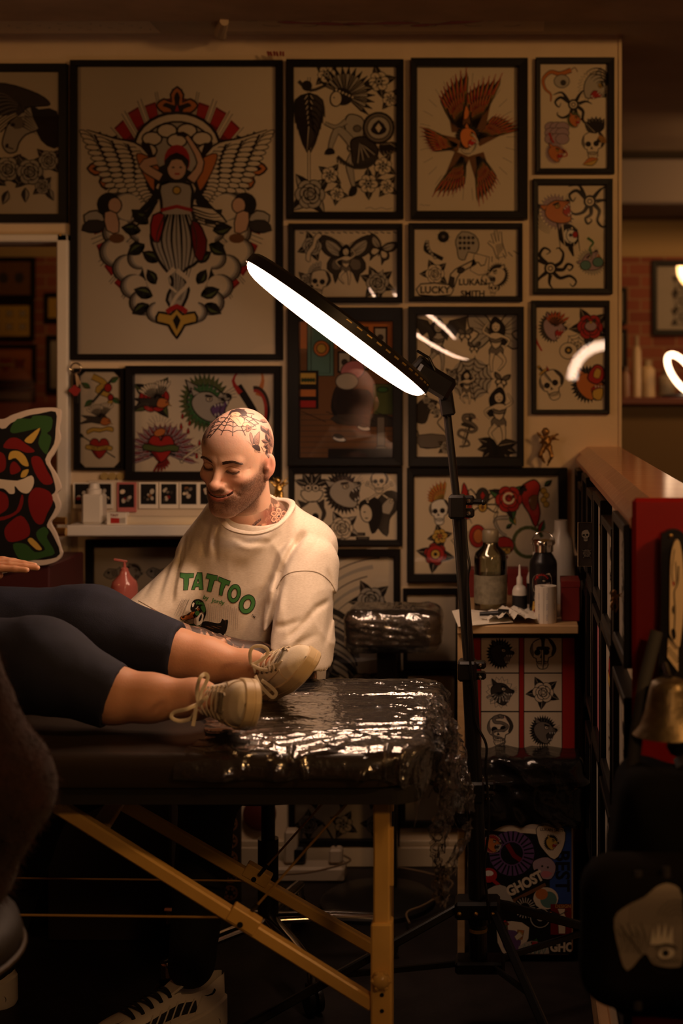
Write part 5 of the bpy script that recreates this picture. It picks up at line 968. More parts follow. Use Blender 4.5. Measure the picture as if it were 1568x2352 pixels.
wall_frame((1062, 1456, 1331, 1900), (1082, 1466, 1320, 1880), d_red, 'black board under the desk top with red sheet of panther, skull and rose squares', 'k', d=.02, Y0=YP+.02, glass=False, cat='board', nm='flash_board', step=1.4e-5)
M_sat = mat('milky_plastic', (.72, .68, .60), .35, sss=0, coat=.2); M_lidw = mat('white_plastic_cap', (.75, .70, .62), .4)
def bot(name, px, yb, Y, prof, label, cat, material, parts=(), sm=True):
    p = W(px, yb, Y); e = empty(name, (p.x, p.y, p.z), label, cat); MB().lathe((p.x, p.y, p.z), prof, 32).out('body', material, e, sm, 40)
    for (nm, pr, m_) in parts: MB().lathe((p.x, p.y, p.z), pr, 24).out(nm, m_, e, True, 40)
    return e, p
def yD(Y): return CY+(CAMZ-ZD)*F/Y
# big clear bottle
M_bglass = film('green_tinted_glass', .08, .04, (.90, .90, .80), gl=1.0)
p = W(1126, yD(3.56), 3.56); e = empty('bottle', p, 'large square shouldered clear glass bottle with stopper, leftmost on the desk', 'bottle'); s_ = 3.56/F; H = 190*s_; R_ = 37.5*s_
prof = [(R_*.9, 0), (R_, .006), (R_, H*.66), (R_*.93, H*.72), (R_*.5, H*.80), (R_*.45, H*.86)]
MB().lathe(p, prof+[(R_*.40, H*.86), (R_*.45, H*.79), (R_*.88, H*.71), (R_*.94, H*.65), (R_*.94, .012), (0.001, .012)], 36).out('body', M_bglass, e, True, 50)
MB().lathe(p, [(R_*.43, H*.84), (R_*.50, H*.86), (R_*.50, H*.98), (R_*.42, H), (.001, H)], 28).out('stopper', mat('smoky_plastic', (.22, .19, .13), .3), e, True, 40)
MB().lathe(p, [(R_*1.01, H*.12), (R_*1.01, H*.46)], 36).out('paper_label', mat('faded_label', (.30, .27, .19), .6, col2=(.18, .16, .11), vscale=70), e, True, 40)
# bottle of pump liquid behind, tall milky jug
e, p = bot('jug', 1288, yD(3.72), 3.72, [(.034, 0), (.036, .01), (.036, .12), (.030, .165), (.018, .185), (.017, .215), (.0, .215)], 'tall milky plastic jug standing behind the black flask', 'jug', M_sat)
# dropper bottles
for px_, Y_, hs, lab in ((1193, 3.50, 1.0, 'small white dropper bottle with black label left of the black flask'), (1226, 3.62, 1.25, 'taller clear dropper bottle half hidden behind the black flask')):
    q = W(px_, yD(Y_), Y_); e = empty('dropper_bottle', q, lab, 'bottle'); r = 17*Y_/F
    MB().lathe(q, [(r*.95, 0), (r, .004), (r, .062*hs), (r*.8, .072*hs), (r*.35, .078*hs), (r*.35, .082*hs), (0.001, .082*hs)], 26).out('body', M_sat, e, True, 40); MB().lathe(q, [(r*.42, .078*hs), (r*.42, .094*hs), (r*.2, .10*hs), (r*.12, .125*hs), (.0, .127*hs)], 20).out('nozzle', M_lidw, e, True, 40)
    MB().lathe(q, [(r*1.015, .012), (r*1.015, .052*hs)], 26).out('label', mat('black_label', (.012, .012, .014), .4), e, True)
# black flask with stickers
q = W(1247, yD(3.50), 3.50); e = empty('flask', q, 'black vacuum flask with steel lid, wire handle and red stickers', 'flask'); k_ = 3.50/F; r = 32*k_
MB().lathe(q, [(r*.96, 0), (r, .004), (r, 120*k_), (r*.95, 128*k_), (r*.6, 146*k_), (r*.6, 152*k_), (0.001, 152*k_)], 34).out('body', mat('flask_black', (.010, .010, .012), .32), e, True, 40)
MB().lathe(q, [(r*.72, 148*k_), (r*.72, 163*k_), (r*.82, 164*k_), (r*.82, 172*k_), (r*.78, 174*k_), (0.001, 174*k_)], 30).out('lid', M_chrome, e, True, 40)
b = MB(); b.tube([(q.x+r*.84*math.cos(math.radians(a)), q.y, q.z+166*k_+28*k_*math.sin(math.radians(a))) for a in range(0, 181, 12)], .0016, 8); b.out('handle', M_chrome, e, True)
def cyl_art(A, q, r, z0, name, parent, step=2e-5):                   # wrap a drawing round a vertical cylinder (x along the arc, y up)
    V = [(q.x+(r+v_[2]*step+.0003)*math.sin(v_[0]/r), q.y-(r+v_[2]*step+.0003)*math.cos(v_[0]/r), z0+v_[1]) for v_ in A.V]
    return mk(name, V, A.F, ink_mats(), parent, False, A.mi)
A = Art(); A.at(-.004, .085, .026, 10); A.z = 1; A.poly([(-1, -.6), (-.9, .5), (-.3, .9), (.3, .7), (.9, .8), (1, -.1), (.5, -.9), (-.4, -.8)], 'w', sm=2); beast(A, 'r', 'r', 'R'); A.at(.022, .065, .02, 60); A.z = 200; beast(A, 'r', 'd', 'r'); A.at(-.012, .045, .018, -30); A.z = 300; skull(A, 'l'); A.at(-.02, .02, .022, 80); A.z = 400; A.poly([(-1, -.3), (1, -.4), (.9, .4), (-.9, .3)], 'y', .06); A.line([(-.8, 0), (-.3, .1), (.3, -.1), (.8, .05)], .2, 'R'); A.at(.012, .03, .016, 0); A.z = 500; flower(A, 'r', 'y'); cyl_art(A, q, r, q.z, 'sticker', e, 1e-5)
# roll of stencil paper
q = W(1253, yD(3.385)-0, 3.41); r = 25*3.4/F; e = empty('paper_roll', q, 'white printed roll standing in front of the flask', 'roll'); hh = 88*3.4/F
MB().lathe(q, [(r, 0), (r, hh), (r*.35, hh), (r*.35, hh-.004), (0.001, hh-.004)], 34).out('roll', mat('white_roll_paper', (.82, .76, .66), .6), e, True, 40)
A = Art(); A.at(0, 0, 1)
for i in range(9): A.line([(-.034, hh*(.06+.11*i)), (.034, hh*(.06+.11*i))], .0006, 'l')
for i in range(6): A.line([(-.03+.012*i, .002), (-.03+.012*i, hh-.002)], .0006, 'l')
for x in (-.018, .002, .022):
    for z in (.02, .045, .07): [A.line([(x-.001, z-.008+.004*j), (x+.0015, z-.006+.004*j)], .0008, 'b') for j in range(4)]
cyl_art(A, q, r, q.z, 'printed_grid', e)
# red boxes
for (x0, x1, y0, Y_, lab, dp) in ((1290, 1331, 1336, 3.42, 'dark red box at the right end of the desk top', .10), (1076, 1092, 1310, 3.8, 'red box half hidden behind the large clear bottle', .08), (1165, 1212, 1308, 3.84, 'dark red box against the wall behind the dropper bottles', .06)):
    a = W(x0, 0, Y_); c = W(x1, 0, Y_); zt = W(0, y0, Y_).z; b = MB(); b.box((a.x, Y_, ZD), (c.x, Y_+dp, zt), .002); o = b.out('red_box', mat('deep_red_card', (.20, .015, .012), .55)); tag(o, lab, 'box')
    b = MB(); b.box((a.x-.0012, Y_-.0012, zt-.014), (c.x+.0012, Y_+dp+.0012, zt+.001), .001); b.out('lid', MATS['deep_red_card'], o)
# sheets and small tool
def sheet_on_desk(pts, z, name, label, m_, cat='paper'):
    V = [(x, y, z+dz) for x, y, dz in pts]; n = len(V); V += [(x, y, z+dz-.0012) for x, y, dz in pts]; o = mk(name, V, [tuple(range(n)), tuple(range(2*n-1, n-1, -1))]+[(i, i+n, (i+1) % n+n, (i+1) % n) for i in range(n)], m_); tag(o, label, cat)
M_paper = mat('white_paper', (.86, .80, .68), .7)
P_ = lambda x, y, Y_: (W(x, y, Y_).x, Y_)
sheet_on_desk([(*P_(1037, 0, 3.37), .030), (*P_(1052, 0, 3.34), -.002), (*P_(1178, 0, 3.38), .002), (*P_(1160, 0, 3.48), .006), (*P_(1060, 0, 3.50), .014)], ZD+.004, 'paper_sheet', 'white sheet of paper with a lifted corner hanging over the left end of the desk', M_paper)
o = MB(); 
V = []; 
for i in range(14):
    for j in range(10):
        x = W(1120+i*8.5, 0, 3.45).x; y = 3.37+.014*j; V.append((x, y, ZD+.010+.018*abs(math.sin(i*.9+j*.5))*math.exp(-((i-6)/5)**2)+.002*((i*7+j*5) % 3)))
o.add(V, [(i*10+j, i*10+j+1, (i+1)*10+j+1, (i+1)*10+j) for i in range(13) for j in range(9)]); o = o.out('paper_towel', M_paper, None, True); tag(o, 'crumpled white paper towel on the desk in front of the bottles', 'paper towel')
p = W(1130, yD(3.40)-20, 3.40); o = MB(); o.tube([(p.x-.030, p.y, p.z), (p.x+.01, p.y, p.z+.002), (p.x+.016, p.y, p.z+.002)], [.005, .006, .008], 12); o.tube([(p.x+.014, p.y, p.z+.003), (p.x+.04, p.y, p.z+.003)], [.010, .008], 14); o = o.out('hand_tool', M_black, None, True, 40); tag(o, 'small black hand tool lying on the paper towel', 'tool')
# ---------------------------------------------------------------- bin in a black bag, sticker box
M_bag = mat('glossy_black_bin_bag', (.010, .009, .009), .16, spec=.6, bump=.6, bscale=30)
def bagf(P):
    q = P-np.array([(DX0+DX1)/2+.005, 3.4, .42], dtype=np.float32); b_ = np.abs(q)-np.array([.135, .10, .055]); d_ = np.linalg.norm(np.maximum(b_, 0), axis=1)+np.minimum(b_.max(1), 0)-.025
    return d_-.008*ridge(P[:, 0]*12, P[:, 2]*30+P[:, 0]*20, 3)**2-.006*ridge(P[:, 0]*25+P[:, 2]*9, P[:, 2]*14, 6)**2
zb0, zb1 = W(0, 1890, 3.36).z, W(0, 1745, 3.36).z; zc = (zb0+zb1)/2
def bagf(P):
    q = P-np.array([(DX0+DX1)/2+.005, 3.40, zc-.0], dtype=np.float32); b_ = np.abs(q)-np.array([.125, .05, (zb1-zb0)/2-.018]); d_ = np.linalg.norm(np.maximum(b_, 0), axis=1)+np.minimum(b_.max(1), 0)-.02
    band = .008*np.exp(-((P[:, 2]-(zb1-.045))/.012)**2)
    return d_-band-.010*ridge(P[:, 0]*12, P[:, 2]*30+P[:, 0]*20, 3)**2-.006*ridge(P[:, 0]*25+P[:, 2]*9, P[:, 2]*14, 6)**2
V, Fc = sdf_mesh(bagf, (DX0-.03, 3.28, zb0-.03), (DX1+.04, 3.5, zb1+.03), .005); o = mk('bin_bag', V, Fc, M_bag, None, True); tag(o, 'glossy black bin bag stretched over the bin under the desk', 'bag')
bx0, bx1 = W(1104, 0, 3.33).x, W(1316, 0, 3.33).x; z1 = zb0+.02
e = empty('sticker_box', ((bx0+bx1)/2, 3.4, 0), 'white bin covered in stickers standing on the floor below the bin bag', 'bin')
b = MB(); b.box((bx0, 3.33, .012), (bx1, 3.50, z1), .012); b.out('bin_body', mat('bin_white', (.62, .52, .42), .5), e)
sw, sh = bx1-bx0, z1
A = Art(); X_ = lambda px: (px-1104)/(1316-1104)*sw-sw/2; Z_ = lambda py: W(0, py, 3.33).z
def stk(px, py, sc, rot=0, fl=1): A.T = (X_(px), Z_(py), sc*3.33/F, math.radians(rot), fl)
stk(1210, 1902, 1); A.poly([(-104, 0), (104, -14), (104, -300), (-104, -300)], 'k'); A.poly([(-104, -4), (104, -20), (104, -8), (-104, 6)], 'w')
stk(1290, 1975, 28); A.poly([(-1, 3), (1, 3), (1, -3.6), (-1, -3.6)], 'b'); A.text('BEST', 0, -.9, 1.6, 'k', -90, .03)
stk(1175, 1960, 52); A.el(0, 0, 1, 1, 0, 'p'); [A.line([(.55*math.cos(k_*.25), .55*math.sin(k_*.25)), (.98*math.cos(k_*.25), .98*math.sin(k_*.25))], .07, 'k') for k_ in range(25)]; A.el(0, 0, .5, .5, 0, 'k'); A.line([(-.2, .4), (.1, -.1), (.4, -.3)], .2, 'R')
stk(1265, 1932, 34, -8); A.poly([(-1, .9), (.7, 1), (.9, -.2), (.4, -1.2), (-.5, -.6), (-.9, 0)], 'w', .05, sm=3); A.text('LUKAN SMITH', 0, .75, .26, 'k', 5, .02); A.z += 1; T0 = A.T; A.T = (T0[0], T0[1]-.003, T0[2]*.6, T0[3], 1); beast(A, 'k', 'y', 'r')
stk(1250, 1992, 26); A.poly([(-.9, .6), (.3, .9), (1, .1), (.6, -1), (-.4, -.9), (-1, -.1)], 'v', .04, sm=3); A.el(-.2, .1, .1, .1, 0, 'd'); A.el(.3, .0, .1, .1, 0, 'd'); A.poly([(-.1, -.3), (.7, -.5), (.3, -.9), (-.3, -.8)], 'P', sm=2)
stk(1130, 1938, 24); A.el(0, 0, .9, .9, 0, 'l'); beast(A, 'r', 'o', 'd'); stk(1122, 2010, 22); A.el(0, 0, .9, .8, 0, 'r', .06); A.el(0, .2, .5, .3, 0, 'W'); stk(1142, 2030, 26, -40); A.line([(-1, 0), (1, 0)], .3, 'r')
stk(1148, 2060, 36); A.poly([(-1, .3), (0, .8), (1, .2), (1.2, -.4), (.2, -.2), (-.9, -.4)], 'l', .03, sm=3); stk(1253, 2063, 32); A.el(0, 0, .9, .8, 0, 'w'); A.el(.2, -.1, .6, .6, 0, 't'); A.el(-.3, .3, .45, .4, 0, 'o')
stk(1205, 2030, 44, 27); A.poly([(-.95, -.42), (.95, -.42), (.95, .42), (-.95, .42)], 'k'); A.poly([(-.95, -.6), (.95, -.6), (.95, -.42), (-.95, -.42)], 'B'); A.text('GHOST', .0, 0, .72, 'w', 0, .05, .85)
stk(1205, 2085, 26); A.el(0, 0, 1, 1, 0, 'k'); [A.line([(.45*math.cos(k_*.3), .45*math.sin(k_*.3)), (.92*math.cos(k_*.3), .92*math.sin(k_*.3))], .09, 'l') for k_ in range(21)]; stk(1240, 2108, 22); A.el(0, 0, 1.05, 1.05, 0, 'l'); A.el(0, 0, .95, .95, 0, 'k'); A.el(0, 0, .35, .35, 0, 'l'); A.el(0, 0, .2, .2, 0, 'k')
stk(1290, 2110, 26); A.poly([(-1, 1.3), (1, 1.3), (1, -1.4), (-1, -1.4)], 'R'); A.text('DESIGN', .1, 1.1, .4, 'y', 0, .01); A.poly([(-.4, .9), (.3, .9), (.2, .5), (.35, .2), (.3, -1.3), (-.3, -1.3), (-.35, .2), (-.2, .4)], 'w', .04); A.line([(-.3, .3), (.5, .7)], .08, 'd')
stk(1190, 2150, 50); A.poly([(-1, .4), (-.3, .7), (.5, .4), (.2, -.6), (-.7, -.9)], 'w', sm=2); A.poly([(-.8, .0), (-.5, .3), (.1, .1), (0, -.7), (-.5, -.9)], 'p', sm=2)
stk(1225, 2180, 34); A.poly([(-1, .2), (0, .6), (1, .1), (.8, -.6), (-.8, -.5)], 'l', sm=2); [A.line([(-.8+.28*k_, -.3), (-.6+.28*k_, .35), (-.45+.28*k_, -.35), (-.3+.28*k_, .2)], .06, 't', sm=2) for k_ in range(5)]
stk(1292, 2176, 26); A.poly([(-1.2, -.7), (1, -.7), (1, .6), (-1.2, .6)], 'k'); A.text('GHO', -.05, 0, 1.1, 'w', 0, .05, .85); A.poly([(-1.2, -.9), (1, -.9), (1, -.7), (-1.2, -.7)], 'B')
for i in range(14): stk(1120+(i*37) % 150, 2100+(i*23) % 90, 9+i % 5, i*40); A.poly([(-1, -.6), (1, -.7), (.9, .7), (-.8, .6)], 'wroGdlyPkB'[i % 10], .08)
V = [((bx0+bx1)/2+v_[0], 3.3298-v_[2]*6e-6, v_[1]) for v_ in A.V if True]
V = [(min(max(v_[0], bx0+.004), bx1-.004), v_[1], min(max(v_[2], .02), z1-.004)) for v_ in V]; mk('sticker', V, A.F, ink_mats(), e, False, A.mi)
# ---------------------------------------------------------------- armrest stand, black round base
p0 = W(890, 0, 3.76); zt = W(0, 1412, 3.68).z; zb = W(0, 1490, 3.68).z; x0, x1 = W(792, 0, 3.68).x, W(1012, 0, 3.68).x
st = empty('armrest', (W(890, 0, 3.8).x, 3.8, 0), 'padded armrest wrapped in crumpled clear film on a black post, behind the table', 'armrest')
slab(x0, x1, 3.64, 3.80, .045, [(.008, zb+.012), (.0, zb+.02), (0, zt-.012), (.004, zt-.003), (.014, zt)]).out('pad', mat('grey_armrest_vinyl', (.16, .12, .09), .45), st, True, 50)
def padw(P):
    q = P-np.array([(x0+x1)/2, 3.72, (zt+zb)/2+.004], dtype=np.float32); b_ = np.abs(q)-np.array([(x1-x0)/2-.03, .052, (zt-zb)/2-.018]); d_ = np.linalg.norm(np.maximum(b_, 0), axis=1)+np.minimum(b_.max(1), 0)-.030
    return d_-.0035*ridge(P[:, 0]*16+P[:, 1]*9, P[:, 2]*60+P[:, 0]*10, 3)**3-.002*ridge(P[:, 0]*45, P[:, 2]*50, 5)**3
V, Fc = sdf_mesh(padw, (x0-.03, 3.6, zb-.05), (x1+.03, 3.84, zt+.03), .0035); mk('film_cover', V, Fc, M_wrap, st, True)
xc = W(890, 0, 3.78).x; b = MB(); b.box((xc-.026, 3.75, .02), (xc+.026, 3.80, zb+.014), .004); b.box((xc-.05, 3.70, zb+.0), (xc+.05, 3.82, zb+.014), .003); b.out('post', M_black, st)
MB().lathe((W(875, 0, 3.8).x, 3.705, 0), [(.150, 0), (.150, .012), (.14, .02), (.05, .026), (.0, .026)], 40).out('round_base', M_black, st, True, 40)
# power strip, plugs and leads
e = empty('power_strip', W(690, 1990, 3.86), 'white power strip with plugs lying on the floor against the baseboard', 'power strip'); a = W(585, 1990, 3.88); c = W(792, 1958, 3.88)
b = MB(); b.box((a.x, 3.86, .0), (c.x, 3.93, .040), .006); M_pl = mat('ivory_plastic', (.52, .42, .30), .5); b.out('strip_body', M_pl, e)
for px_, m_, hh in ((688, M_black, .045), (670, M_pl, .09), (772, M_pl, .04)): b = MB(); q = W(px_, 0, 3.9); b.box((q.x-.018, 3.875, .045), (q.x+.018, 3.915, .045+hh), .006); b.out('plug', m_, e)
for i, (pts, lab, m_) in enumerate((([(775, 1950, 3.9), (740, 1890, 3.9), (700, 1885, 3.9), (690, 1930, 3.88)], 'thin looping lead rising from the power strip', M_black), ([(560, 2010, 3.7), (700, 2005, 3.75), (800, 1980, 3.85), (790, 1965, 3.9)], 'pale power lead running along the floor left of the armrest base', mat('beige_cable', (.17, .11, .06), .5)), ([(900, 1990, 3.85), (980, 2005, 3.8), (1040, 2030, 3.7), (980, 2075, 3.6), (935, 2095, 3.55), (940, 2120, 3.5)], 'pale lead curling over the floor under the plastic tail', MATS['beige_cable']))):
    P3 = [W(x, y, Y_) for x, y, Y_ in pts]; P3 = [Vector((q.x, q.y, max(q.z, .006))) for q in P3]; o = MB().tube(cr(P3), .0028, 7).out('power_lead', m_, None, True); tag(o, lab, 'cable')
# ---------------------------------------------------------------- white shelf and the small things around it
zs1, zs0 = W(0, 1207, 3.82).z, W(0, 1232, 3.82).z; sx0, sx1 = W(152, 0, 3.82).x, W(640, 0, 3.82).x
b = MB(); b.box((sx0, 3.82, zs0), (sx1, 4.0, zs1), .003); o = b.out('wall_shelf', M_white); tag(o, 'white painted shelf along the wall behind the seated man', 'shelf')
MB().box((sx0+.01, 3.985, zs1), (sx1, 4.0, W(0, 1103, 3.985).z), .001).out('back_board', mat('shelf_back_board', (.70, .60, .46), .6), o)
p = W(215, 1207, 3.88); e = empty('squeeze_bottle', (p.x, 3.88, zs1), 'milky square squeeze bottle at the left end of the white shelf', 'bottle'); k_ = 3.88/F
b = MB(); b.box((p.x-24*k_, 3.86, zs1), (p.x+24*k_, 3.91, zs1+68*k_), .006); b.out('body', M_sat, e); MB().lathe((p.x, 3.885, zs1+66*k_), [(17*k_, 0), (17*k_, 12*k_), (13*k_, 14*k_), (11*k_, 26*k_), (0.001, 27*k_)], 20).out('cap', M_lidw, e, True, 40)
a = W(245, 0, 3.84); c = W(290, 0, 3.84); h_ = W(0, 1178, 3.84).z; e = empty('small_box', ((a.x+c.x)/2, 3.85, zs1), 'tiny cream box with red printing on the white shelf', 'box'); b = MB(); b.box((a.x, 3.84, zs1), (c.x, 3.87, h_), .001); b.out('carton', M_paper, e)
A = Art(); A.at(0, 0, 1); hw = (c.x-a.x)/2; hh = (h_-zs1); A.text('TINY', -.006, hh*.78, .010, 'R', 0, .03); A.poly([(-hw*.6, .004), (hw*.3, .004), (hw*.3, hh*.55), (-hw*.6, hh*.6)], 'r', sm=1); A.poly([(hw*.3, .004), (hw*.9, .004), (hw*.9, hh*.6), (hw*.3, hh*.55)], 'l')
mk('printing', [((a.x+c.x)/2+v_[0], 3.8395-v_[2]*3e-5, zs1+v_[1]) for v_ in A.V], A.F, ink_mats(), e, False, A.mi)
o = MB().tube([W(292, 1196, 3.86), W(600, 1198, 3.86)], .0135, 18).out('light_tube', mat('white_tube', (.80, .68, .48), .25), None, True, 40); tag(o, 'white tube lying along the back of the shelf', 'tube')
for px_, w_ in ((190, 0), (238, 0), (291, 1), (341, 0), (388, 0), (434, 0), (478, 0)):
    a = W(px_-22, 1108, 3.98); c = W(px_+22, 1168+w_*8, 3.98); k0 = (px_-190)//48
    names = {190: 'first instant photo from the left, brown room picture, behind the squeeze bottle', 238: 'second instant photo from the left, dark picture with white spot', 291: 'pink bordered instant photo, third from the left', 341: 'fourth instant photo from the left, dark with pale loop', 388: 'fifth instant photo, two pale faces on black', 434: 'sixth instant photo, pale vase shape on black', 478: 'seventh instant photo, half hidden behind the bald head'}
    e = empty('instant_photo', ((a.x+c.x)/2, 3.98, c.z), names[px_], 'photo', 'instant photos in a row above the shelf'); b = MB(); b.box((a.x, 3.978, c.z), (c.x, 3.984, a.z), .0005); b.out('card', mat('pink_card', (.55, .16, .15), .6) if w_ else M_paper, e)
    S_ = Sheet((c.x-a.x)*.8, (a.z-c.z)*.78, 'k'); R = random.Random(px_)
    for i in range(9): S_.m(lambda A: A.el(0, 0, 1, .8, R.uniform(0, 90), 'dBRgdwkl'[(i*3+px_) % 8] if i < 7 else 'l'), R.uniform(.2, .8), R.uniform(.2, .8), R.uniform(.07, .18), dz=i)
    S_.out('picture', ((a.x+c.x)/2, 3.9775, (a.z+c.z)/2+.004), (1, 0, 0), (0, 0, 1), e)
for i, px_ in enumerate((240, 258, 277)):
    q = W(px_, 1094, 3.99); o = MB().lathe(q, [(.0, 0), (.011, 0), (.011, .003), (.0, .0035)], 20, (0, -1, 0)).out('wall_coin', mat('old_brass_paint', (.42, .30, .10), .6), None, True, 40); tag(o, '%s of three dull brass discs above the instant photos' % ('leftmost', 'middle', 'rightmost')[i], 'disc', 'dull brass discs on the wall')
# key ring with red pompom
q = W(174, 846, 3.955); e = empty('keyring', q, 'metal ring with keys and red tag hanging beside the narrow clipped frame', 'keyring'); MB().tube([q+Vector((.0145*math.cos(k*PI/12), 0, .0145*math.sin(k*PI/12))) for k in range(24)], .0022, 8, closed=True).out('ring', M_chrome, e, True)
b = MB(); b.tube([q+Vector((0, 0, -.015)), q+Vector((.006, -.004, -.05))], .004, 8); b.tube([q+Vector((.004, 0, -.02)), q+Vector((.012, 0, -.045))], .003, 8); b.out('key', mat('dull_metal', (.25, .17, .10), .45, metal=.7), e, True)
q2 = W(172, 897, 3.95); b = MB(); b.prism([(q2.x-.017, q2.z), (q2.x, q2.z+.016), (q2.x+.017, q2.z+.002), (q2.x+.004, q2.z-.018)], 3.945, 3.952); b.out('red_tag', mat('red_leather', (.30, .02, .02), .5), e); b = MB(); b.box((q2.x+.002, 3.944, q2.z-.035), (q2.x+.010, 3.95, q2.z-.014), .001); b.out('charm', M_black, e)
# gold figures: cherub on the wall, figure beside the man, gold wall charm
def figure(name, px, py, Y_, s, label, m_, pose=0):
    c = W(px, py, Y_)
    def f(P):
        q = (P-np.array(c, dtype=np.float32))/s
        d_ = ell(q, (0, 0, .15), (.24, .2, .34)); d_ = smin(d_, ell(q, (-.05, -.02, .66), (.2, .19, .21)), .08); d_ = smin(d_, cap(q, (-.12, 0, -.1), (-.34, -.1, -.5), .15, .10), .06); d_ = smin(d_, cap(q, (-.34, -.1, -.5), (-.1, 0, -.85), .10, .06), .05)
        d_ = smin(d_, cap(q, (.12, 0, -.1), (.25, -.12, -.55), .15, .09), .06); d_ = smin(d_, cap(q, (.25, -.12, -.55), (.05, 0, -1.0), .09, .05), .05); d_ = smin(d_, cap(q, (-.2, 0, .35), (-.45, -.1, .62), .09, .06), .05); d_ = smin(d_, cap(q, (.2, 0, .35), (.55, -.05, .55), .09, .05), .05)
        d_ = smin(d_, cap(q, (.12, .12, .35), (.5, .2, .85) if pose else (.62, .15, .25), .12, .03), .06); d_ = smin(d_, cap(q, (-.12, .12, .35), (-.35, .2, .85) if pose else (-.35, .15, .05), .1, .03), .06)
        return (d_-.02*np.sin(q[:, 2]*22)*np.sin(q[:, 0]*19))*s
    V, Fc = sdf_mesh(f, (c.x-.8*s, c.y-.45*s, c.z-1.2*s), (c.x+.9*s, c.y+.45*s, c.z+1.05*s), s*.045); o = mk(name, V, Fc, m_, None, True); tag(o, label, 'figurine')
figure('cherub_figurine', 1255, 1022, 3.95, .056, 'aged gold cherub hanging on the wall beside the partition', mat('aged_gold', (.36, .19, .06), .38, metal=.8, vary=.5, vscale=60)); figure('gold_figurine', 640, 1130, 3.9, .047, 'shiny gold winged figure on the shelf behind the neck of the bald man', M_brass, 1)
figure('gold_charm', 1412, 1378, 2.36, .020, 'small crumpled gold charm hanging on the partition side', MATS['aged_gold'])
# clear card holder screwed to the partition
a = W(1327, 1200, 3.25); b = MB(); b.box((a.x-.0, 3.25, W(0, 1300, 3.25).z), (a.x+.036, 3.256, a.z), .001); o = b.out('card_sleeve', mat('dark_sleeve', (.05, .04, .035), .15)); tag(o, 'glossy card sleeve with pale edge fixed to the partition above the desk', 'card sleeve')
b = MB(); b.tube([(a.x, 3.2495, a.z), (a.x+.036, 3.2495, a.z), (a.x+.036, 3.2495, a.z-.1), (a.x, 3.2495, a.z-.1)], .0012, 6, closed=True); b.out('sleeve_edge', mat('pale_edge', (.5, .36, .22), .4), o)
A = Art(); A.at(.018, -.03, .014); skull(A, 'l'); A.at(.02, -.07, .014); A.z = 100; rose(A, 'g'); mk('card_print', [(a.x+v_[0], 3.2492-v_[2]*1e-5, a.z+v_[1]) for v_ in A.V], A.F, ink_mats(), o, False, A.mi)
# red paper scrap on top of the big frame
q = W(634, 128, 3.95); o = MB(); [o.tube([q+Vector((-.02+.008*k, 0, 0)), q+Vector((-.024+.009*k, -.01*(k % 2), .012-.004*(k % 2)))], .003, 6) for k in range(6)]; o = o.out('ribbon_scrap', mat('red_ribbon', (.30, .02, .02), .5), None, True); tag(o, 'scrap of red ribbon lying on top of the largest frame', 'ribbon')
# pink soap bottle
q = W(286, 1345, 3.55); e = empty('soap_bottle', (q.x, q.y, W(0, 1440, 3.55).z), 'pink pump bottle of soap standing left of the seated man', 'bottle'); k_ = 3.55/F; zb_ = W(0, 1440, 3.55).z; hz = W(0, 1345, 3.55).z-zb_
M_pink = mat('pink_soap', (.55, .15, .12), .2, coat=.4)
MB().lathe((q.x, q.y, zb_), [(29*k_, 0), (30*k_, .005), (30*k_, hz), (27*k_, hz+10*k_), (12*k_, hz+26*k_), (10*k_, hz+34*k_), (.001, hz+34*k_)], 30).out('body', M_pink, e, True, 40)
b = MB(); b.lathe((q.x, q.y, zb_+hz+32*k_), [(9*k_, 0), (8*k_, 8*k_), (3.5*k_, 10*k_), (3*k_, 24*k_), (.001, 24*k_)], 16); b.bar((q.x+6*k_, q.y, zb_+hz+55*k_), (q.x-24*k_, q.y, zb_+hz+60*k_), 5*k_, 6*k_, .001); b.out('pump', M_pink, e, True, 40)
b = MB(); b.box((q.x-.16, 3.45, 0), (q.x+.14, 3.75, zb_-.002), .006); b.box((q.x-.17, 3.44, zb_-.022), (q.x+.15, 3.76, zb_-.001), .003); o = b.out('side_cabinet', mat('dark_cabinet', (.03, .02, .016), .5)); tag(o, 'dark side cabinet hidden behind the legs, carrying the pink soap bottle', 'cabinet')
# things below: sticker case, patterned board, round plaque
e = empty('sticker_case', W(235, 1960, 3.55), 'case with red, blue and cream stickers seen under the table between the braces', 'case'); a = W(168, 1860, 3.55); c = W(306, 1962, 3.55); b = MB(); b.box((a.x+.01, 3.55, c.z), (c.x, 3.7, a.z), .006); b.out('case_body', mat('dark_case', (.02, .016, .02), .4), e)
A = Art(); q = ((a.x+c.x)/2, (a.z+c.z)/2)
for x, y, s, c_ in ((-.045, .03, .02, 'r'), (-.05, -.03, .018, 'w'), (-.01, -.035, .026, 'l'), (.03, .02, .028, 'b'), (.045, -.03, .018, 'R'), (-.02, .03, .014, 'o'), (-.058, -.052, .01, 'y')): A.at(x, y, s, x*900); A.z = 5+int(x*60+6); A.poly([(-1, -.7), (.8, -.9), (1, .8), (-.7, 1)], c_, .08); A.el(0, 0, .5, .5, 0, 'd', .05)
A.at(-.01, -.035, .022); A.z = 60; flower(A, 'l'); mk('sticker', [(q[0]+v_[0], 3.5495-v_[2]*1.5e-5, q[1]+v_[1]) for v_ in A.V], A.F, ink_mats(), e, False, A.mi)
a = W(505, 1885, 3.7); c = W(552, 2080, 3.7); b = MB(); b.box((a.x, 3.7, max(c.z, 0)), (c.x, 3.72, a.z+.25), .004); o = b.out('skate_board', mat('dark_board', (.025, .016, .012), .5)); tag(o, 'narrow dark ornament covered board standing upright on the floor under the table', 'board')
A = Art()
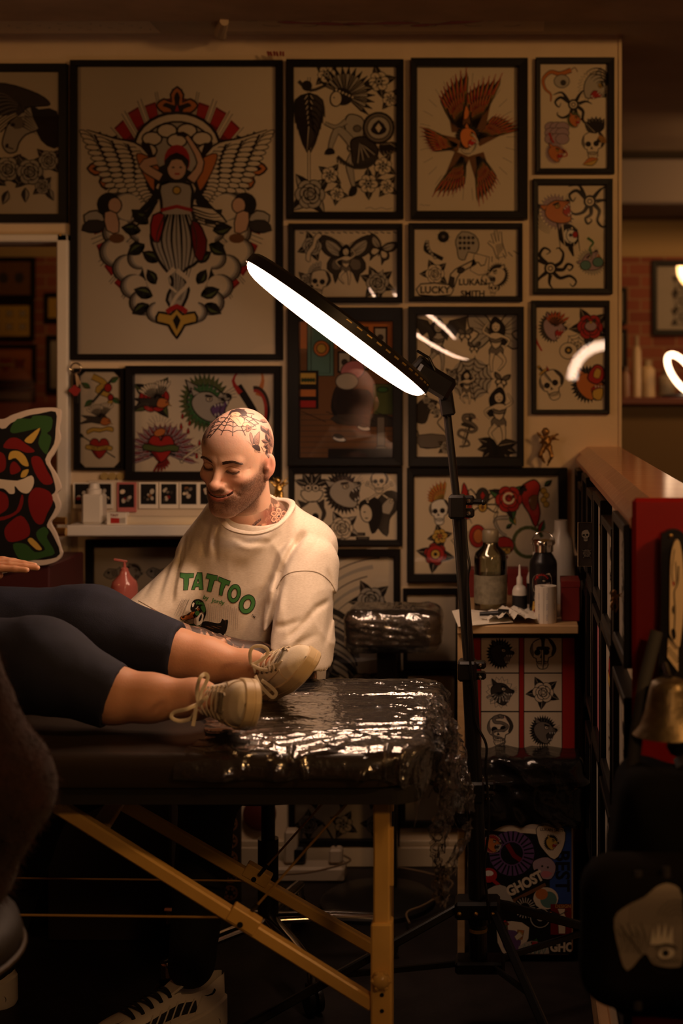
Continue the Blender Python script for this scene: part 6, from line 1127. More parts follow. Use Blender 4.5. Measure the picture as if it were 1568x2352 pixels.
for i in range(7):
    A.at(0, .03+.045*i, .022); A.z = 4*i; A.el(0, 0, .9, .9, 0, 'B'); A.el(0, 0, .7, .7, 0, 'k'); [A.el(.5*math.cos(k_), .5*math.sin(k_), .2, .2, 0, 'B', n=6) for k_ in range(6)]
mk('ornament', [((a.x+c.x)/2+v_[0], 3.6995-v_[2]*2e-5, max(c.z, 0)+v_[1]) for v_ in A.V], A.F, ink_mats(), o, False, A.mi)
q = W(597, 1868, 3.985); o = MB().lathe(q, [(.0, 0), (.046, 0), (.046, .01), (.03, .018), (0, .02)], 30, (0, -1, 0)).out('wall_plaque', mat('dark_maroon', (.10, .02, .015), .4), None, True, 40); tag(o, 'round dark maroon plaque low on the wall above the power strip', 'plaque')
# ---------------------------------------------------------------- big rose cut-out
YRS = 3.55
def rp(x, y): v_ = W(x, y, YRS); return (v_.x, v_.z)
outline = [(-150, 960), (-60, 950), (0, 963), (30, 952), (70, 940), (110, 936), (136, 940), (138, 960), (134, 985), (137, 1010), (124, 1040), (112, 1062), (128, 1090), (139, 1120), (130, 1135), (138, 1160), (130, 1185), (116, 1200), (128, 1225), (139, 1260), (142, 1272), (132, 1288), (100, 1298), (60, 1300), (0, 1318), (-90, 1322), (-150, 1300)]
rs_ = empty('rose_cutout', (W(-5, 1320, YRS).x, YRS, W(0, 1320, YRS).z), 'large flat cut-out of a red rose with green leaves and thick black outlines', 'sign')
P_ = [rp(x, y) for x, y in outline]; P_ = [(v_.x, v_.y) for v_ in cr([(x, z, 0) for x, z in P_], True, 4)]; MB().prism(P_, YRS, YRS+.012).out('board', mat('cream_foam_board', (.72, .60, .48), .6), rs_)
A = Art(); A.T = (0, 0, 1, 0, 1)
pp = lambda L: [rp(x, y) for x, y in L]
A.poly(pp([(-150, 975), (-50, 962), (5, 985), (25, 972), (60, 956), (90, 950), (128, 946), (128, 985), (124, 1020), (104, 1055), (118, 1085), (128, 1125), (118, 1140), (128, 1165), (108, 1205), (118, 1222), (138, 1272), (100, 1286), (45, 1286), (0, 1300), (-90, 1308), (-150, 1290)]), 'k', sm=3)
for L, c_ in (([(24, 985), (40, 962), (70, 962), (78, 955), (118, 958), (118, 985), (108, 995), (118, 1005), (112, 1030), (105, 1043), (88, 1018), (95, 985), (60, 990), (30, 995)], 'G'), ([(56, 1012), (74, 995), (92, 983), (84, 1003), (72, 1018)], 'y'), ([(8, 1028), (20, 1008), (40, 1006), (60, 1020), (80, 1036), (62, 1040), (40, 1032)], 'r'),
              ([(20, 1056), (24, 1038), (42, 1036), (58, 1048), (66, 1070), (52, 1068), (36, 1052)], 'y'), ([(24, 1068), (34, 1060), (48, 1078), (36, 1088), (24, 1088)], 'r'), ([(72, 1052), (92, 1050), (108, 1080), (122, 1108), (100, 1112), (80, 1085)], 'r'), ([(-20, 1100), (40, 1104), (72, 1092), (78, 1110), (66, 1132), (48, 1130), (34, 1116), (34, 1132), (22, 1134), (8, 1122), (-20, 1120)], 'w'),
              ([(66, 1140), (82, 1120), (112, 1128), (122, 1150), (108, 1180), (98, 1203), (82, 1200), (68, 1172)], 'r'), ([(-20, 1130), (10, 1132), (20, 1150), (14, 1172), (-20, 1184)], 'r'), ([(10, 1220), (22, 1200), (48, 1184), (66, 1205), (68, 1228), (50, 1240), (20, 1244)], 'r'), ([(50, 1136), (54, 1150), (44, 1176), (10, 1194), (-20, 1196), (-20, 1190), (10, 1186), (38, 1172)], 'r'),
              ([(64, 1242), (74, 1236), (96, 1260), (84, 1262)], 'y'), ([(84, 1222), (102, 1210), (112, 1222), (108, 1236), (126, 1270), (100, 1280), (70, 1288), (44, 1284), (30, 1250), (60, 1250), (80, 1268), (104, 1262), (88, 1240)], 'G'), ([(-10, 1040), (8, 1042), (14, 1060), (10, 1080), (-10, 1084)], 'r'), ([(-150, 1000), (-60, 980), (-20, 1010), (-40, 1060), (-110, 1060)], 'r'), ([(-140, 1100), (-60, 1080), (-30, 1130), (-60, 1220), (-130, 1200)], 'r'), ([(-140, 1240), (-60, 1230), (-10, 1262), (-60, 1290), (-130, 1280)], 'G'), ([(52, 1082), (66, 1078), (60, 1094), (48, 1096)], 'y')):
    A.poly(pp(L), c_, sm=3)
mk('rose_print', [(v_[0], YRS-.0004-v_[2]*2e-5, v_[1]) for v_ in A.V], A.F, [m_ if k_ not in ('r', 'G') else mat('cutout_'+k_, {'r': (.22, .006, .006), 'G': (.03, .10, .02)}[k_], .55) for k_, m_ in zip(IKEYS, ink_mats())], rs_, False, A.mi)
b = MB(); b.box((W(-60, 0, YRS).x, YRS+.012, W(0, 1420, YRS).z), (W(110, 0, YRS).x, YRS+.3, W(0, 1300, YRS).z), .004); o = b.out('side_unit', mat('dark_maroon_unit', (.07, .012, .012), .5)); tag(o, 'dark maroon unit directly below the large rose cut-out', 'cabinet')
b = MB(); b.box((W(-60, 0, YRS).x, YRS+.012, 0), (W(110, 0, YRS).x, YRS+.3, W(0, 1420, YRS).z-.001), .004); b.out('unit_base', M_black, o)
for k, (py, h_) in enumerate(((1190, 9), (1216, 12))): q = W(133, py, 3.7); 
b = MB(); q = W(130, 1200, 3.9); [b.tube([W(122, py, 3.8), W(152, py, 3.8)], r_, 10) for py, r_ in ((1196, .010), (1222, .012))]; o = b.out('brass_rail', M_brass, None, True); tag(o, 'short brass rail glinting between the rose cut-out and the white post', 'rail')
# ---------------------------------------------------------------- the rooms beyond: pictures on the brick wall and shelf goods
def far(o, i, draw, label, paper='w'): wall_frame(o, i, draw, label, paper, d=.025, Y0=YB-.001, step=3e-5, glass=True)
far((1498, 597, 1640, 770), (1509, 610, 1628, 757), lambda S_: [S_.m(rose, .5, .3+.25*k, .25, 0, 1, k*60, seed=k) for k in range(3)], 'dark framed grey picture on the brick wall at the right edge', 'l')
far((1395, 660, 1440, 745), (1400, 668, 1433, 737), lambda S_: S_.m(flower, .5, .5, .3), 'narrow picture on the brick wall just right of the wall end', 'l')
far((1395, 755, 1440, 850), (1400, 762, 1433, 842), lambda S_: S_.m(skull, .5, .5, .3), 'small picture below the narrow one right of the wall end', 'l')
def d_land(S_): S_.m(lambda A: A.poly([(-1, -.2), (-.3, .2), (.3, 0), (1, .3), (1, -.7), (-1, -.7)], 'g'), .5, .5, .45)
b_ = wall_frame((1400, 935, 1518, 1062), (1418, 955, 1506, 1045), d_land, 'grey landscape picture in a brown frame above the far end of the partition', 'l', d=.02, Y0=YB-.041, m=mat('brown_frame_wood', (.09, .05, .02), .5))
for (o_, lab, fn, pc) in (((-40, 590, 78, 685), 'dark brown picture at the top of the brick wall seen through the left window', lambda S_: S_.m(lambda A: (A.el(-.4, 0, .3, .35, 0, 'd'), A.el(.6, 0, .3, .35, 0, 'd')), .5, .5, .35), 'B'), ((-40, 690, 76, 780), 'yellowed sheet of small sketches seen through the left window', lambda S_: [S_.m(flower, .2+.3*(k % 3), .3+.4*(k//3), .1) for k in range(6)], 'y'), ((100, 672, 165, 738), 'small yellowed picture beside the white post seen through the left window', lambda S_: S_.m(skull, .5, .5, .2), 'y'),
                         ((-40, 790, 80, 880), 'red and cream print in the middle row through the left window', lambda S_: (S_.m(heart, .4, .5, .2), S_.m(rose, .7, .5, .15, c='r')), 'o'), ((105, 770, 170, 900), 'tall pale picture beside the white post through the left window', lambda S_: S_.m(lady, .5, .5, .3), 'l'), ((-40, 888, 78, 925), 'long low cream picture at the bottom of the left window', lambda S_: S_.m(bones, .5, .5, .2), 'l')):
    far(o_, (o_[0]+8, o_[1]+8, o_[2]-8, o_[3]-8), fn, lab, pc)
zc = W(0, 912, 6.2).z; b = MB(); b.box((.32, 5.95, zc-.03), (1.6, 6.42, zc), .004); o = b.out('counter', mat('dark_red_counter', (.14, .03, .02), .4)); tag(o, 'dark red counter in the far room beyond the partition', 'counter')
MB().box((.34, 6.0, 0), (1.58, 6.42, zc-.03), .004).out('counter_base', mat('counter_base', (.16, .10, .04), .6), o)
for i, (px, w_, h_, Y_, c_, lab) in enumerate(((1462, 10, 140, 6.2, (.55, .42, .26), 'tall slim cream bottle on the far counter'), (1487, 17, 85, 6.25, (.6, .45, .25), 'short wide cream jar on the far counter'), (1436, 9, 70, 6.1, (.25, .14, .08), 'small brown bottle at the left end of the far counter'), (1530, 20, 60, 6.3, (.4, .33, .22), 'pale tub behind the small ring light'))):
    k_ = Y_/F; q = Vector((W(px, 0, Y_).x, Y_, zc)); e = empty('bottle', q, lab, 'bottle', 'toiletries on the far counter'); MB().lathe(q, [(w_*k_, 0), (w_*k_, h_*k_*.75), (w_*k_*.5, h_*k_*.84), (.001, h_*k_*.84)], 20).out('body', mat('far_bottle_%d' % i, c_, .4), e, True, 40); MB().lathe(q, [(w_*k_*.55, h_*k_*.8), (w_*k_*.55, h_*k_), (.001, h_*k_)], 16).out('cap', mat('cap_%d' % i, tuple(x*.6 for x in c_), .4), e, True, 40)
# ---------------------------------------------------------------- right foreground: sign, bell, bags on the red end panel
YG = 2.19
e = empty('wall_opener', W(1548, 1560, YG), 'long black rounded board with cream knife shaped figure hanging on the red panel', 'sign')
P_ = [W(x, y, YG-.01) for x, y in ((1514, 1560), (1516, 1400), (1516, 1240), (1524, 1222), (1542, 1214), (1560, 1218), (1572, 1232), (1576, 1260), (1580, 1560))]; MB().prism([(p_.x, p_.z) for p_ in cr([(q.x, 0, q.z) for q in P_], True, 4)], YG-.022, YG-.004).out('board', M_black, e)
P_ = [W(x, y, YG-.03) for x, y in ((1546, 1250), (1552, 1241), (1560, 1245), (1567, 1290), (1570, 1380), (1562, 1470), (1556, 1485), (1540, 1462), (1537, 1440), (1538, 1330), (1540, 1280))]; c_ = MB().prism([(p_.x, p_.z) for p_ in cr([(q.x, 0, q.z) for q in P_], True, 4)], YG-.033, YG-.022).out('cream_figure', mat('cream_enamel', (.80, .62, .38), .3), e)
A = Art(); A.T = (0, 0, 1, 0, 1)
gp = lambda L: [(W(x, y, YG-.034).x, W(x, y, YG-.034).z) for x, y in L]
A.line(gp([(1549, 1262), (1545, 1290), (1543, 1320), (1548, 1345), (1553, 1330), (1551, 1290)]), .001, 'k', sm=4); A.line(gp([(1558, 1300), (1556, 1340), (1548, 1360), (1550, 1400), (1548, 1450)]), .0016, 'k', sm=4); A.poly(gp([(1543, 1338), (1549, 1336), (1547, 1348)]), 'r'); A.poly(gp([(1541, 1448), (1549, 1444), (1552, 1462), (1546, 1470)]), 'k', sm=2); A.poly(gp([(1543, 1400), (1547, 1390), (1547, 1412)]), 'k', sm=2)
mk('figure_ink', [(v_[0], YG-.0335-v_[2]*2e-5, v_[1]) for v_ in A.V], A.F, ink_mats(), e, False, A.mi)
P_ = [W(x, y, YG-.03) for x, y in ((1534, 1466), (1557, 1488), (1557, 1543), (1532, 1510))]; t_ = MB().prism([(p_.x, p_.z) for p_ in P_], YG-.03, YG-.022).out('name_tag', c_.data.materials[0], e)
A = Art(); A.T = (W(1545, 0, YG-.03).x, W(0, 1503, YG-.03).z, 1, math.radians(-50), 1); [A.line([(-.012+.004*j, -.004), (-.011+.004*j, .004)], .0014, 'k') for j in range(7)]; mk('tag_lettering', [(v_[0], YG-.0306-v_[2]*2e-5, v_[1]) for v_ in A.V], A.F, ink_mats(), t_, False, A.mi)
MB().lathe(W(1540, 1231, YG-.022), [(0, 0), (.0035, 0), (.003, .0015), (0, .002)], 14, (0, -1, 0)).out('screw', M_brass, e, True)
q = W(1536, 1620, YG-.10); k_ = (YG-.1)/F; e = empty('bell', (q.x, q.y, q.z), 'pewter coloured bell hanging below the black board on the red panel', 'bell')
def bellr(P):
    d_ = P-np.array([q.x, q.y, 0], dtype=np.float32); return d_
MB().lathe((q.x, q.y, W(0, 1684, YG-.1).z), [(86*k_, 0), (84*k_, 4*k_), (70*k_, 22*k_), (58*k_, 50*k_), (46*k_, 100*k_), (40*k_, 118*k_), (30*k_, 124*k_), (6*k_, 126*k_), (.001, 126*k_), (.001, 120*k_), (36*k_, 112*k_), (54*k_, 50*k_), (80*k_, 1*k_)], 48).out('bell_body', mat('aged_pewter', (.20, .15, .08), .42, metal=.8, vary=.35, vscale=45, bump=.4, bscale=70), e, True, 50)
b = MB(); b.lathe((q.x+.012, q.y, W(0, 1738, YG-.1).z), [(.001, 0), (.010, .004), (.016, .014), (.014, .028), (.004, .036), (.004, .06), (.001, .06)], 20); b.out('clapper', M_black, e, True, 50); b = MB(); b.tube([(q.x, q.y, W(0, 1558, YG-.1).z), (q.x, q.y+.06, W(0, 1545, YG-.1).z), (q.x, q.y+.10, W(0, 1550, YG).z)], .005, 8); b.out('hanger', M_black, e, True)
# black cloth bag and printed tote
bx = lambda px, Y_: (px-CX)/F*Y_; bz = lambda py, Y_: CAMZ-(py-CY)/F*Y_
YB1 = 2.05
def bagx(P):
    x, y, z = P[:, 0], P[:, 1], P[:, 2]; c_ = np.interp(z, [bz(2310, YB1), bz(2150, YB1), bz(1950, YB1), bz(1780, YB1)], [bx(1405, YB1), bx(1388, YB1), bx(1392, YB1), bx(1448, YB1)])
    q = np.stack([x-(c_+.16), y-YB1-.02, z-(bz(2310, YB1)+bz(1775, YB1))/2], 1); b_ = np.abs(q)-np.array([.13, .04, (bz(1775, YB1)-bz(2310, YB1))/2-.03]); d_ = np.linalg.norm(np.maximum(b_, 0), axis=1)+np.minimum(b_.max(1), 0)-.03
    return d_-.010*np.sin(x*38+2*np.sin(z*9))*np.clip((z-.45)*3, 0, 1)-.008*ridge(x*14+z*3, z*5, 3)
V, Fc = sdf_mesh(bagx, (bx(1380, YB1)-.03, YB1-.09, bz(2330, YB1)), (bx(1450, YB1)+.34, YB1+.12, bz(1760, YB1)), .008); e = empty('cloth_bag', (bx(1500, YB1), YB1, bz(2310, YB1)), 'black cloth bag hanging from the red panel end of the partition', 'bag'); mk('bag_body', V, Fc, mat('black_cloth', (.003, .0028, .0028), .95, spec=.1), e, True)
b = MB()
for L in ([(1508, 1450, 2.15), (1480, 1560, 2.12), (1462, 1680, 2.09), (1450, 1790, 2.06)], [(1560, 1740, 2.1), (1568, 1760, 2.08)]): b.tube([W(*p_) for p_ in L], .010, 8, flat=.3, up=(0, 1, 0))
b.out('strap', mat('black_strap', (.010, .008, .008), .7), e, True); MB().lathe(W(1464, 1970, 1.99), [(0, 0), (.005, 0), (.004, .003), (0, .004)], 12, (0, -1, 0)).out('snap', M_brass, e, True)
YT = 1.94
e = empty('tote_bag', (bx(1500, YT), YT, bz(2300, YT)), 'dark tote bag printed with an engraved face, spiked crown and wide eye', 'bag')
def totef(P):
    q = P-np.array([bx(1520, YT), YT+.02, (bz(1985, YT)+bz(2310, YT))/2], dtype=np.float32); b_ = np.abs(q)-np.array([.065, .006, .055]); d_ = np.linalg.norm(np.maximum(b_, 0), axis=1)+np.minimum(b_.max(1), 0)-.042; return d_-.006*ridge(P[:, 0]*9+P[:, 2]*4, P[:, 2]*6, 5)
V, Fc = sdf_mesh(totef, (bx(1520, YT)-.12, YT-.04, bz(2330, YT)), (bx(1520, YT)+.12, YT+.07, bz(1960, YT)), .006); tote = mk('tote_body', V, Fc, mat('black_canvas', (.004, .003, .003), .95, spec=.1), e, True)
bv = BVHTree.FromPolygons([tuple(v_) for v_ in V.tolist()], Fc.tolist())
def decal(A, toP, bvh, name, parent, off=.0012, step=1.5e-5, maxe=.008, org=None, mats=None):     # lays a drawing on a curved surface; toP maps drawing x, y to a world point near it
    org = org or Vector((0, 0, CAMZ)); V = []; F2 = []; mi = []; cache = {}
    def hit(x, y, z):
        k_ = (round(x, 6), round(y, 6), z)
        if k_ in cache: return cache[k_]
        p = toP(x, y); d_ = (p-org).normalized(); h, n, i_, t_ = bvh.ray_cast(org, d_)
        if h is None: r = None
        else: V.append(h-d_*(off+z*step)); r = len(V)-1
        cache[k_] = r; return r
    for f, m_ in zip(A.F, A.mi):
        pts = [A.V[i_] for i_ in f]; st = [(pts[0], pts[k_], pts[k_+1]) for k_ in range(1, len(pts)-1)]
        while st:
            t_ = st.pop(); L = [math.hypot(t_[i_][0]-t_[(i_+1) % 3][0], t_[i_][1]-t_[(i_+1) % 3][1]) for i_ in range(3)]; i_ = L.index(max(L))
            if L[i_] > maxe:
                a_, b2, c2 = t_[i_], t_[(i_+1) % 3], t_[(i_+2) % 3]; m2 = ((a_[0]+b2[0])/2, (a_[1]+b2[1])/2, a_[2]); st += [(a_, m2, c2), (m2, b2, c2)]; continue
            ids = [hit(*q_) for q_ in t_]
            if None not in ids and len(set(ids)) == 3 and max((V[ids[0]]-V[ids[1]]).length, (V[ids[1]]-V[ids[2]]).length) < .03: F2.append(tuple(ids)); mi.append(m_)
    return mk(name, V, F2, mats or ink_mats(), parent, False, mi)
A = Art(); A.T = (0, 0, 1, 0, -1); A.T = (0, 0, 1, 0, 1)
P2 = lambda L: [(x, -y) for x, y in L]
tan = 'y'
A.poly(P2([(1410, 2110), (1440, 2080), (1480, 2060), (1510, 2035), (1540, 2030), (1566, 2060), (1568, 2200), (1550, 2222), (1500, 2215), (1480, 2190), (1440, 2230), (1420, 2180)]), 'g', 0, sm=3)
for x in range(1445, 1566, 9): A.line(P2([(x, 2125), (x+3, 2080), (x+8, 2045)]), 1.0, 'k')
for x in range(1416, 1480, 6): A.line(P2([(x, 2120+(x*7) % 30), (x+10, 2150+(x*3) % 30), (x+4, 2190)]), 1.6, 'k', .5, sm=3)
for x in range(1490, 1566, 8): A.line(P2([(x, 2200+(x*5) % 14), (x+6, 2212)]), 1.6, 'k')
for r_ in (12, 22, 32, 42): A.arc(1552, -2110, r_, r_, 20, 170, 1.0, 'k')
A.poly(P2([(1492, 2170), (1500, 2125), (1504, 2158), (1512, 2120), (1518, 2156), (1528, 2118), (1532, 2158), (1544, 2124), (1546, 2170)]), 'l', .8); A.el(1530, -2190, 20, 13, 10, 'l', 1.2); A.el(1528, -2189, 8, 8, 0, 'k'); A.arc(1530, -2188, 26, 20, 20, 160, 3, 'k'); A.line(P2([(1495, 2222), (1520, 2236), (1550, 2224)]), 2.5, 'k', 1, sm=3)
for k_ in range(8): A.line(P2([(1420+6*k_, 2120+8*k_), (1440+6*k_, 2150+8*k_)]), 1.4, 'k' if k_ % 2 else 'd')
decal(A, lambda x, y: W(x, -y, YT), bv, 'tote_print', tote, step=3e-5, maxe=12)
b = MB(); 
for L in ([(1464, 2000, 1.92), (1466, 2100, 1.915), (1464, 2320, 1.915)], [(1528, 1990, 1.92), (1536, 2120, 1.915), (1556, 2230, 1.915)]): b.tube([W(*p_) for p_ in L], .006, 8, flat=.3, up=(0, 1, 0))
b.out('strap', MATS['black_strap'], e, True)
# ---------------------------------------------------------------- skin, cloth
m = bpy.data.materials.new('tattooed_skin'); m.use_nodes = True; nt = m.node_tree; bs = nt.nodes['Principled BSDF']; N_ = nt.nodes.new; Lk = nt.links.new
bs.inputs['Roughness'].default_value = .48; bs.inputs['Subsurface Weight'].default_value = .25; bs.inputs['Subsurface Radius'].default_value = (1, .3, .15); bs.inputs['Subsurface Scale'].default_value = .006; bs.inputs['Specular IOR Level'].default_value = .4
vc = N_('ShaderNodeVertexColor'); vc.layer_name = 'Col'; tc = N_('ShaderNodeTexCoord')
vo = N_('ShaderNodeTexVoronoi'); vo.feature = 'DISTANCE_TO_EDGE'; vo.inputs['Scale'].default_value = 62; no = N_('ShaderNodeTexNoise'); no.inputs['Scale'].default_value = 48; no.inputs['Detail'].default_value = 3
nd = N_('ShaderNodeTexNoise'); nd.inputs['Scale'].default_value = 12; mxv = N_('ShaderNodeMixRGB'); mxv.inputs[0].default_value = .12; Lk(tc.outputs['Object'], nd.inputs[0]); Lk(tc.outputs['Object'], mxv.inputs[1]); Lk(nd.outputs['Color'], mxv.inputs[2]); Lk(mxv.outputs[0], vo.inputs['Vector']); Lk(mxv.outputs[0], no.inputs['Vector'])
r1 = N_('ShaderNodeValToRGB'); r1.color_ramp.elements[0].position = .03; r1.color_ramp.elements[0].color = (1, 1, 1, 1); r1.color_ramp.elements[1].position = .10; r1.color_ramp.elements[1].color = (0, 0, 0, 1); Lk(vo.outputs['Distance'], r1.inputs[0])
r2 = N_('ShaderNodeValToRGB'); r2.color_ramp.elements[0].position = .33; r2.color_ramp.elements[1].position = .46; Lk(no.outputs[0], r2.inputs[0])
mx = N_('ShaderNodeMath'); mx.operation = 'MAXIMUM'; Lk(r1.outputs[0], mx.inputs[0]); Lk(r2.outputs[0], mx.inputs[1]); mu = N_('ShaderNodeMath'); mu.operation = 'MULTIPLY'; Lk(mx.outputs[0], mu.inputs[0]); Lk(vc.outputs['Alpha'], mu.inputs[1]); mu2 = N_('ShaderNodeMath'); mu2.operation = 'MULTIPLY'; mu2.inputs[1].default_value = .93; Lk(mu.outputs[0], mu2.inputs[0])
n3 = N_('ShaderNodeTexNoise'); n3.inputs['Scale'].default_value = 14; r3 = N_('ShaderNodeValToRGB'); r3.color_ramp.elements[0].position = .56; r3.color_ramp.elements[0].color = (.018, .010, .010, 1); r3.color_ramp.elements[1].position = .62; r3.color_ramp.elements[1].color = (.16, .015, .012, 1); Lk(tc.outputs['Object'], n3.inputs[0]); Lk(n3.outputs[0], r3.inputs[0])
mc = N_('ShaderNodeMixRGB'); Lk(mu2.outputs[0], mc.inputs[0]); Lk(vc.outputs['Color'], mc.inputs[1]); Lk(r3.outputs[0], mc.inputs[2]); Lk(mc.outputs[0], bs.inputs['Base Color'])
nb = N_('ShaderNodeTexNoise'); nb.inputs['Scale'].default_value = 260; bp = N_('ShaderNodeBump'); bp.inputs['Strength'].default_value = .12; bp.inputs['Distance'].default_value = .002; Lk(tc.outputs['Object'], nb.inputs[0]); Lk(nb.outputs[0], bp.inputs['Height']); Lk(bp.outputs[0], bs.inputs['Normal'])
M_skin = m
SK = np.array([.68, .40, .28]); SKF = np.array([.70, .44, .32])
def skin_mesh(name, parts, parent, base):
    """parts: (V, F, colour array or None, tattoo mask or None) joined into one continuous body mesh"""
    Vs, Fs, Cs, Ts = [], [], [], []; n = 0
    for V, Fc, c, t in parts:
        Vs.append(V); Fs.append(Fc+n); n += len(V); Cs.append(np.tile(base, (len(V), 1)) if c is None else c); Ts.append(np.zeros(len(V)) if t is None else t)
    V = np.concatenate(Vs); Fc = np.concatenate(Fs); o = mk(name, V, Fc, M_skin, parent, True); a = o.data.color_attributes.new('Col', 'FLOAT_COLOR', 'POINT'); c = np.concatenate([np.concatenate(Cs), np.concatenate(Ts)[:, None]], 1).astype(np.float32); a.data.foreach_set('color', c.ravel()); return o
def hand_prims(curl=(20, 25, 28, 32), k2=1.1, thumb=(35, -10), side=1, spread=3):
    L = []; kn = [(.088, .030), (.094, .010), (.089, -.011), (.079, -.030)]; ln = [(.040, .025, .021), (.044, .028, .022), (.041, .026, .021), (.032, .020, .019)]
    for i, (kx, ky) in enumerate(kn):
        L.append(((.0, ky*.55*side, 0), (kx, ky*side, 0), .016, .0125)); a = 0; p = np.array([kx, ky*side, 0]); az = math.radians(spread*(1.5-i))*side
        for j in range(3):
            a += math.radians(curl[i]*(1, k2, k2*.8)[j]); d = np.array([math.cos(a)*math.cos(az), math.cos(a)*math.sin(az), -math.sin(a)]); q = p+d*ln[i][j]; r = (.0092, .0082, .0072)[j]*(1, 1, .96, .86)[i]; L.append((tuple(p), tuple(q), r, r*.9)); p = q
    a, b = math.radians(thumb[0]), math.radians(thumb[1]); p = np.array([.018, .024*side, -.006])
    for j, (l, r) in enumerate(((.045, .0135), (.032, .0105), (.026, .0095))):
        d = np.array([math.cos(a-j*.25), math.sin(a-j*.25)*side, -math.sin(b+.12*j+.2)]); d /= np.linalg.norm(d); q = p+d*l; L.append((tuple(p), tuple(q), r, r*.88)); p = q
    return L
def frame(x, z):
    x = Vector(x).normalized(); z = Vector(z); z = (z-x*z.dot(x)).normalized(); y = z.cross(x); return Matrix((x, y, z)).transposed()
def hand_mesh(wrist, R, h=.0027, **k):
    pr = hand_prims(**k)
    def f(P):
        d = None
        for i, (a, b, ra, rb) in enumerate(pr):
            q = P.copy()
            e = cap(P*np.array([1, 1, 1.15], dtype=np.float32), a, b, ra, rb); kk = .010 if (i % 4 == 0 and i < 16) else .0035
            d = e if d is None else smin(d, e, kk)
        return smin(d, cap(P, (-.04, 0, 0), (.02, 0, 0), .025, .022), .012)
    V, Fc = sdf_mesh(f, (-.05, -.085, -.12), (.2, .085, .05), h); M = np.array(R); return V@M.T+np.array(wrist), Fc
# ---------------------------------------------------------------- the tattooist
man = empty('person', (-.57, 3.25, 0), 'bald smiling bearded man with tattooed scalp in cream T-shirt, bent over the reclining legs', 'person')
def rotm(yaw, pitch, roll): return (Matrix.Rotation(math.radians(yaw), 3, 'Z') @ Matrix.Rotation(math.radians(roll), 3, 'Y') @ Matrix.Rotation(math.radians(pitch), 3, 'X'))
HC = W(546, 1057, 3.06); HR = rotm(-18, 14, 7); HS = .90
mouth = [(0, -.0975, -.0655), (.013, -.0955, -.0642), (.024, -.088, -.0600), (.0315, -.079, -.0555)]
def headf(P, mouth_on=True):
    Q = P.copy(); Q[:, 0] = np.abs(Q[:, 0])
    d = ell(P, (0, .012, .036), (.0735, .096, .087)); d = smin(d, ell(P, (0, -.026, -.015), (.063, .060, .082)), .03); d = smin(d, ell(P, (0, -.036, -.068), (.047, .046, .040)), .03)
    d = smin(d, cap(Q, (.050, .004, -.050), (.018, -.066, -.098), .018, .017), .03); d = smin(d, ell(P, (0, -.077, -.103), (.021, .015, .015)), .02)
    d = smin(d, ell(P, (0, -.032, .052), (.064, .055, .05)), .03); d = smin(d, cap(Q, (.010, -.082, .022), (.040, -.073, .026), .010, .009), .014); d = smin(d, ell(Q, (.041, -.057, -.022), (.024, .025, .019)), .018)
    d = smax(d, -ell(Q, (.031, -.099, .0095), (.017, .016, .010)), .012); d = smin(d, ell(Q, (.0315, -.0715, .0060), (.0148, .0150, .0115)), .004)
    d = smin(d, ell(Q, (.032, -.0775, -.0065), (.014, .006, .004)), .006)
    d = smin(d, cap(P, (0, -.083, .016), (0, -.1035, -.025), .0068, .0098), .012); d = smin(d, ell(P, (0, -.1085, -.0305), (.0128, .0115, .0108)), .006); d = smin(d, ell(Q, (.0138, -.0965, -.0335), (.0078, .0105, .0080)), .005); d = smax(d, -ell(Q, (.0068, -.1025, -.0415), (.0040, .0055, .0040)), .002)
    d = smin(d, ell(P, (0, -.076, -.060), (.034, .0215, .027)), .018)
    if not mouth_on: return d
    d = d+.0034*np.exp(-(segd(Q, [(.0165, -.094, -.033), (.030, -.084, -.043), (.041, -.070, -.060)])/.0045)**2)
    up = segd(Q, [(a, b, c+.0052) for a, b, c in mouth]); lo = segd(Q, [(a*.82, b, c-.0078+a*.08) for a, b, c in mouth])
    d = d-.0026*np.exp(-(up/.0038)**2)-.0046*np.exp(-(lo/.0055)**2)+.0022*np.exp(-(segd(Q, [(0, -.094, -.078), (.014, -.088, -.077)])/.005)**2)
    d = smax(d, -(segd(Q, mouth)-.0024), .0015); d = d+.0016*np.exp(-(segd(Q, [(.048, -.066, .002), (.060, -.052, .004)])/.0025)**2)+.0012*np.exp(-(segd(Q, [(.046, -.068, -.004), (.058, -.055, -.010)])/.0022)**2)
    d = smin(d, cap(P, (0, .028, -.04), (0, .050, -.19), .056, .060), .022)
    e = ell(Q, (.0775, .014, -.006), (.0070, .0180, .0290), np.array(Matrix.Rotation(math.radians(-18), 3, 'Z'))); e = smin(e, ell(Q, (.0745, .005, -.033), (.006, .008, .010)), .006); e = smax(e, -ell(Q, (.0865, .007, -.002), (.0072, .0100, .0190)), .003); e = smin(e, ell(Q, (.077, .002, -.010), (.0055, .005, .007)), .003)
    e = smin(e, cap(Q, (.081, .016, .010), (.080, .018, -.012), .0028, .0025), .003)
    return smin(d, e, .005)
def ysurf(x, z):
    ys = np.linspace(-.13, -.02, 560); v_ = headf(np.stack([np.full(560, x), ys, np.full(560, z)], 1).astype(np.float32), False); return float(ys[np.argmax(v_ < 0)])
mouth = [(x, ysurf(x, z)+.001, z) for x, z in ((0, -.0605), (.013, -.0592), (.0245, -.0550), (.0335, -.0490))]
V, Fh = sdf_mesh(headf, (-.105, -.13, -.19), (.105, .125, .135), .0021)
HRn = np.array(HR); HL = V.copy(); Vh = (V*HS)@HRn.T+np.array(HC)
Q = HL.copy(); Q[:, 0] = np.abs(Q[:, 0]); c = np.tile(SKF, (len(V), 1)); rn = np.random.RandomState(5).rand(len(V))
def mixc(c, w, col): return c*(1-w[:, None])+np.array(col)*w[:, None]
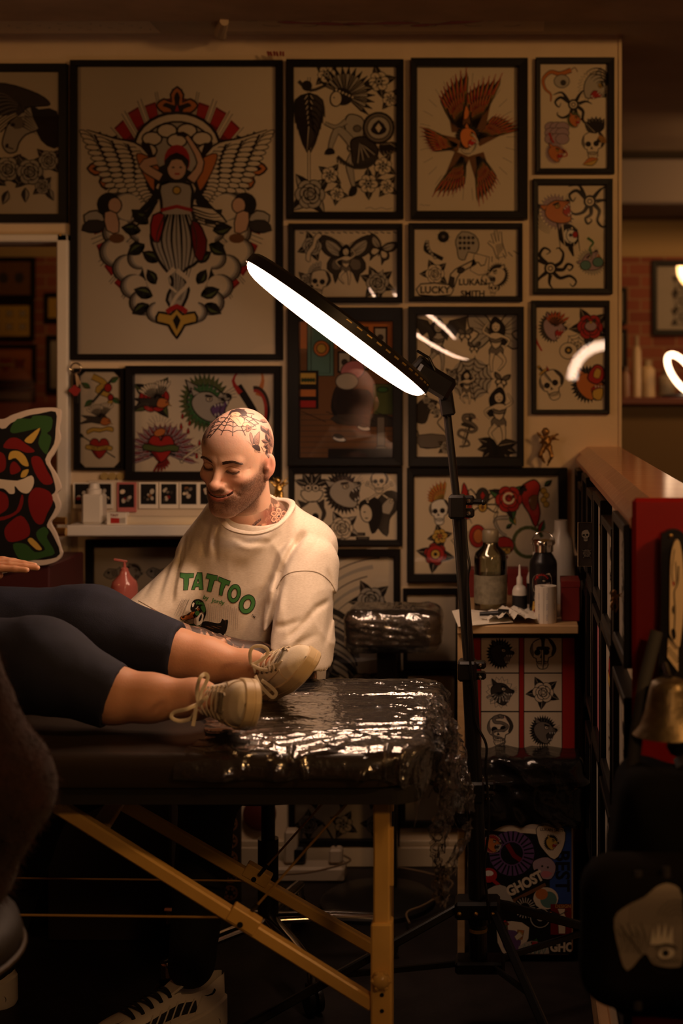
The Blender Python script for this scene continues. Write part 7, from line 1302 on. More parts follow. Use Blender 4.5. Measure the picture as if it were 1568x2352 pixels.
red = np.exp(-(np.linalg.norm(Q-np.array([.042, -.075, -.025]), axis=1)/.022)**2)*.45+np.exp(-(np.linalg.norm(Q-np.array([0, -.112, -.032]), axis=1)/.016)**2)*.5; c = mixc(c, np.clip(red, 0, 1), [.68, .27, .19])
ear = np.clip((Q[:, 0]-.068)/.01, 0, 1)*(np.abs(HL[:, 1]-.01) < .03)*(HL[:, 2] < .03); c = mixc(c, ear*.6, [.70, .26, .18])
# beard and moustache stubble follow the jaw
zj = HL[:, 2]; beard = 1/(1+np.exp((zj+.040-.75*np.clip(Q[:, 0]-.035, 0, .1))/.006)); beard = beard/(1+np.exp((HL[:, 1]-.008)/.004))*(1/(1+np.exp((-HL[:, 2]-.125+.2*np.clip(-HL[:, 1], 0, .1))/.006)))
cheek = np.exp(-(np.linalg.norm((Q-np.array([.032, -.08, -.040]))*np.array([1, .6, 1]), axis=1)/.016)**4); chin0 = np.exp(-(np.linalg.norm((Q-np.array([0, -.095, -.084]))*np.array([.8, .6, 1.2]), axis=1)/.012)**4); tache = np.exp(-(segd(Q, [(0, -.1, -.049), (.018, -.094, -.048), (.034, -.08, -.056)])/.0065)**4)
side = np.exp(-((HL[:, 1]+.010)/.014)**4)*(Q[:, 0] > .05)/(1+np.exp((zj-.008)/.006))*(zj > -.06)*.8
b_ = np.clip(np.maximum(beard*(1-.85*cheek)*(1-.3*chin0), np.maximum(tache*.75, side)), 0, 1)*(.66+.34*rn); c = mixc(c, np.clip(b_*1.05, 0, .93), [.10, .042, .022])
lipu = np.exp(-(segd(Q, [(a*.95, b_, c_+.0042) for a, b_, c_ in mouth])/.0034)**4); lipl = np.exp(-(segd(Q, [(a*.78, b_, c_-.0072+a*.08) for a, b_, c_ in mouth])/.0056)**4); c = mixc(c, np.clip(lipu*.7+lipl, 0, 1), [.58, .17, .13])
gap = (segd(Q, mouth) < .0030); c = mixc(c, gap*1.0, [.05, .012, .01]); c = mixc(c, (segd(Q, [(.019, -.083, .0020), (.026, -.087, -.0006), (.033, -.087, -.0018), (.041, -.083, -.0004)])/.0035 < 1)*(HL[:, 1] < -.07)*.75, [.06, .02, .015])
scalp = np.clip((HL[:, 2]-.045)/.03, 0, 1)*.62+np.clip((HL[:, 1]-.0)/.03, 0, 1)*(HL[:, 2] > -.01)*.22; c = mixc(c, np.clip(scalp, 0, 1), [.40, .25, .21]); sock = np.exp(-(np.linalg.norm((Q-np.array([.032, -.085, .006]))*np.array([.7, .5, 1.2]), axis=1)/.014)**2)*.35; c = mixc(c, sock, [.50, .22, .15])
th = np.clip((HL[:, 2]-.048)/.012, 0, 1)*np.clip((-HL[:, 0]-.030)/.015, 0, 1)*.8+np.clip((HL[:, 2]-.02)/.02, 0, 1)*np.clip((HL[:, 0]-.062)/.006, 0, 1)*np.clip((HL[:, 1]-.005)/.02, 0, 1)*.85
nk = np.clip((-HL[:, 2]-.13)/.02, 0, 1)*np.clip((HL[:, 0]-.01)/.03, 0, 1)*.55; th = np.clip(np.maximum(th, nk), 0, 1)
def hp(x, y, z): return HR @ (Vector((x, y, z))*HS)+HC
parts = [(Vh, Fh, c, th)]
def armf(segs, k=.02):
    def f(P):
        d = None
        for a, b, ra, rb in segs: e = cap(P, a, b, ra, rb); d = e if d is None else smin(d, e, k)
        return d
    return f
def limb(segs, h, pad=.1):
    pts = np.array([p for s in segs for p in s[:2]]); return sdf_mesh(armf(segs), pts.min(0)-pad, pts.max(0)+pad, h)
nb0 = tuple(hp(0, .045, -.15)); ch = (-.565, 3.18, .93)
EL = w3(676, 1556, 3.04); WL = w3(452, 1474, 2.945); ER = w3(330, 1440, 3.16); WR = w3(398, 1462, 2.97)
torso = [(nb0, (-.56, 3.20, .98), .058, .085), ((-.56, 3.19, .98), (-.565, 3.22, .62), .095, .13), ((-.665, 3.19, .955), (-.475, 3.19, .965), .045, .045), ((-.55, 3.175, 1.055), (-.47, 3.18, 1.0), .048, .045), ((-.56, 3.2, 1.0), (-.69, 3.19, .955), .05, .05)]
V, Fc = limb(torso, .008, .15); parts.append((V, Fc, None, np.clip((V[:, 2]-.98)/.02, 0, 1)*np.clip((V[:, 0]+.56)/.03, 0, 1)*.8))
def forearm(P, E, Wp): t = np.clip(((P-np.array(E))@(np.array(Wp)-np.array(E)))/np.sum((np.array(Wp)-np.array(E))**2), 0, 1); return t
for sh, E, Wr, R_, sd in (((-.465, 3.15, .945), EL, WL, frame(Vector(WL)-Vector(EL)+Vector((0, 0, .03)), (0, -.2, 1)), -1), ((-.70, 3.18, .95), ER, WR, frame(Vector((.75, -.5, -.1)), (.1, -.3, 1)), 1)):
    mid = tuple((np.array(E)*.62+np.array(Wr)*.38)); V, Fc = limb([(sh, E, .043, .042), (E, mid, .043, .043), (mid, Wr, .042, .026), (Wr, tuple(np.array(Wr)+np.array(R_.col[0])*.03), .026, .022)], .004, .07); parts.append((V, Fc, None, np.ones(len(V))))
    V, Fc = hand_mesh(np.array(Wr)+np.array(R_.col[0])*.02, R_, curl=(42, 48, 52, 55), side=sd, thumb=(30, 25)); parts.append((V, Fc, None, np.full(len(V), .6)))
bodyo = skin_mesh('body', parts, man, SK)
bvh = BVHTree.FromPolygons([tuple(v_) for v_ in Vh.tolist()], Fh.tolist())
# scalp and neck tattoos, drawn in the pixel grid of the photograph and laid on the skin
TI = mat('tattoo_ink', (.045, .026, .026), .5); TM = [TI]*len(IKEYS); TM[IKEYS.index('s')] = mat('scalp_skin_tone', (.66, .37, .25), .5); TM[IKEYS.index('g')] = mat('tattoo_grey', (.24, .13, .10), .5)
A = Art(); A.T = (0, 0, 1, 0, 1); Z = lambda L: [(450+x/7.467, -(920+y/7.467)) for x, y in L]
hx, hy = 640, 170
sp = [(150, 640), (285, 560), (430, 590), (628, 610), (845, 600), (980, 560)]
for x, y in ((230, 640), (300, 545), (425, 595), (628, 612), (848, 600), (1030, 440), (1110, 360), (1000, 235), (840, 150)): A.line(Z([(hx+(x-hx)*.12, hy+(y-hy)*.12), (x, y)]), 1.3, 'k', 1.9)
rings = [[(225, 560), (315, 495), (440, 520), (632, 545), (830, 520), (985, 450), (1075, 400), (985, 300)], [(262, 480), (350, 430), (480, 430), (642, 455), (800, 450), (900, 400), (985, 330), (960, 250)], [(330, 380), (420, 370), (530, 385), (648, 380), (760, 380), (830, 340), (890, 280), (880, 210)], [(420, 300), (490, 300), (560, 330), (650, 320), (740, 300), (800, 260), (820, 200)]]
for r_ in rings:
    for a_, b_2 in zip(r_[:-1], r_[1:]):
        mx_, my_ = (a_[0]+b_2[0])/2, (a_[1]+b_2[1])/2; vx, vy = hx-mx_, hy-my_; l_ = math.hypot(vx, vy); m2 = (mx_+vx/l_*26, my_+vy/l_*26); A.line(Z([a_, m2, b_2]), 1.7, 'k', sm=4)
# reclining figure, hair and arm over the web
A.poly(Z([(590, 215), (640, 200), (720, 190), (760, 220), (745, 265), (690, 290), (620, 275)]), 's', .8, sm=2); A.poly(Z([(560, 230), (600, 170), (680, 130), (800, 150), (870, 200), (860, 260), (800, 270), (755, 215), (700, 195), (640, 200), (600, 225), (540, 250)]), 'k', sm=2); A.line(Z([(640, 262), (690, 258)]), .8, 'k'); A.line(Z([(660, 225), (690, 220)]), .8, 'k')
A.poly(Z([(580, 285), (660, 280), (740, 270), (810, 300), (825, 360), (790, 430), (740, 450), (690, 400), (640, 350), (590, 310)]), 's', .9, sm=2); A.line(Z([(690, 300), (740, 350), (760, 400)]), .8, 'k', sm=3); A.poly(Z([(800, 400), (880, 370), (950, 420), (900, 450), (820, 440)]), 's', .8, sm=2)
A.poly(Z([(860, 430), (900, 425), (950, 470), (930, 510), (870, 530)]), 'g', .9, sm=2); A.poly(Z([(885, 460), (945, 465), (900, 500)]), 'k'); A.poly(Z([(960, 490), (1045, 485), (1010, 500)]), 'g', .6)
A.z = 0
for (x, y, a_, l_) in ((215, 560, 60, 80), (240, 470, 50, 90), (275, 400, 45, 90), (180, 650, 70, 80), (320, 330, 35, 90), (390, 260, 30, 90), (250, 540, 100, 60), (300, 440, 80, 60), (460, 200, 15, 80), (200, 600, 20, 60), (350, 380, 60, 60)):
    q_ = Z([(x, y)])[0]; leaf(A, q_[0], q_[1], a_, l_/6, 'g', 'k'); A.z = 3
# butterfly on the temple
A.z = 0
A.poly(Z([(930, 545), (960, 580), (985, 670), (975, 760), (940, 700), (920, 600)]), 'g', 1.0, sm=2); A.poly(Z([(1080, 535), (1095, 560), (1085, 700), (1060, 770), (1000, 740), (985, 690), (1010, 620)]), 'g', 1.0, sm=2); A.poly(Z([(960, 770), (1060, 760), (1095, 800), (1100, 870), (1060, 860), (1000, 830)]), 'k', sm=2)
for k_ in range(5): A.line(Z([(985, 740), (1010+18*k_, 590+30*k_)]), .6, 'k'); A.line(Z([(1000+15*k_, 840), (1015+22*k_, 905)]), .9, 'k', .2)
A.line(Z([(960, 770), (900, 710), (850, 690)]), .5, 'k', .3, sm=3); A.line(Z([(1060, 880), (1125, 905)]), 1.2, 'k', .4)
# leaves behind the temple
A.z = 0
for (x, y, a_, l_) in ((1110, 420, -60, 110), (1150, 470, -40, 120), (1200, 560, -70, 120), (1240, 480, -80, 100), (1120, 680, -20, 90), (1180, 720, -60, 120), (1220, 820, -80, 120), (1150, 800, 30, 70), (1260, 640, -70, 120), (1100, 330, -20, 90)):
    q_ = Z([(x, y)])[0]; leaf(A, q_[0], q_[1], a_, l_/5.2, 'g', 'k')
A.line(Z([(1120, 790), (1170, 880), (1215, 850)]), 1.2, 'k', .4, sm=3)
# neck: leafy twig and mandala
A.z = 0
for x, y, a_, l_ in ((850, 2215, 10, 130), (960, 2180, 60, 90), (1000, 2150, 65, 100), (1040, 2110, 60, 90), (1050, 2160, 20, 80), (1080, 2080, 62, 70)): q_ = Z([(x, y)])[0]; leaf(A, q_[0], q_[1], a_, l_/7.467, 'g', 'k')
for k_ in range(6): q_ = Z([(1420+95*math.cos(k_*1.05+.5), 1985+95*math.sin(k_*1.05+.5))])[0]; A.el(q_[0], q_[1], 8, 6.5, -60*k_, 's', 1.1); A.el(q_[0], q_[1], 4.5, 3.5, -60*k_, 'g')
q_ = Z([(1420, 1985)])[0]; A.el(q_[0], q_[1], 6, 6, 0, 's', 1.1); A.el(q_[0], q_[1], 3, 3, 0, 'k')
bvb = BVHTree.FromObject(bodyo, bpy.context.evaluated_depsgraph_get()); mi_ = man.matrix_basis; 
bw = [tuple(man.matrix_basis @ v_.co) if False else tuple(v_.co) for v_ in bodyo.data.vertices]; bvb = BVHTree.FromPolygons(bw, [tuple(p_.vertices) for p_ in bodyo.data.polygons])
decal(A, lambda x, y: W(x, -y, 3.0), bvb, 'tattoo', bodyo, off=.0003, step=9e-6, maxe=3, mats=TM)
# lash lines, lid creases, brows, teeth
M_hair = mat('dark_brown_hair', (.075, .036, .020), .6)
b = MB(); rr = random.Random(4)
def onhead(x, z, out=.0005):
    h_, n_, i_, t_ = bvL.ray_cast(Vector((x, -.2, z)), Vector((0, 1, 0))); return (h_+n_*out, n_) if h_ else (None, None)
bvL = BVHTree.FromPolygons([tuple(v_) for v_ in HL.tolist()], Fh.tolist())
for s_ in (1, -1):
    br = MB()
    for k_ in range(420):
        t = rr.random(); x = (.013+.040*t); z = .0225+.0060*math.sin(min(t*1.25, 1)*PI*.62)-.014*max(t-.62, 0)+rr.uniform(-.0040, .0034)*(1-.5*t)
        p_, n_ = onhead(x*s_, z)
        if p_ is None: continue
        d_ = Vector((s_*1, 0, .5-1.0*t)).normalized()*rr.uniform(.006, .010); d_ = d_-n_*d_.dot(n_)+n_*.0012; br.tube([hp(*p_), hp(*(p_+d_))], [.00055, .0002], 3)
    br.out('eyebrow', M_hair, bodyo)
    ls = MB()
    c_lid = 0; lid = [(.0175, .0018), (.024, -.0008), (.032, -.0022), (.040, -.0008), (.0465, .0028)]
    P3 = [onhead(x*s_, z, .0003)[0] for x, z in lid]
    if None not in P3:
        ls.tube(cr([hp(*p_) for p_ in P3], False, 5), [.0006]+[.0013]*19+[.0007], 6) if False else ls.tube(cr([hp(*p_) for p_ in P3], False, 5), .0017, 6)
        for k_ in range(26):
            t = k_/25*(len(P3)-1.001); i_ = int(t); p_ = P3[i_].lerp(P3[i_+1], t-i_); ls.tube([hp(*p_), hp(*(p_+Vector((s_*.0015*(t-1.5), -.004, -.0042))))], [.0004, .00015], 3)
    ls.out('eyelash', M_hair, bodyo)
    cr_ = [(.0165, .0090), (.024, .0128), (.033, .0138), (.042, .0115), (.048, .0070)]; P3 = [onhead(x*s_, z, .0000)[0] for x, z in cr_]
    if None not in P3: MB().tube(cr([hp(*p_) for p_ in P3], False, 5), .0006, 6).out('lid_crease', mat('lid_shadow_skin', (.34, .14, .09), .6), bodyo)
b = MB(); P3 = [hp(x, y+.0022, z+.0008) for x, y, z in [(-.021, mouth[2][1]-.003, -.0562), (-.01, mouth[1][1], -.0592), (0, mouth[0][1], -.0600), (.01, mouth[1][1], -.0592), (.021, mouth[2][1]-.003, -.0562)]]; b.tube(cr(P3), .0026, 8, flat=.5, up=HR @ Vector((0, 1, 0))); b.out('teeth', mat('teeth', (.60, .52, .42), .3), bodyo, True)
# beard hairs
bh = MB(); cand = np.nonzero((b_ > .35) & (np.abs(HL[:, 0]) < .08) & ~gap)[0]; rr2 = np.random.RandomState(2); 
for i_ in rr2.choice(cand, 5200):
    p_ = Vector(HL[i_]); n_ = (p_-Vector((0, 0, -.03))).normalized(); d_ = (n_*.55+Vector((0, -.1, -.8))).normalized()*rr2.uniform(.0012, .0032); a_ = hp(*p_); e_ = hp(*(p_+d_)); w_ = (HR @ n_.orthogonal()).normalized()*.00022; bh.add([a_-w_, a_+w_, e_], [(0, 1, 2)])
bh.out('beard', mat('beard_hair', (.10, .05, .03), .6), bodyo)['kind'] = 'stuff'
# ---------------------------------------------------------------- T-shirt
M_shirt = mat('heather_cotton', (.70, .63, .54), .92, col2=(.61, .54, .45), vscale=170, stretch=(1, 1, 4), bump=.10, bscale=420, sheen=.15)
hemL = Vector(w3(683, 1480, 3.0)); hemR = Vector(w3(357, 1404, 3.04)); nHL = Vector((-.36, .22, -.90)).normalized(); nHR = Vector((-.48, .12, -.86)).normalized(); sL = Vector((-.444, 3.10, .955)); sR = Vector((-.675, 3.17, .945))
folds = [([(467, 1186), (456, 1251), (452, 1300)], .007, -.007), ([(492, 1197), (478, 1237), (487, 1307)], .006, -.006), ([(478, 1190), (467, 1240), (470, 1290)], .008, .006), ([(397, 1231), (394, 1300), (394, 1400)], .006, -.014), ([(416, 1231), (405, 1293)], .006, -.006), ([(515, 1234), (554, 1252), (610, 1252), (640, 1226)], .005, -.004), ([(515, 1246), (560, 1264), (610, 1262)], .008, .004),
         ([(689, 1223), (658, 1279), (641, 1321), (638, 1377), (627, 1433), (620, 1500)], .0080, -.017), ([(650, 1335), (650, 1390), (640, 1440)], .010, .006), ([(632, 1428), (670, 1424), (711, 1408)], .006, -.006), ([(663, 1461), (700, 1430), (731, 1391), (768, 1374)], .006, -.008), ([(655, 1470), (690, 1450), (730, 1412)], .009, .005), ([(588, 1447), (593, 1377), (618, 1321)], .007, -.006), ([(604, 1450), (606, 1385), (628, 1330)], .009, .005), ([(345, 1330), (330, 1380)], .005, -.005), ([(372, 1290), (366, 1400)], .006, -.005), ([(700, 1290), (720, 1250), (715, 1225)], .006, -.004), ([(745, 1300), (762, 1380), (755, 1480)], .005, -.006), ([(680, 1500), (700, 1460), (745, 1440)], .006, -.005), ([(430, 1300), (424, 1400)], .008, .005), ([(560, 1290), (545, 1330)], .010, -.003)]
folds = [([(W(x, y, 3.02).x, 0, W(x, y, 3.02).z) for x, y in p_], w_, a_) for p_, w_, a_ in folds]
NR = np.array(Matrix.Rotation(math.radians(-11), 3, 'Y'))
def shirtf(P):
    d = ell(P, (-.575, 3.17, .85), (.160, .122, .30)); d = smin(d, ell(P, (-.575, 3.17, .70), (.152, .125, .20)), .06)
    d = smin(d, cap(P, (-.665, 3.17, .965), (-.47, 3.17, .985), .060, .062), .05); d = smin(d, cap(P, (-.560, 3.17, 1.01), (-.45, 3.17, .985), .062, .06), .04); d = smin(d, cap(P, (-.59, 3.17, 1.0), (-.67, 3.17, .965), .055, .055), .04)
    for s_, hm, r0, r1 in ((sL, hemL, .070, .073), (sR, hemR, .062, .048)):
        ax = (hm-s_).normalized(); e = cap(P, tuple(s_), tuple(hm+ax*.06), r0, r1+.004); t = (P-np.array(hm))@np.array(nHL if hm is hemL else nHR); e = smax(e, t, .003); d = smin(d, e, .006)
    P0 = P*np.array([1, 0, 1], dtype=np.float32); fr_ = np.clip((3.16-P[:, 1])/.05, 0, 1)
    for pts, w_, a_ in folds: d = d-a_*fr_*np.exp(-(segd(P0, pts)/w_)**2)*(1-np.exp(-(np.linalg.norm(P0-np.array(pts[0], dtype=np.float32), axis=1)/.02)**2))*(1-np.exp(-(np.linalg.norm(P0-np.array(pts[-1], dtype=np.float32), axis=1)/.02)**2))
    d = d-.0050*(vnoise(P[:, 0]*11+P[:, 2]*5, P[:, 2]*9-P[:, 1]*7, 3)-.5)-.0034*ridge(P[:, 0]*15+P[:, 2]*10, P[:, 2]*8-P[:, 0]*6, 4)**3
    for hm, s_, r1, Ee in ((hemL, sL, .061, EL), (hemR, sR, .042, ER)):
        ax = (hm-s_).normalized(); d = smax(d, -cap(P, tuple(hm-ax*.045), tuple(hm+ax*.1), r1-.008, r1+.004), .002); d = d-.0028*np.exp(-(((P-np.array(hm))@np.array(ax)+.016)/.0016)**2)*0
    d = smax(d, -ell(P, (-.543, 3.13, 1.105), (.079, .098, .066), NR), .004); d = smax(d, -(P[:, 2]-.64), .004); d = smax(d, -ell(P, (-.57, 3.18, .60), (.15, .10, .10)), .004)
    return d
V, Fs_ = sdf_mesh(shirtf, (-.83, 2.88, .60), (-.32, 3.36, 1.12), .0038); shirt = mk('t_shirt', V, Fs_, M_shirt, man, True)
bvs = BVHTree.FromPolygons([tuple(v_) for v_ in V.tolist()], Fs_.tolist())
def strip_on(pts, r, name, m_, parent, bv, off=.0, flat=1.0):
    out_ = []
    for p_ in cr([Vector(W(x, y, 3.0)) for x, y in pts], False, 8):
        d_ = (p_-Vector((0, 0, CAMZ))).normalized(); h_, n_, i_, t_ = bv.ray_cast(Vector((0, 0, CAMZ)), d_)
        if h_ is not None and (not out_ or (h_-out_[-1]).length < .03): out_.append(h_-d_*off)
    if len(out_) > 2: return MB().tube(out_, r, 8, flat=flat).out(name, m_, parent, True)
M_seam = mat('shirt_seam', (.34, .28, .21), .9)
strip_on([(634, 1352), (655, 1322), (690, 1312), (730, 1316), (760, 1340), (774, 1372)], .0016, 'sleeve_seam', M_seam, shirt, bvs, -.0006)
strip_on([(619, 1470), (655, 1484), (705, 1504), (752, 1522)], .0012, 'sleeve_seam', M_seam, shirt, bvs); strip_on([(318, 1380), (350, 1398), (395, 1424)], .0012, 'sleeve_seam', M_seam, shirt, bvs)
# ribbed collar: follows the edge of the neck opening
ring = cr([W(*q_) for q_ in ((510, 1196, 3.07), (526, 1213, 3.045), (556, 1223, 3.03), (590, 1225, 3.025), (624, 1215, 3.03), (650, 1196, 3.055), (667, 1172, 3.10), (670, 1156, 3.16), (650, 1148, 3.22), (600, 1150, 3.25), (545, 1160, 3.24), (514, 1172, 3.20), (504, 1184, 3.13))], True, 5)
MB().tube(ring, .0075, 10, flat=.55, closed=True, up=None).out('collar', M_shirt, shirt, True)
A = Art(); A.T = (0, 0, 1, 0, 1); Z = lambda L: [(380+x/6.533, -(1280+y/6.533)) for x, y in L]
def letter(L, holes=None): A.poly(Z(L), 'G', 1.6, 'k', holes=[Z(h_) for h_ in holes] if holes else None)
letter([(218, 232), (320, 242), (428, 240), (420, 305), (350, 312), (346, 400), (332, 490), (270, 495), (275, 400), (272, 318), (216, 300)]); letter([(478, 228), (548, 230), (556, 340), (566, 486), (508, 485), (500, 440), (448, 445), (438, 484), (388, 488), (430, 360)], [[(488, 325), (503, 390), (472, 392)]])
letter([(622, 244), (782, 276), (772, 352), (735, 345), (705, 440), (684, 520), (622, 508), (642, 420), (660, 330), (606, 312)]); letter([(798, 290), (975, 360), (950, 424), (905, 408), (868, 490), (848, 578), (804, 565), (812, 480), (835, 380), (786, 350)])
def oval(cx, cy, rx, ry, rot, k=.48):
    f_ = lambda s_: [(cx+rx*s_*math.cos(a_)*math.cos(rot)-ry*(s_+.08*(s_ < 1))*math.sin(a_)*math.sin(rot), cy+rx*s_*math.cos(a_)*math.sin(rot)+ry*(s_+.08*(s_ < 1))*math.sin(a_)*math.cos(rot)) for a_ in [2*PI*i/28 for i in range(28)]]; letter(f_(1), [f_(k)])
oval(1030, 545, 96, 142, .22, .46); oval(1224, 705, 116, 148, .42, .46)
for ch_, x, y, s_, ro in (('by', 605, 605, 13.5, -12), ('Jordy', 790, 665, 13.5, -14)): q_ = Z([(x, y)])[0]; A.text(ch_, q_[0], q_[1], s_, 'G', ro, .02)
q_ = Z([(1315, 885)])[0]; A.text('TM', q_[0], q_[1], 7.5, 'd', -38, .01)
# the duck
A.z = 0
A.poly(Z([(540, 1010), (560, 965), (640, 960), (740, 985), (820, 985), (850, 920), (880, 945), (925, 935), (940, 970), (915, 1100), (870, 1180), (780, 1230), (640, 1180), (560, 1130), (525, 1060)]), 'k', sm=2); [A.line(Z([(590+30*k_, 1030+12*(k_ % 3)), (660+30*k_, 1045+14*(k_ % 3))]), .7, 'B') for k_ in range(7)]
A.poly(Z([(410, 1000), (350, 1020), (290, 1070), (260, 1120), (420, 1200), (600, 1210), (540, 1110), (520, 1030)]), 'G', 1.2, sm=2); A.line(Z([(415, 1010), (340, 1040), (280, 1085)]), 2.2, 'k', .5, sm=3); [A.line(Z([(400-14*k_, 1030+6*k_), (380-18*k_, 1085+8*k_)]), .6, 'k') for k_ in range(6)]
A.poly(Z([(430, 900), (415, 960), (440, 1015), (500, 1025), (545, 995), (575, 920), (570, 850), (520, 830), (470, 880)]), 'W', 1.2, sm=2); A.poly(Z([(400, 680), (430, 640), (500, 625), (560, 660), (590, 720), (612, 810), (600, 880), (560, 960), (575, 860), (560, 820), (520, 830), (480, 890), (425, 915), (415, 820), (385, 800), (375, 760)]), 'k', sm=2)
A.poly(Z([(450, 665), (500, 650), (560, 680), (590, 715), (520, 705), (470, 715)]), 'G', sm=2); A.poly(Z([(525, 740), (580, 720), (600, 800), (575, 830), (545, 790)]), 'G', sm=2); A.el(*Z([(478, 840)])[0], 5, 5.5, 0, 'G'); A.poly(Z([(520, 880), (540, 850), (545, 900), (520, 955), (498, 960), (500, 925)]), 'k', sm=2)
A.el(*Z([(490, 778)])[0], 3.4, 3.4, 0, 'o', .9); A.el(*Z([(490, 778)])[0], 1.6, 1.6, 0, 'k'); A.poly(Z([(400, 700), (420, 675), (436, 690), (420, 740), (400, 750)]), 'W', sm=1); A.line(Z([(450, 780), (490, 738)]), 1.4, 'W')
A.poly(Z([(425, 910), (330, 935), (250, 940), (228, 915), (240, 885), (310, 870), (365, 830), (410, 815), (438, 820), (415, 870)]), 'o', 1.4, sm=2); A.poly(Z([(315, 880), (350, 840), (385, 825), (350, 880)]), 'k', sm=1); A.el(*Z([(268, 898)])[0], 3.6, 2, 20, 'k')
A.arc(*Z([(805, 1200)])[0], 7.5, 7.5, -10, 190, 2.6, 'W'); A.line(Z([(870, 1210), (885, 1180), (885, 1150)]), 1.6, 'W')
for k_ in range(7): A.line(Z([(250+18*k_, 625+8*(k_ % 3)), (130+22*k_, 870+20*(k_ % 2))]), .6, 'd', .3)
for k_ in range(16): x = 640+30*k_; A.line(Z([(x, 700+10*((k_*7) % 5)+6*max(k_-8, 0)), (x-14, 930+20*((k_*3) % 4)+22*max(k_-8, 0))]), .6, 'B' if k_ % 2 else 'd', .3)
for k_ in range(2): A.line(Z([(120+770*k_, 960+220*k_), (160+770*k_, 930+240*k_), (150+770*k_, 990+230*k_), (200+770*k_, 970+240*k_), (180+770*k_, 1020+215*k_), (235+770*k_, 1050+190*k_)]), .6, 'd', sm=3)
A.line(Z([(260, 950), (300, 945), (360, 985), (300, 985), (260, 950)]), .6, 'B', sm=2)
PG = [ink_mats()[i_] for i_ in range(len(IKEYS))]; PG[IKEYS.index('G')] = mat('print_green', (.045, .20, .045), .7)
decal(A, lambda x, y: W(x, -y, 3.0), bvs, 'chest_print', shirt, off=.0008, step=3e-5, maxe=3.2, mats=PG)
# ---------------------------------------------------------------- trousers and shoes of the tattooist
M_trou = mat('black_trousers', (.010, .010, .013), .85, bump=.2, bscale=90)
kL = (-.63, 2.985, .50); aL = w3(440, 2215, 2.97); kR = (-.98, 2.985, .49); aR = w3(-25, 2235, 3.12)
def trouf(P):
    d = ell(P, (-.57, 3.24, .60), (.19, .16, .12)); 
    for h_, k_, a_ in (((-.50, 3.22, .58), kL, aL), ((-.66, 3.22, .58), kR, aR)): d = smin(d, cap(P, h_, k_, .088, .066), .03); d = smin(d, cap(P, k_, a_, .064, .052), .02)
    return smax(d+.004*ridge(P[:, 0]*12+P[:, 1]*6, P[:, 2]*14, 3), P[:, 2]-.655, .004)
V, Fc = sdf_mesh(trouf, (-1.2, 2.7, .04), (-.3, 3.45, .74), .009); mk('trousers', V, Fc, M_trou, man, True)
def interp_tab(T, x): xs_, ys_ = zip(*T); return float(np.interp(x, xs_, ys_))
class Shoe:
    def __init__(s, M, L, HW, HT, z0): s.M = M; s.L = L; s.HW = HW; s.HT = HT; s.z0 = z0
    def S(s, x, a, o=0.0):
        hw = interp_tab(s.HW, x)+o; H = interp_tab(s.HT, x)+o; c_, s_ = math.cos(a), math.sin(a)
        return s.M @ Vector((x, math.copysign(abs(c_)**.8, c_)*hw, s.z0+H*max(s_, 0)**.8))
    def upper(s, name, m_, parent, x0, gap, nx_=64, na=36):
        V = []; Fc = []
        xs_ = [s.L*(.5-.5*math.cos(PI*i/nx_)) for i in range(nx_+1)]
        for x in xs_:
            for j in range(na+1): V.append(s.S(min(max(x, .0005), s.L-.0005), PI*j/na))
        for i in range(nx_):
            for j in range(na):
                a_ = math.degrees(PI*(j+.5)/na)
                if xs_[i] < x0 and abs(a_-90) < gap(xs_[i]): continue
                Fc.append((i*(na+1)+j, (i+1)*(na+1)+j, (i+1)*(na+1)+j+1, i*(na+1)+j+1))
        return mk(name, V, Fc, m_, parent, True)
    def sole(s, name, m_, parent, lv_, flare=.003):
        xs_ = [s.L*(.5-.5*math.cos(PI*i/40)) for i in range(41)]; out_ = [(x, interp_tab(s.HW, x)) for x in xs_]; V = []; loop = [(x, y) for x, y in out_]+[(x, -y) for x, y in out_[::-1][1:-1]]; n = len(loop)
        for fl, z in lv_:
            for k_, (x, y) in enumerate(loop):
                t = Vector((loop[(k_+1) % n][0]-loop[k_-1][0], loop[(k_+1) % n][1]-loop[k_-1][1], 0)).normalized(); nn = Vector((t.y, -t.x, 0)); nn = nn if nn.dot(Vector((x-s.L/2, y*3, 0))) > 0 else -nn; V.append(s.M @ Vector((x+nn.x*fl, y+nn.y*fl, z(x) if callable(z) else z)))
        Fc = [(i*n+k_, i*n+(k_+1) % n, (i+1)*n+(k_+1) % n, (i+1)*n+k_) for i in range(len(lv_)-1) for k_ in range(n)]+[tuple(range(n))[::-1], tuple((len(lv_)-1)*n+k_ for k_ in range(n))]; return mk(name, V, Fc, m_, parent, True, sharp=40)
def mat4(R, loc): M = R.to_4x4(); M.translation = loc; return M
M_snk = mat('white_leather', (.80, .72, .62), .4); M_mesh = mat('black_mesh', (.015, .013, .013), .7, bump=.3, bscale=400); M_lace = mat('black_lace', (.012, .011, .012), .7); M_mid = mat('white_rubber', (.80, .72, .62), .45)
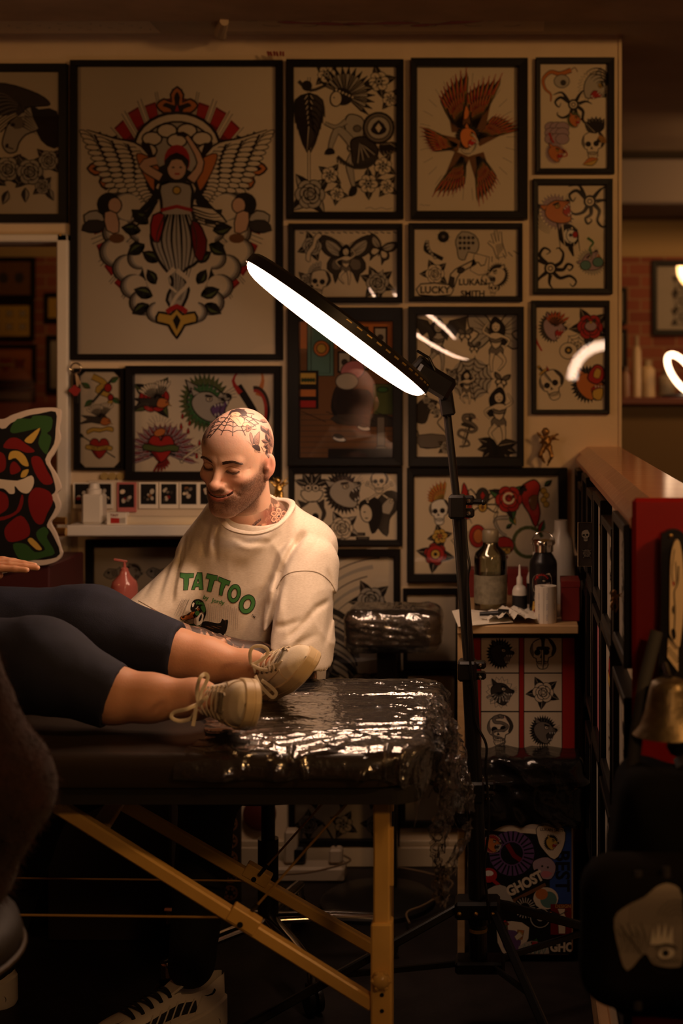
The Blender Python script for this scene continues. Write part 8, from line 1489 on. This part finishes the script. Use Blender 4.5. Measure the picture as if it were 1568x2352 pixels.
def sneaker(heel, t, label_det=True, flip=1):
    R_ = frame(t, (0, 0, 1)); M = mat4(R_, Vector(heel)); e = bpy.data.objects.new('sneaker', None); COL.objects.link(e); e.parent = man; e.matrix_basis = man.matrix_basis.inverted() @ Matrix.Translation(heel)
    HW = [(0, .008), (.006, .020), (.02, .030), (.06, .034), (.12, .038), (.18, .046), (.23, .047), (.265, .038), (.285, .022), (.295, .006)]; HT = [(0, .088), (.02, .086), (.05, .066), (.08, .064), (.11, .072), (.15, .062), (.2, .045), (.25, .034), (.28, .022), (.295, .008)]
    s = Shoe(M, .295, HW, HT, .035); s.upper('upper', M_snk, e, .115, lambda x: 36 if x < .1 else 30); s.sole('midsole', M_mid, e, [(.002, 0), (.006, .008), (.005, lambda x: .040+.022*math.exp(-(x/.05)**2)), (.0, lambda x: .044+.022*math.exp(-(x/.05)**2))])
    b = MB(); b.ball(s.M @ Vector((.0, 0, .1)), .001) 
    for sd in (1, -1):
        b = MB()                                                  # black mesh panel between the ribs
        g = [[s.S(.075+.125*i/14, (math.radians(14+22*j/5*(1-.25*i/14)) if sd > 0 else PI-math.radians(14+22*j/5*(1-.25*i/14))), .0010) for j in range(6)] for i in range(15)]; b.add([p_ for r_ in g for p_ in r_], [(i*6+j, (i+1)*6+j, (i+1)*6+j+1, i*6+j+1) for i in range(14) for j in range(5)]); b.out('mesh_panel', M_mesh, e, True)
        for k_ in range(7):
            x = .080+.0185*k_; P3 = [s.S(x-.02*(j/6), (math.radians(10+30*j/6) if sd > 0 else PI-math.radians(10+30*j/6)), .0022) for j in range(7)]; MB().tube(P3, .0018, 6).out('rib', M_mid, e, True)
        sw_ = Art(); sw_.T = (0, 0, 1, 0, 1); sw_.poly([(0, 0), (.010, -.004), (.030, .008), (.010, .001), (.004, .008)], 'k', sm=2)
        mk('side_mark', [s.S(.030+v_[0]*.9, (math.radians(34)+v_[1]*14 if sd > 0 else PI-math.radians(34)-v_[1]*14), .0022) for v_ in sw_.V], sw_.F, ink_mats(), e, False, sw_.mi)
    b = MB(); V_ = [s.M @ Vector(p_) for p_ in ((.095, .024, .118), (.095, -.024, .118), (.068, .022, .158), (.068, -.022, .158), (.076, 0, .168), (.13, .02, .098), (.13, -.02, .098))]; up_ = R_ @ Vector((.004, 0, .004)); n = len(V_); b.add(V_+[v_-up_ for v_ in V_], [(5, 0, 1, 6), (0, 2, 3, 1), (2, 4, 3), (n+5, n+6, n+1, n+0), (n+0, n+1, n+3, n+2), (n+2, n+3, n+4), (0, 5, n+5, n+0), (2, 0, n+0, n+2), (4, 2, n+2, n+4), (3, 4, n+4, n+3), (1, 3, n+3, n+1), (6, 1, n+1, n+6)]); tg = b.out('tongue', M_snk, e)
    A = Art(); A.T = (0, 0, 1, 0, 1); A.text('MAX', 0, .006, .012, 'd', 0, .03); A.text('AIR', 0, -.006, .012, 'd', 0, .03); sx_ = Vector((0, -1, 0)); sy_ = Vector((-.56, 0, .83)); mk('tongue_lettering', [s.M @ (Vector((.078, 0, .144))+sx_*v_[0]+sy_*v_[1]+Vector((.0016, 0, .0012))) for v_ in A.V], A.F, ink_mats(), e, False, A.mi)
    for k_ in range(5):
        x = .13+.020*k_
        for q_ in (1, -1): MB().tube([s.S(x+.006*(j/6)*q_*0, math.radians(90+q_*(j-3)*11), .0035) for j in range(7)], .0042, 6, flat=.45).out('lace', M_lace, e, True) if q_ > 0 else None
        MB().tube([s.S(x+.017*(j/6), math.radians(58+64*j/6), .0045) for j in range(7)], .0032, 6, flat=.45).out('lace', M_lace, e, True)
    A = Art(); A.T = (0, 0, 1, 0, 1); A.poly([(0, 0), (.006, -.003), (.022, .004), (.006, .0), (.002, .004)], 'k', sm=2); mk('toe_mark', [s.S(.245-v_[0], math.radians(68)+v_[1]*12, .0016) for v_ in A.V], A.F, ink_mats(), e, False, A.mi)
    b = MB(); q_ = s.M @ Vector((.035, -.036*flip, .022)); b.tube([s.M @ Vector((.02+.028*(math.cos(k_*PI/8)+1)*.5+.004, sgn*.0345, .022+.011*math.sin(k_*PI/8))) for sgn in (1,) for k_ in range(16)], .002, 6, closed=True); b.tube([s.M @ Vector((.02+.028*(math.cos(k_*PI/8)+1)*.5+.004, -.0385, .022+.011*math.sin(k_*PI/8))) for k_ in range(16)], .002, 6, closed=True); b.out('air_window', M_mesh, e, True)
    return e
sneaker((-.607, 3.015, 0.0), (-.80, -.60, 0)); sneaker((-1.085, 3.12, 0.0), (-.85, -.45, 0))
# ---------------------------------------------------------------- stool under him
e = empty('stool', (-.56, 3.30, 0), 'black wheeled stool with chrome star base under the seated man', 'stool'); MB().lathe((-.56, 3.30, .425), [(.17, 0), (.195, .015), (.195, .05), (.17, .066), (.001, .068)], 40).out('seat', M_vinyl, e, True, 40)
MB().lathe((-.56, 3.3, .10), [(.024, 0), (.024, .2), (.016, .2), (.016, .33)], 20).out('gas_column', M_black, e, True, 40); c0 = Vector((-.56, 3.3, .115))
for k_ in range(5):
    a_ = math.radians(-72+72*k_+12); d_ = Vector((math.cos(a_), math.sin(a_), 0)); l_ = MB().tube([c0, c0+d_*.15+Vector((0, 0, -.006)), c0+d_*.285+Vector((0, 0, -.022))], [.020, .017, .014], 12, flat=.7).out('base_leg', M_chrome, e, True)
    p_ = c0+d_*.275; b = MB(); b.lathe((p_.x, p_.y, .062), [(.014, 0), (.014, .03), (.0, .032)], 14); b.out('socket', M_chrome, l_, True, 40); s2 = Vector((-d_.y, d_.x, 0)); b = MB(); [b.lathe(Vector((p_.x, p_.y, .028))+s2*o_, [(0, 0), (.027, 0), (.028, .004), (.027, .012), (0, .012)], 22, tuple(s2)) for o_ in (-.016, .004)]; b.lathe((p_.x, p_.y, .03), [(.018, 0), (.018, .034), (0, .036)], 12); b.out('caster', M_black, l_, True, 40)
# ---------------------------------------------------------------- the reclining client
cl = empty('person', (-1.4, 2.68, ZT), 'reclining person in navy cropped trousers and off-white canvas shoes, hand held out', 'person')
nH = Vector(w3(262, 1601, 2.51)); nA = Vector(w3(448, 1606, 2.50)); fH = Vector(w3(404, 1503, 2.78)); fA = Vector(w3(570, 1536, 2.765))
nK = Vector(w3(95, 1528, 2.52)); fK = Vector(w3(205, 1442, 2.80)); P0n = Vector((-1.38, 2.60, ZT+.105)); P0f = Vector((-1.38, 2.80, ZT+.12))
legs = [(tuple(P0n), tuple(nK), .085, .058), (tuple(nK), tuple(nH+Vector((.0, 0, .006))), .055, .047), (tuple(nH), tuple(nH.lerp(nA, .45)), .047, .040), (tuple(nH.lerp(nA, .45)), tuple(nA), .040, .031), (tuple(P0f), tuple(fK), .085, .058), (tuple(fK), tuple(fH), .056, .047), (tuple(fH), tuple(fH.lerp(fA, .4)), .048, .043), (tuple(fH.lerp(fA, .4)), tuple(fA), .042, .031)]
Rn = frame((.36, -.86, .16), (-.88, -.42, .16)); Rf = frame((.50, -.78, .42), (-.44, -.52, .72)); SC = .86
for A_, R_ in ((nA, Rn), (fA, Rf)): legs += [(tuple(A_), tuple(A_+R_ @ Vector((.10, 0, -.035))*SC), .030, .022), (tuple(A_), tuple(A_+R_ @ Vector((-.02, 0, -.045))*SC), .030, .024)]
V, Fc = limb(legs, .0065, .12); prt = [(V, Fc, None, None)]
tr_ = [((-1.38, 2.7, .86), (-1.62, 2.7, .98), .13, .13), ((-1.62, 2.7, .98), (-1.86, 2.7, 1.14), .12, .07), ((-1.86, 2.7, 1.14), (-1.93, 2.7, 1.22), .06, .055), ((-1.93, 2.69, 1.25), (-1.90, 2.69, 1.33), .085, .09), ((-1.74, 2.57, 1.08), (-1.80, 2.85, 1.08), .06, .06), ((-1.74, 2.56, 1.07), (-1.50, 2.53, .90), .045, .038), ((-1.50, 2.53, .90), tuple(W(-90, 1296, 2.72)), .038, .026), ((-1.79, 2.87, 1.07), (-1.60, 2.93, .86), .045, .036), ((-1.60, 2.93, .86), (-1.38, 2.84, .93), .036, .025)]
V, Fc = limb(tr_, .009, .15); prt.append((V, Fc, None, None))
Rh = frame((1, .03, .02), (0, -.18, 1)); V, Fc = hand_mesh(tuple(W(-140, 1297, 2.72)), Rh, curl=(2, 3, 4, 5), side=-1, thumb=(8, -8), spread=1.0, h=.0022); prt.append((V, Fc, None, None))
cb = skin_mesh('body', prt, cl, np.array([.66, .35, .215]))
for k_, (px, py) in enumerate(((80, 1290), (60, 1299))): pass
for px, py, Y_ in []:
    p_ = W(px, py, Y_); MB().ball((p_.x-.002, p_.y, p_.z+.001), .0058, 12, (1.3, .95, .55)).out('fingernail', mat('pale_pink_nail', (.75, .48, .38), .2), cb, True)
M_navy = mat('navy_cotton', (.007, .009, .026), .85, vary=.25, vscale=40, bump=.15, bscale=500)
def clothf(segs, hems, amp=.005, sd=3):
    def f(P):
        d = None
        for L_ in segs:
            e = None
            for a, b, ra, rb in L_: q = cap(P, a, b, ra, rb); e = q if e is None else smin(e, q, .035)
            h_, ax_ = hems[segs.index(L_)] if hems[segs.index(L_)] else (None, None)
            if h_ is not None: t = (P-np.array(h_))@np.array(ax_); e = smax(e, t, .003); e = smax(e, -(cap(P, tuple(Vector(h_)-Vector(ax_)*.03), tuple(Vector(h_)+Vector(ax_)*.1), L_[-1][3]-.006, L_[-1][3]-.004)), .002)
            d = e if d is None else smin(d, e, .02)
        return d-amp*(ridge(P[:, 0]*9+P[:, 2]*14, P[:, 2]*8+P[:, 1]*9, sd)-.4)-.0016*ridge(P[:, 0]*30, P[:, 2]*22+P[:, 1]*14, sd+2)
    return f
an = (nH-nK).normalized(); an = (an+Vector((.0, 0, .12))).normalized(); af = (fH-fK).normalized(); af = (af+Vector((.12, 0, .10))).normalized()
sg = [[(tuple(P0n), tuple(nK), .10, .078), (tuple(nK), tuple(nH+(nH-nK).normalized()*.02), .074, .054)], [(tuple(P0f), tuple(fK), .10, .078), (tuple(fK), tuple(fH+(fH-fK).normalized()*.02), .076, .056)], [((-1.34, 2.62, .87), (-1.40, 2.78, .88), .125, .125)]]
cf = clothf(sg, [(nH, an), (fH, af), None])
V, Fc = sdf_mesh(lambda P: smax(cf(P), -(P[:, 2]-ZT-.004), .004), (-1.58, 2.36, ZT-.01), (-.56, 3.0, 1.08), .0065); mk('trousers', V, Fc, M_navy, cl, True)
V, Fc = sdf_mesh(armf([((-1.42, 2.7, .88), (-1.64, 2.7, 1.0), .15, .15), ((-1.64, 2.7, 1.0), (-1.80, 2.7, 1.08), .14, .10), ((-1.75, 2.56, 1.08), (-1.62, 2.545, .98), .065, .055), ((-1.79, 2.86, 1.07), (-1.69, 2.9, .96), .065, .055)]), (-2.0, 2.4, .7), (-1.2, 3.05, 1.3), .012); mk('shirt', V, Fc, mat('grey_shirt', (.10, .09, .09), .9), cl, True)
V, Fc = sdf_mesh(armf([((-1.96, 2.69, 1.28), (-1.93, 2.69, 1.38), .09, .09), ((-1.99, 2.69, 1.3), (-2.0, 2.69, 1.12), .08, .07)]), (-2.2, 2.5, .95), (-1.75, 2.9, 1.55), .012); mk('hair', V, Fc, M_hair, cl, True)
# canvas shoes
M_canvas = mat('off_white_canvas', (.86, .76, .58), .8, bump=.15, bscale=500); M_rub = mat('cream_rubber', (.74, .58, .34), .45); M_cl = mat('cream_lace', (.88, .78, .60), .8, bump=.3, bscale=600)
HWc = [(0, .010), (.006, .021), (.02, .030), (.05, .033), (.10, .035), (.15, .041), (.19, .0465), (.22, .045), (.245, .038), (.26, .027), (.268, .014), (.272, .004)]; HTc = [(0, .052), (.03, .058), (.07, .062), (.095, .068), (.12, .060), (.16, .048), (.2, .040), (.24, .031), (.262, .018), (.272, .006)]
def canvas_shoe(Apos, R_, bow):
    M = mat4(R_, Apos) @ Matrix.Scale(SC, 4) @ Matrix.Translation((-.052, 0, -.088)); e = bpy.data.objects.new('canvas_shoe', None); COL.objects.link(e); e.parent = cl; e.matrix_basis = cl.matrix_basis.inverted() @ Matrix.Translation(Apos)
    s = Shoe(M, .272, HWc, HTc, .026); s.upper('upper', M_canvas, e, .205, lambda x: 52 if x < .088 else 25-50*(x-.088)); s.sole('sole', M_rub, e, [(.0005, 0), (.004, .003), (.0045, .012), (.0035, .0125), (.0035, .0145), (.0045, .015), (.004, .029), (.002, .031)])
    V = []; 
    for i in range(13):
        x = .060+.150*i/12; lift = .016*max(0, (.1-x)/.04)+.0
        for j in range(9): a_ = math.radians(64+52*j/8) if x > .088 else math.radians(58+64*j/8); q_ = Vector(Shoe(Matrix(), .272, HWc, HTc, .026).S(max(x, .088), a_, -.0015)); q_.x = x-lift*.4; q_.z += lift+.002; V.append(M @ q_)
    mk('tongue', V, [(i*9+j, (i+1)*9+j, (i+1)*9+j+1, i*9+j+1) for i in range(12) for j in range(8)], M_canvas, e, True)
    for sg_ in (1, -1):
        ang = lambda a_: math.radians(a_) if sg_ > 0 else PI-math.radians(a_)
        b = MB(); b.tube([s.S(.086+.127*j/12, ang(66+.5*j), .0012) for j in range(13)]+[s.S(.219, ang(78), .0012)], .0014, 6); b.tube([s.S(.088, ang(66-5*j), .0008) for j in range(8)]+[s.S(.086-.084*j/10, ang(38+1.2*j), .0008) for j in range(1, 11)], .0018, 6); b.out('binding', M_canvas, e, True)
        b = MB(); b.tube([s.S(.214-.11*(j/10)**1.6, ang(50-3.6*j), .0006) for j in range(11)], .0009, 5); b.tube([s.S(.214+.010*(j/10), ang(52-5*j), .0006) for j in range(11)], .0009, 5); b.out('stitching', mat('cream_thread', (.62, .48, .30), .8), e, True)
        for k_ in range(6):
            x = .098+.0208*k_; p_ = s.S(x, ang(54), .0012); nn = (s.S(x, ang(54), .01)-p_).normalized(); u1 = (s.S(x+.002, ang(54), .0012)-p_).normalized(); u2 = nn.cross(u1)
            MB().tube([p_+(u1*math.cos(q_*PI/6)+u2*math.sin(q_*PI/6))*.0030*SC for q_ in range(12)], .0011, 6, closed=True).out('eyelet', mat('tarnished_brass', (.45, .36, .24), .3, metal=.9), e, True)
            MB().lathe(p_-nn*.0002, [(0, 0), (.0026, 0), (.0026, .0005), (0, .0006)], 10, tuple(nn)).out('eyelet_hole', M_black, e)
    for k_ in range(5):
        x = .098+.0208*k_
        for sg_ in (1, -1):
            P3 = [s.S(x+.0208*t, (math.radians(54+72*t) if sg_ > 0 else PI-math.radians(54+72*t)), .0030+.0022*math.sin(PI*t)+(.001 if sg_ > 0 else 0)) for t in [j/10 for j in range(11)]]
            MB().tube(P3, .0032, 8, flat=.28, up=R_ @ Vector((0, 0, 1))).out('lace', M_cl, e, True)
    p_ = s.S(.206, math.radians(90), .004); ux = (s.S(.206, math.radians(70), .004)-s.S(.206, math.radians(110), .004)).normalized(); uz = (s.S(.206, math.radians(90), .02)-p_).normalized(); uy = uz.cross(ux)
    Mt = Matrix((ux, uy, uz)).transposed().to_4x4(); Mt.translation = p_; b = MB(); b.box((-.017, -.0045, 0), (.017, .0045, .0022), .001, Mt); tg = b.out('lace_tag', mat('tag_black', (.02, .018, .016), .3), e); b = MB(); b.tube([Mt @ Vector(q_) for q_ in ((-.017, -.0048, .002), (.017, -.0048, .002), (.017, .0048, .002), (-.017, .0048, .002))], .0007, 5, closed=True); b.out('tag_rim', M_chrome, e)
    A = Art(); A.T = (0, 0, 1, 0, 1); A.text('VYBE', 0, 0, .0085, 'W', 0, .02, 1.1); mk('tag_lettering', [Mt @ Vector((v_[0], v_[1], .0026)) for v_ in A.V], A.F, ink_mats(), e, False, A.mi)
    for L_ in bow:
        P3 = cr([W(*q_) for q_ in L_], False, 6); MB().tube(P3, .0033, 8, flat=.25, up=(0, -1, .2)).out('lace_loop', M_cl, e, True)
    return s
sn = canvas_shoe(nA, Rn, [[(452, 1618, 2.42), (430, 1628, 2.41), (400, 1636, 2.42), (394, 1648, 2.42), (412, 1656, 2.42), (438, 1650, 2.42), (452, 1628, 2.415)], [(450, 1618, 2.42), (448, 1640, 2.41), (443, 1668, 2.40)], [(456, 1618, 2.42), (452, 1590, 2.42), (458, 1560, 2.41), (470, 1548, 2.42), (477, 1558, 2.42), (462, 1590, 2.42), (458, 1616, 2.42)], [(456, 1622, 2.42), (466, 1608, 2.41), (478, 1600, 2.41)]])
sf = canvas_shoe(fA, Rf, [[(576, 1526, 2.70), (574, 1500, 2.69), (582, 1486, 2.69), (600, 1484, 2.69), (614, 1492, 2.69), (612, 1506, 2.69), (592, 1520, 2.69), (578, 1527, 2.69)], [(578, 1527, 2.69), (596, 1536, 2.68), (618, 1540, 2.675), (640, 1544, 2.67)], [(586, 1552, 2.68), (596, 1572, 2.67), (612, 1590, 2.67), (626, 1602, 2.67), (634, 1592, 2.67), (620, 1576, 2.67), (600, 1562, 2.67)]])
# ---------------------------------------------------------------- someone seated in the left foreground
fg = empty('person', (-1.0, 1.98, .6), 'person in fuzzy dark brown coat on a stool, cut off by the left foreground edge', 'person')
V, Fc = limb([((-1.02, 1.95, .62), (-1.02, 1.95, 1.12), .14, .12), ((-1.02, 1.96, 1.18), (-1.02, 1.98, 1.30), .055, .055), ((-1.02, 2.0, 1.36), (-1.02, 1.99, 1.43), .085, .09), ((-.86, 2.0, 1.06), (-.72, 2.0, .79), .035, .03), ((-.72, 2.0, .79), (-.93, 2.12, .78), .03, .024), ((-1.0, 1.98, .68), (-.92, 2.2, .62), .08, .07), ((-.92, 2.2, .62), (-.93, 2.18, .16), .06, .045)], .012, .17)
sk = [(V, Fc, None, None)]; V, Fc = hand_mesh((-.94, 2.125, .78), frame((-1, .3, -.1), (0, -.5, 1)), h=.004); sk.append((V, Fc, None, None)); skin_mesh('body', sk, fg, SK)
def coatf(P):
    d = armf([((-1.02, 1.95, .60), (-1.02, 1.95, 1.12), .17, .15), ((-1.02, 1.96, 1.10), (-.85, 1.98, 1.10), .10, .085), ((-.84, 2.0, 1.09), (-.715, 2.0, .775), .062, .056), ((-.715, 2.0, .775), (-.745, 2.02, .68), .056, .04), ((-.72, 2.0, .80), (-.90, 2.10, .79), .058, .045), ((-.86, 1.98, .95), (-.80, 2.0, .66), .1, .08)], .04)(P)
    return d-.006*ridge(P[:, 0]*14, P[:, 2]*18+P[:, 1]*8, 3)-.003*ridge(P[:, 0]*50, P[:, 2]*40, 6)
V, Fc = sdf_mesh(coatf, (-1.3, 1.7, .5), (-.58, 2.25, 1.32), .009); M_coat = mat('fuzzy_dark_brown_coat', (.026, .006, .003), .95, vary=.5, vscale=30, bump=.6, bscale=140, sheen=.05); coat = mk('coat', V, Fc, M_coat, fg, True)
b = MB(); rr2 = np.random.RandomState(9); 
for i_ in rr2.choice(np.nonzero(V[:, 0] > -.86)[0], 5000):
    p_ = Vector(V[i_]); d_ = Vector(rr2.uniform(-1, 1, 3))*.010+Vector((.004, -.002, -.006)); w_ = d_.orthogonal().normalized()*.0006; b.add([p_-w_, p_+w_, p_+d_], [(0, 1, 2)])
b.out('fuzz', M_coat, coat)['kind'] = 'stuff'
V, Fc = limb([((-1.0, 1.98, .68), (-.93, 2.2, .66), .095, .08), ((-.93, 2.2, .66), (-.94, 2.19, .14), .075, .055), ((-1.10, 1.98, .68), (-1.15, 2.2, .66), .095, .08), ((-1.15, 2.2, .66), (-1.15, 2.19, .14), .075, .055)], .012, .12); mk('trousers', V, Fc, M_trou, fg, True)
V, Fc = sdf_mesh(armf([((-1.02, 1.96, 1.40), (-1.02, 1.93, 1.44), .10, .10), ((-1.02, 1.9, 1.38), (-1.02, 1.9, 1.15), .09, .07)]), (-1.2, 1.75, 1.0), (-.85, 2.1, 1.6), .012); mk('hair', V, Fc, M_hair, fg, True)
e = empty('stool', (-.92, 2.0, 0), 'round black cushioned stool with piped edge at the left foreground edge', 'stool'); MB().lathe((-.90, 1.98, .535), [(.18, 0), (.205, .012), (.212, .035), (.205, .058), (.18, .068), (0.001, .070)], 44).out('seat', mat('worn_dark_leather', (.016, .011, .007), .62, bump=.2, bscale=90), e, True, 60)
MB().tube([(-.90+.213*math.cos(k_*PI/24), 1.98+.213*math.sin(k_*PI/24), .556) for k_ in range(48)], .004, 8, closed=True).out('piping', mat('tan_piping', (.06, .04, .02), .5), e, True); MB().lathe((-.9, 1.98, .02), [(.2, 0), (.19, .02), (.03, .04), (.025, .515)], 30).out('pedestal', M_blackm, e, True, 40)
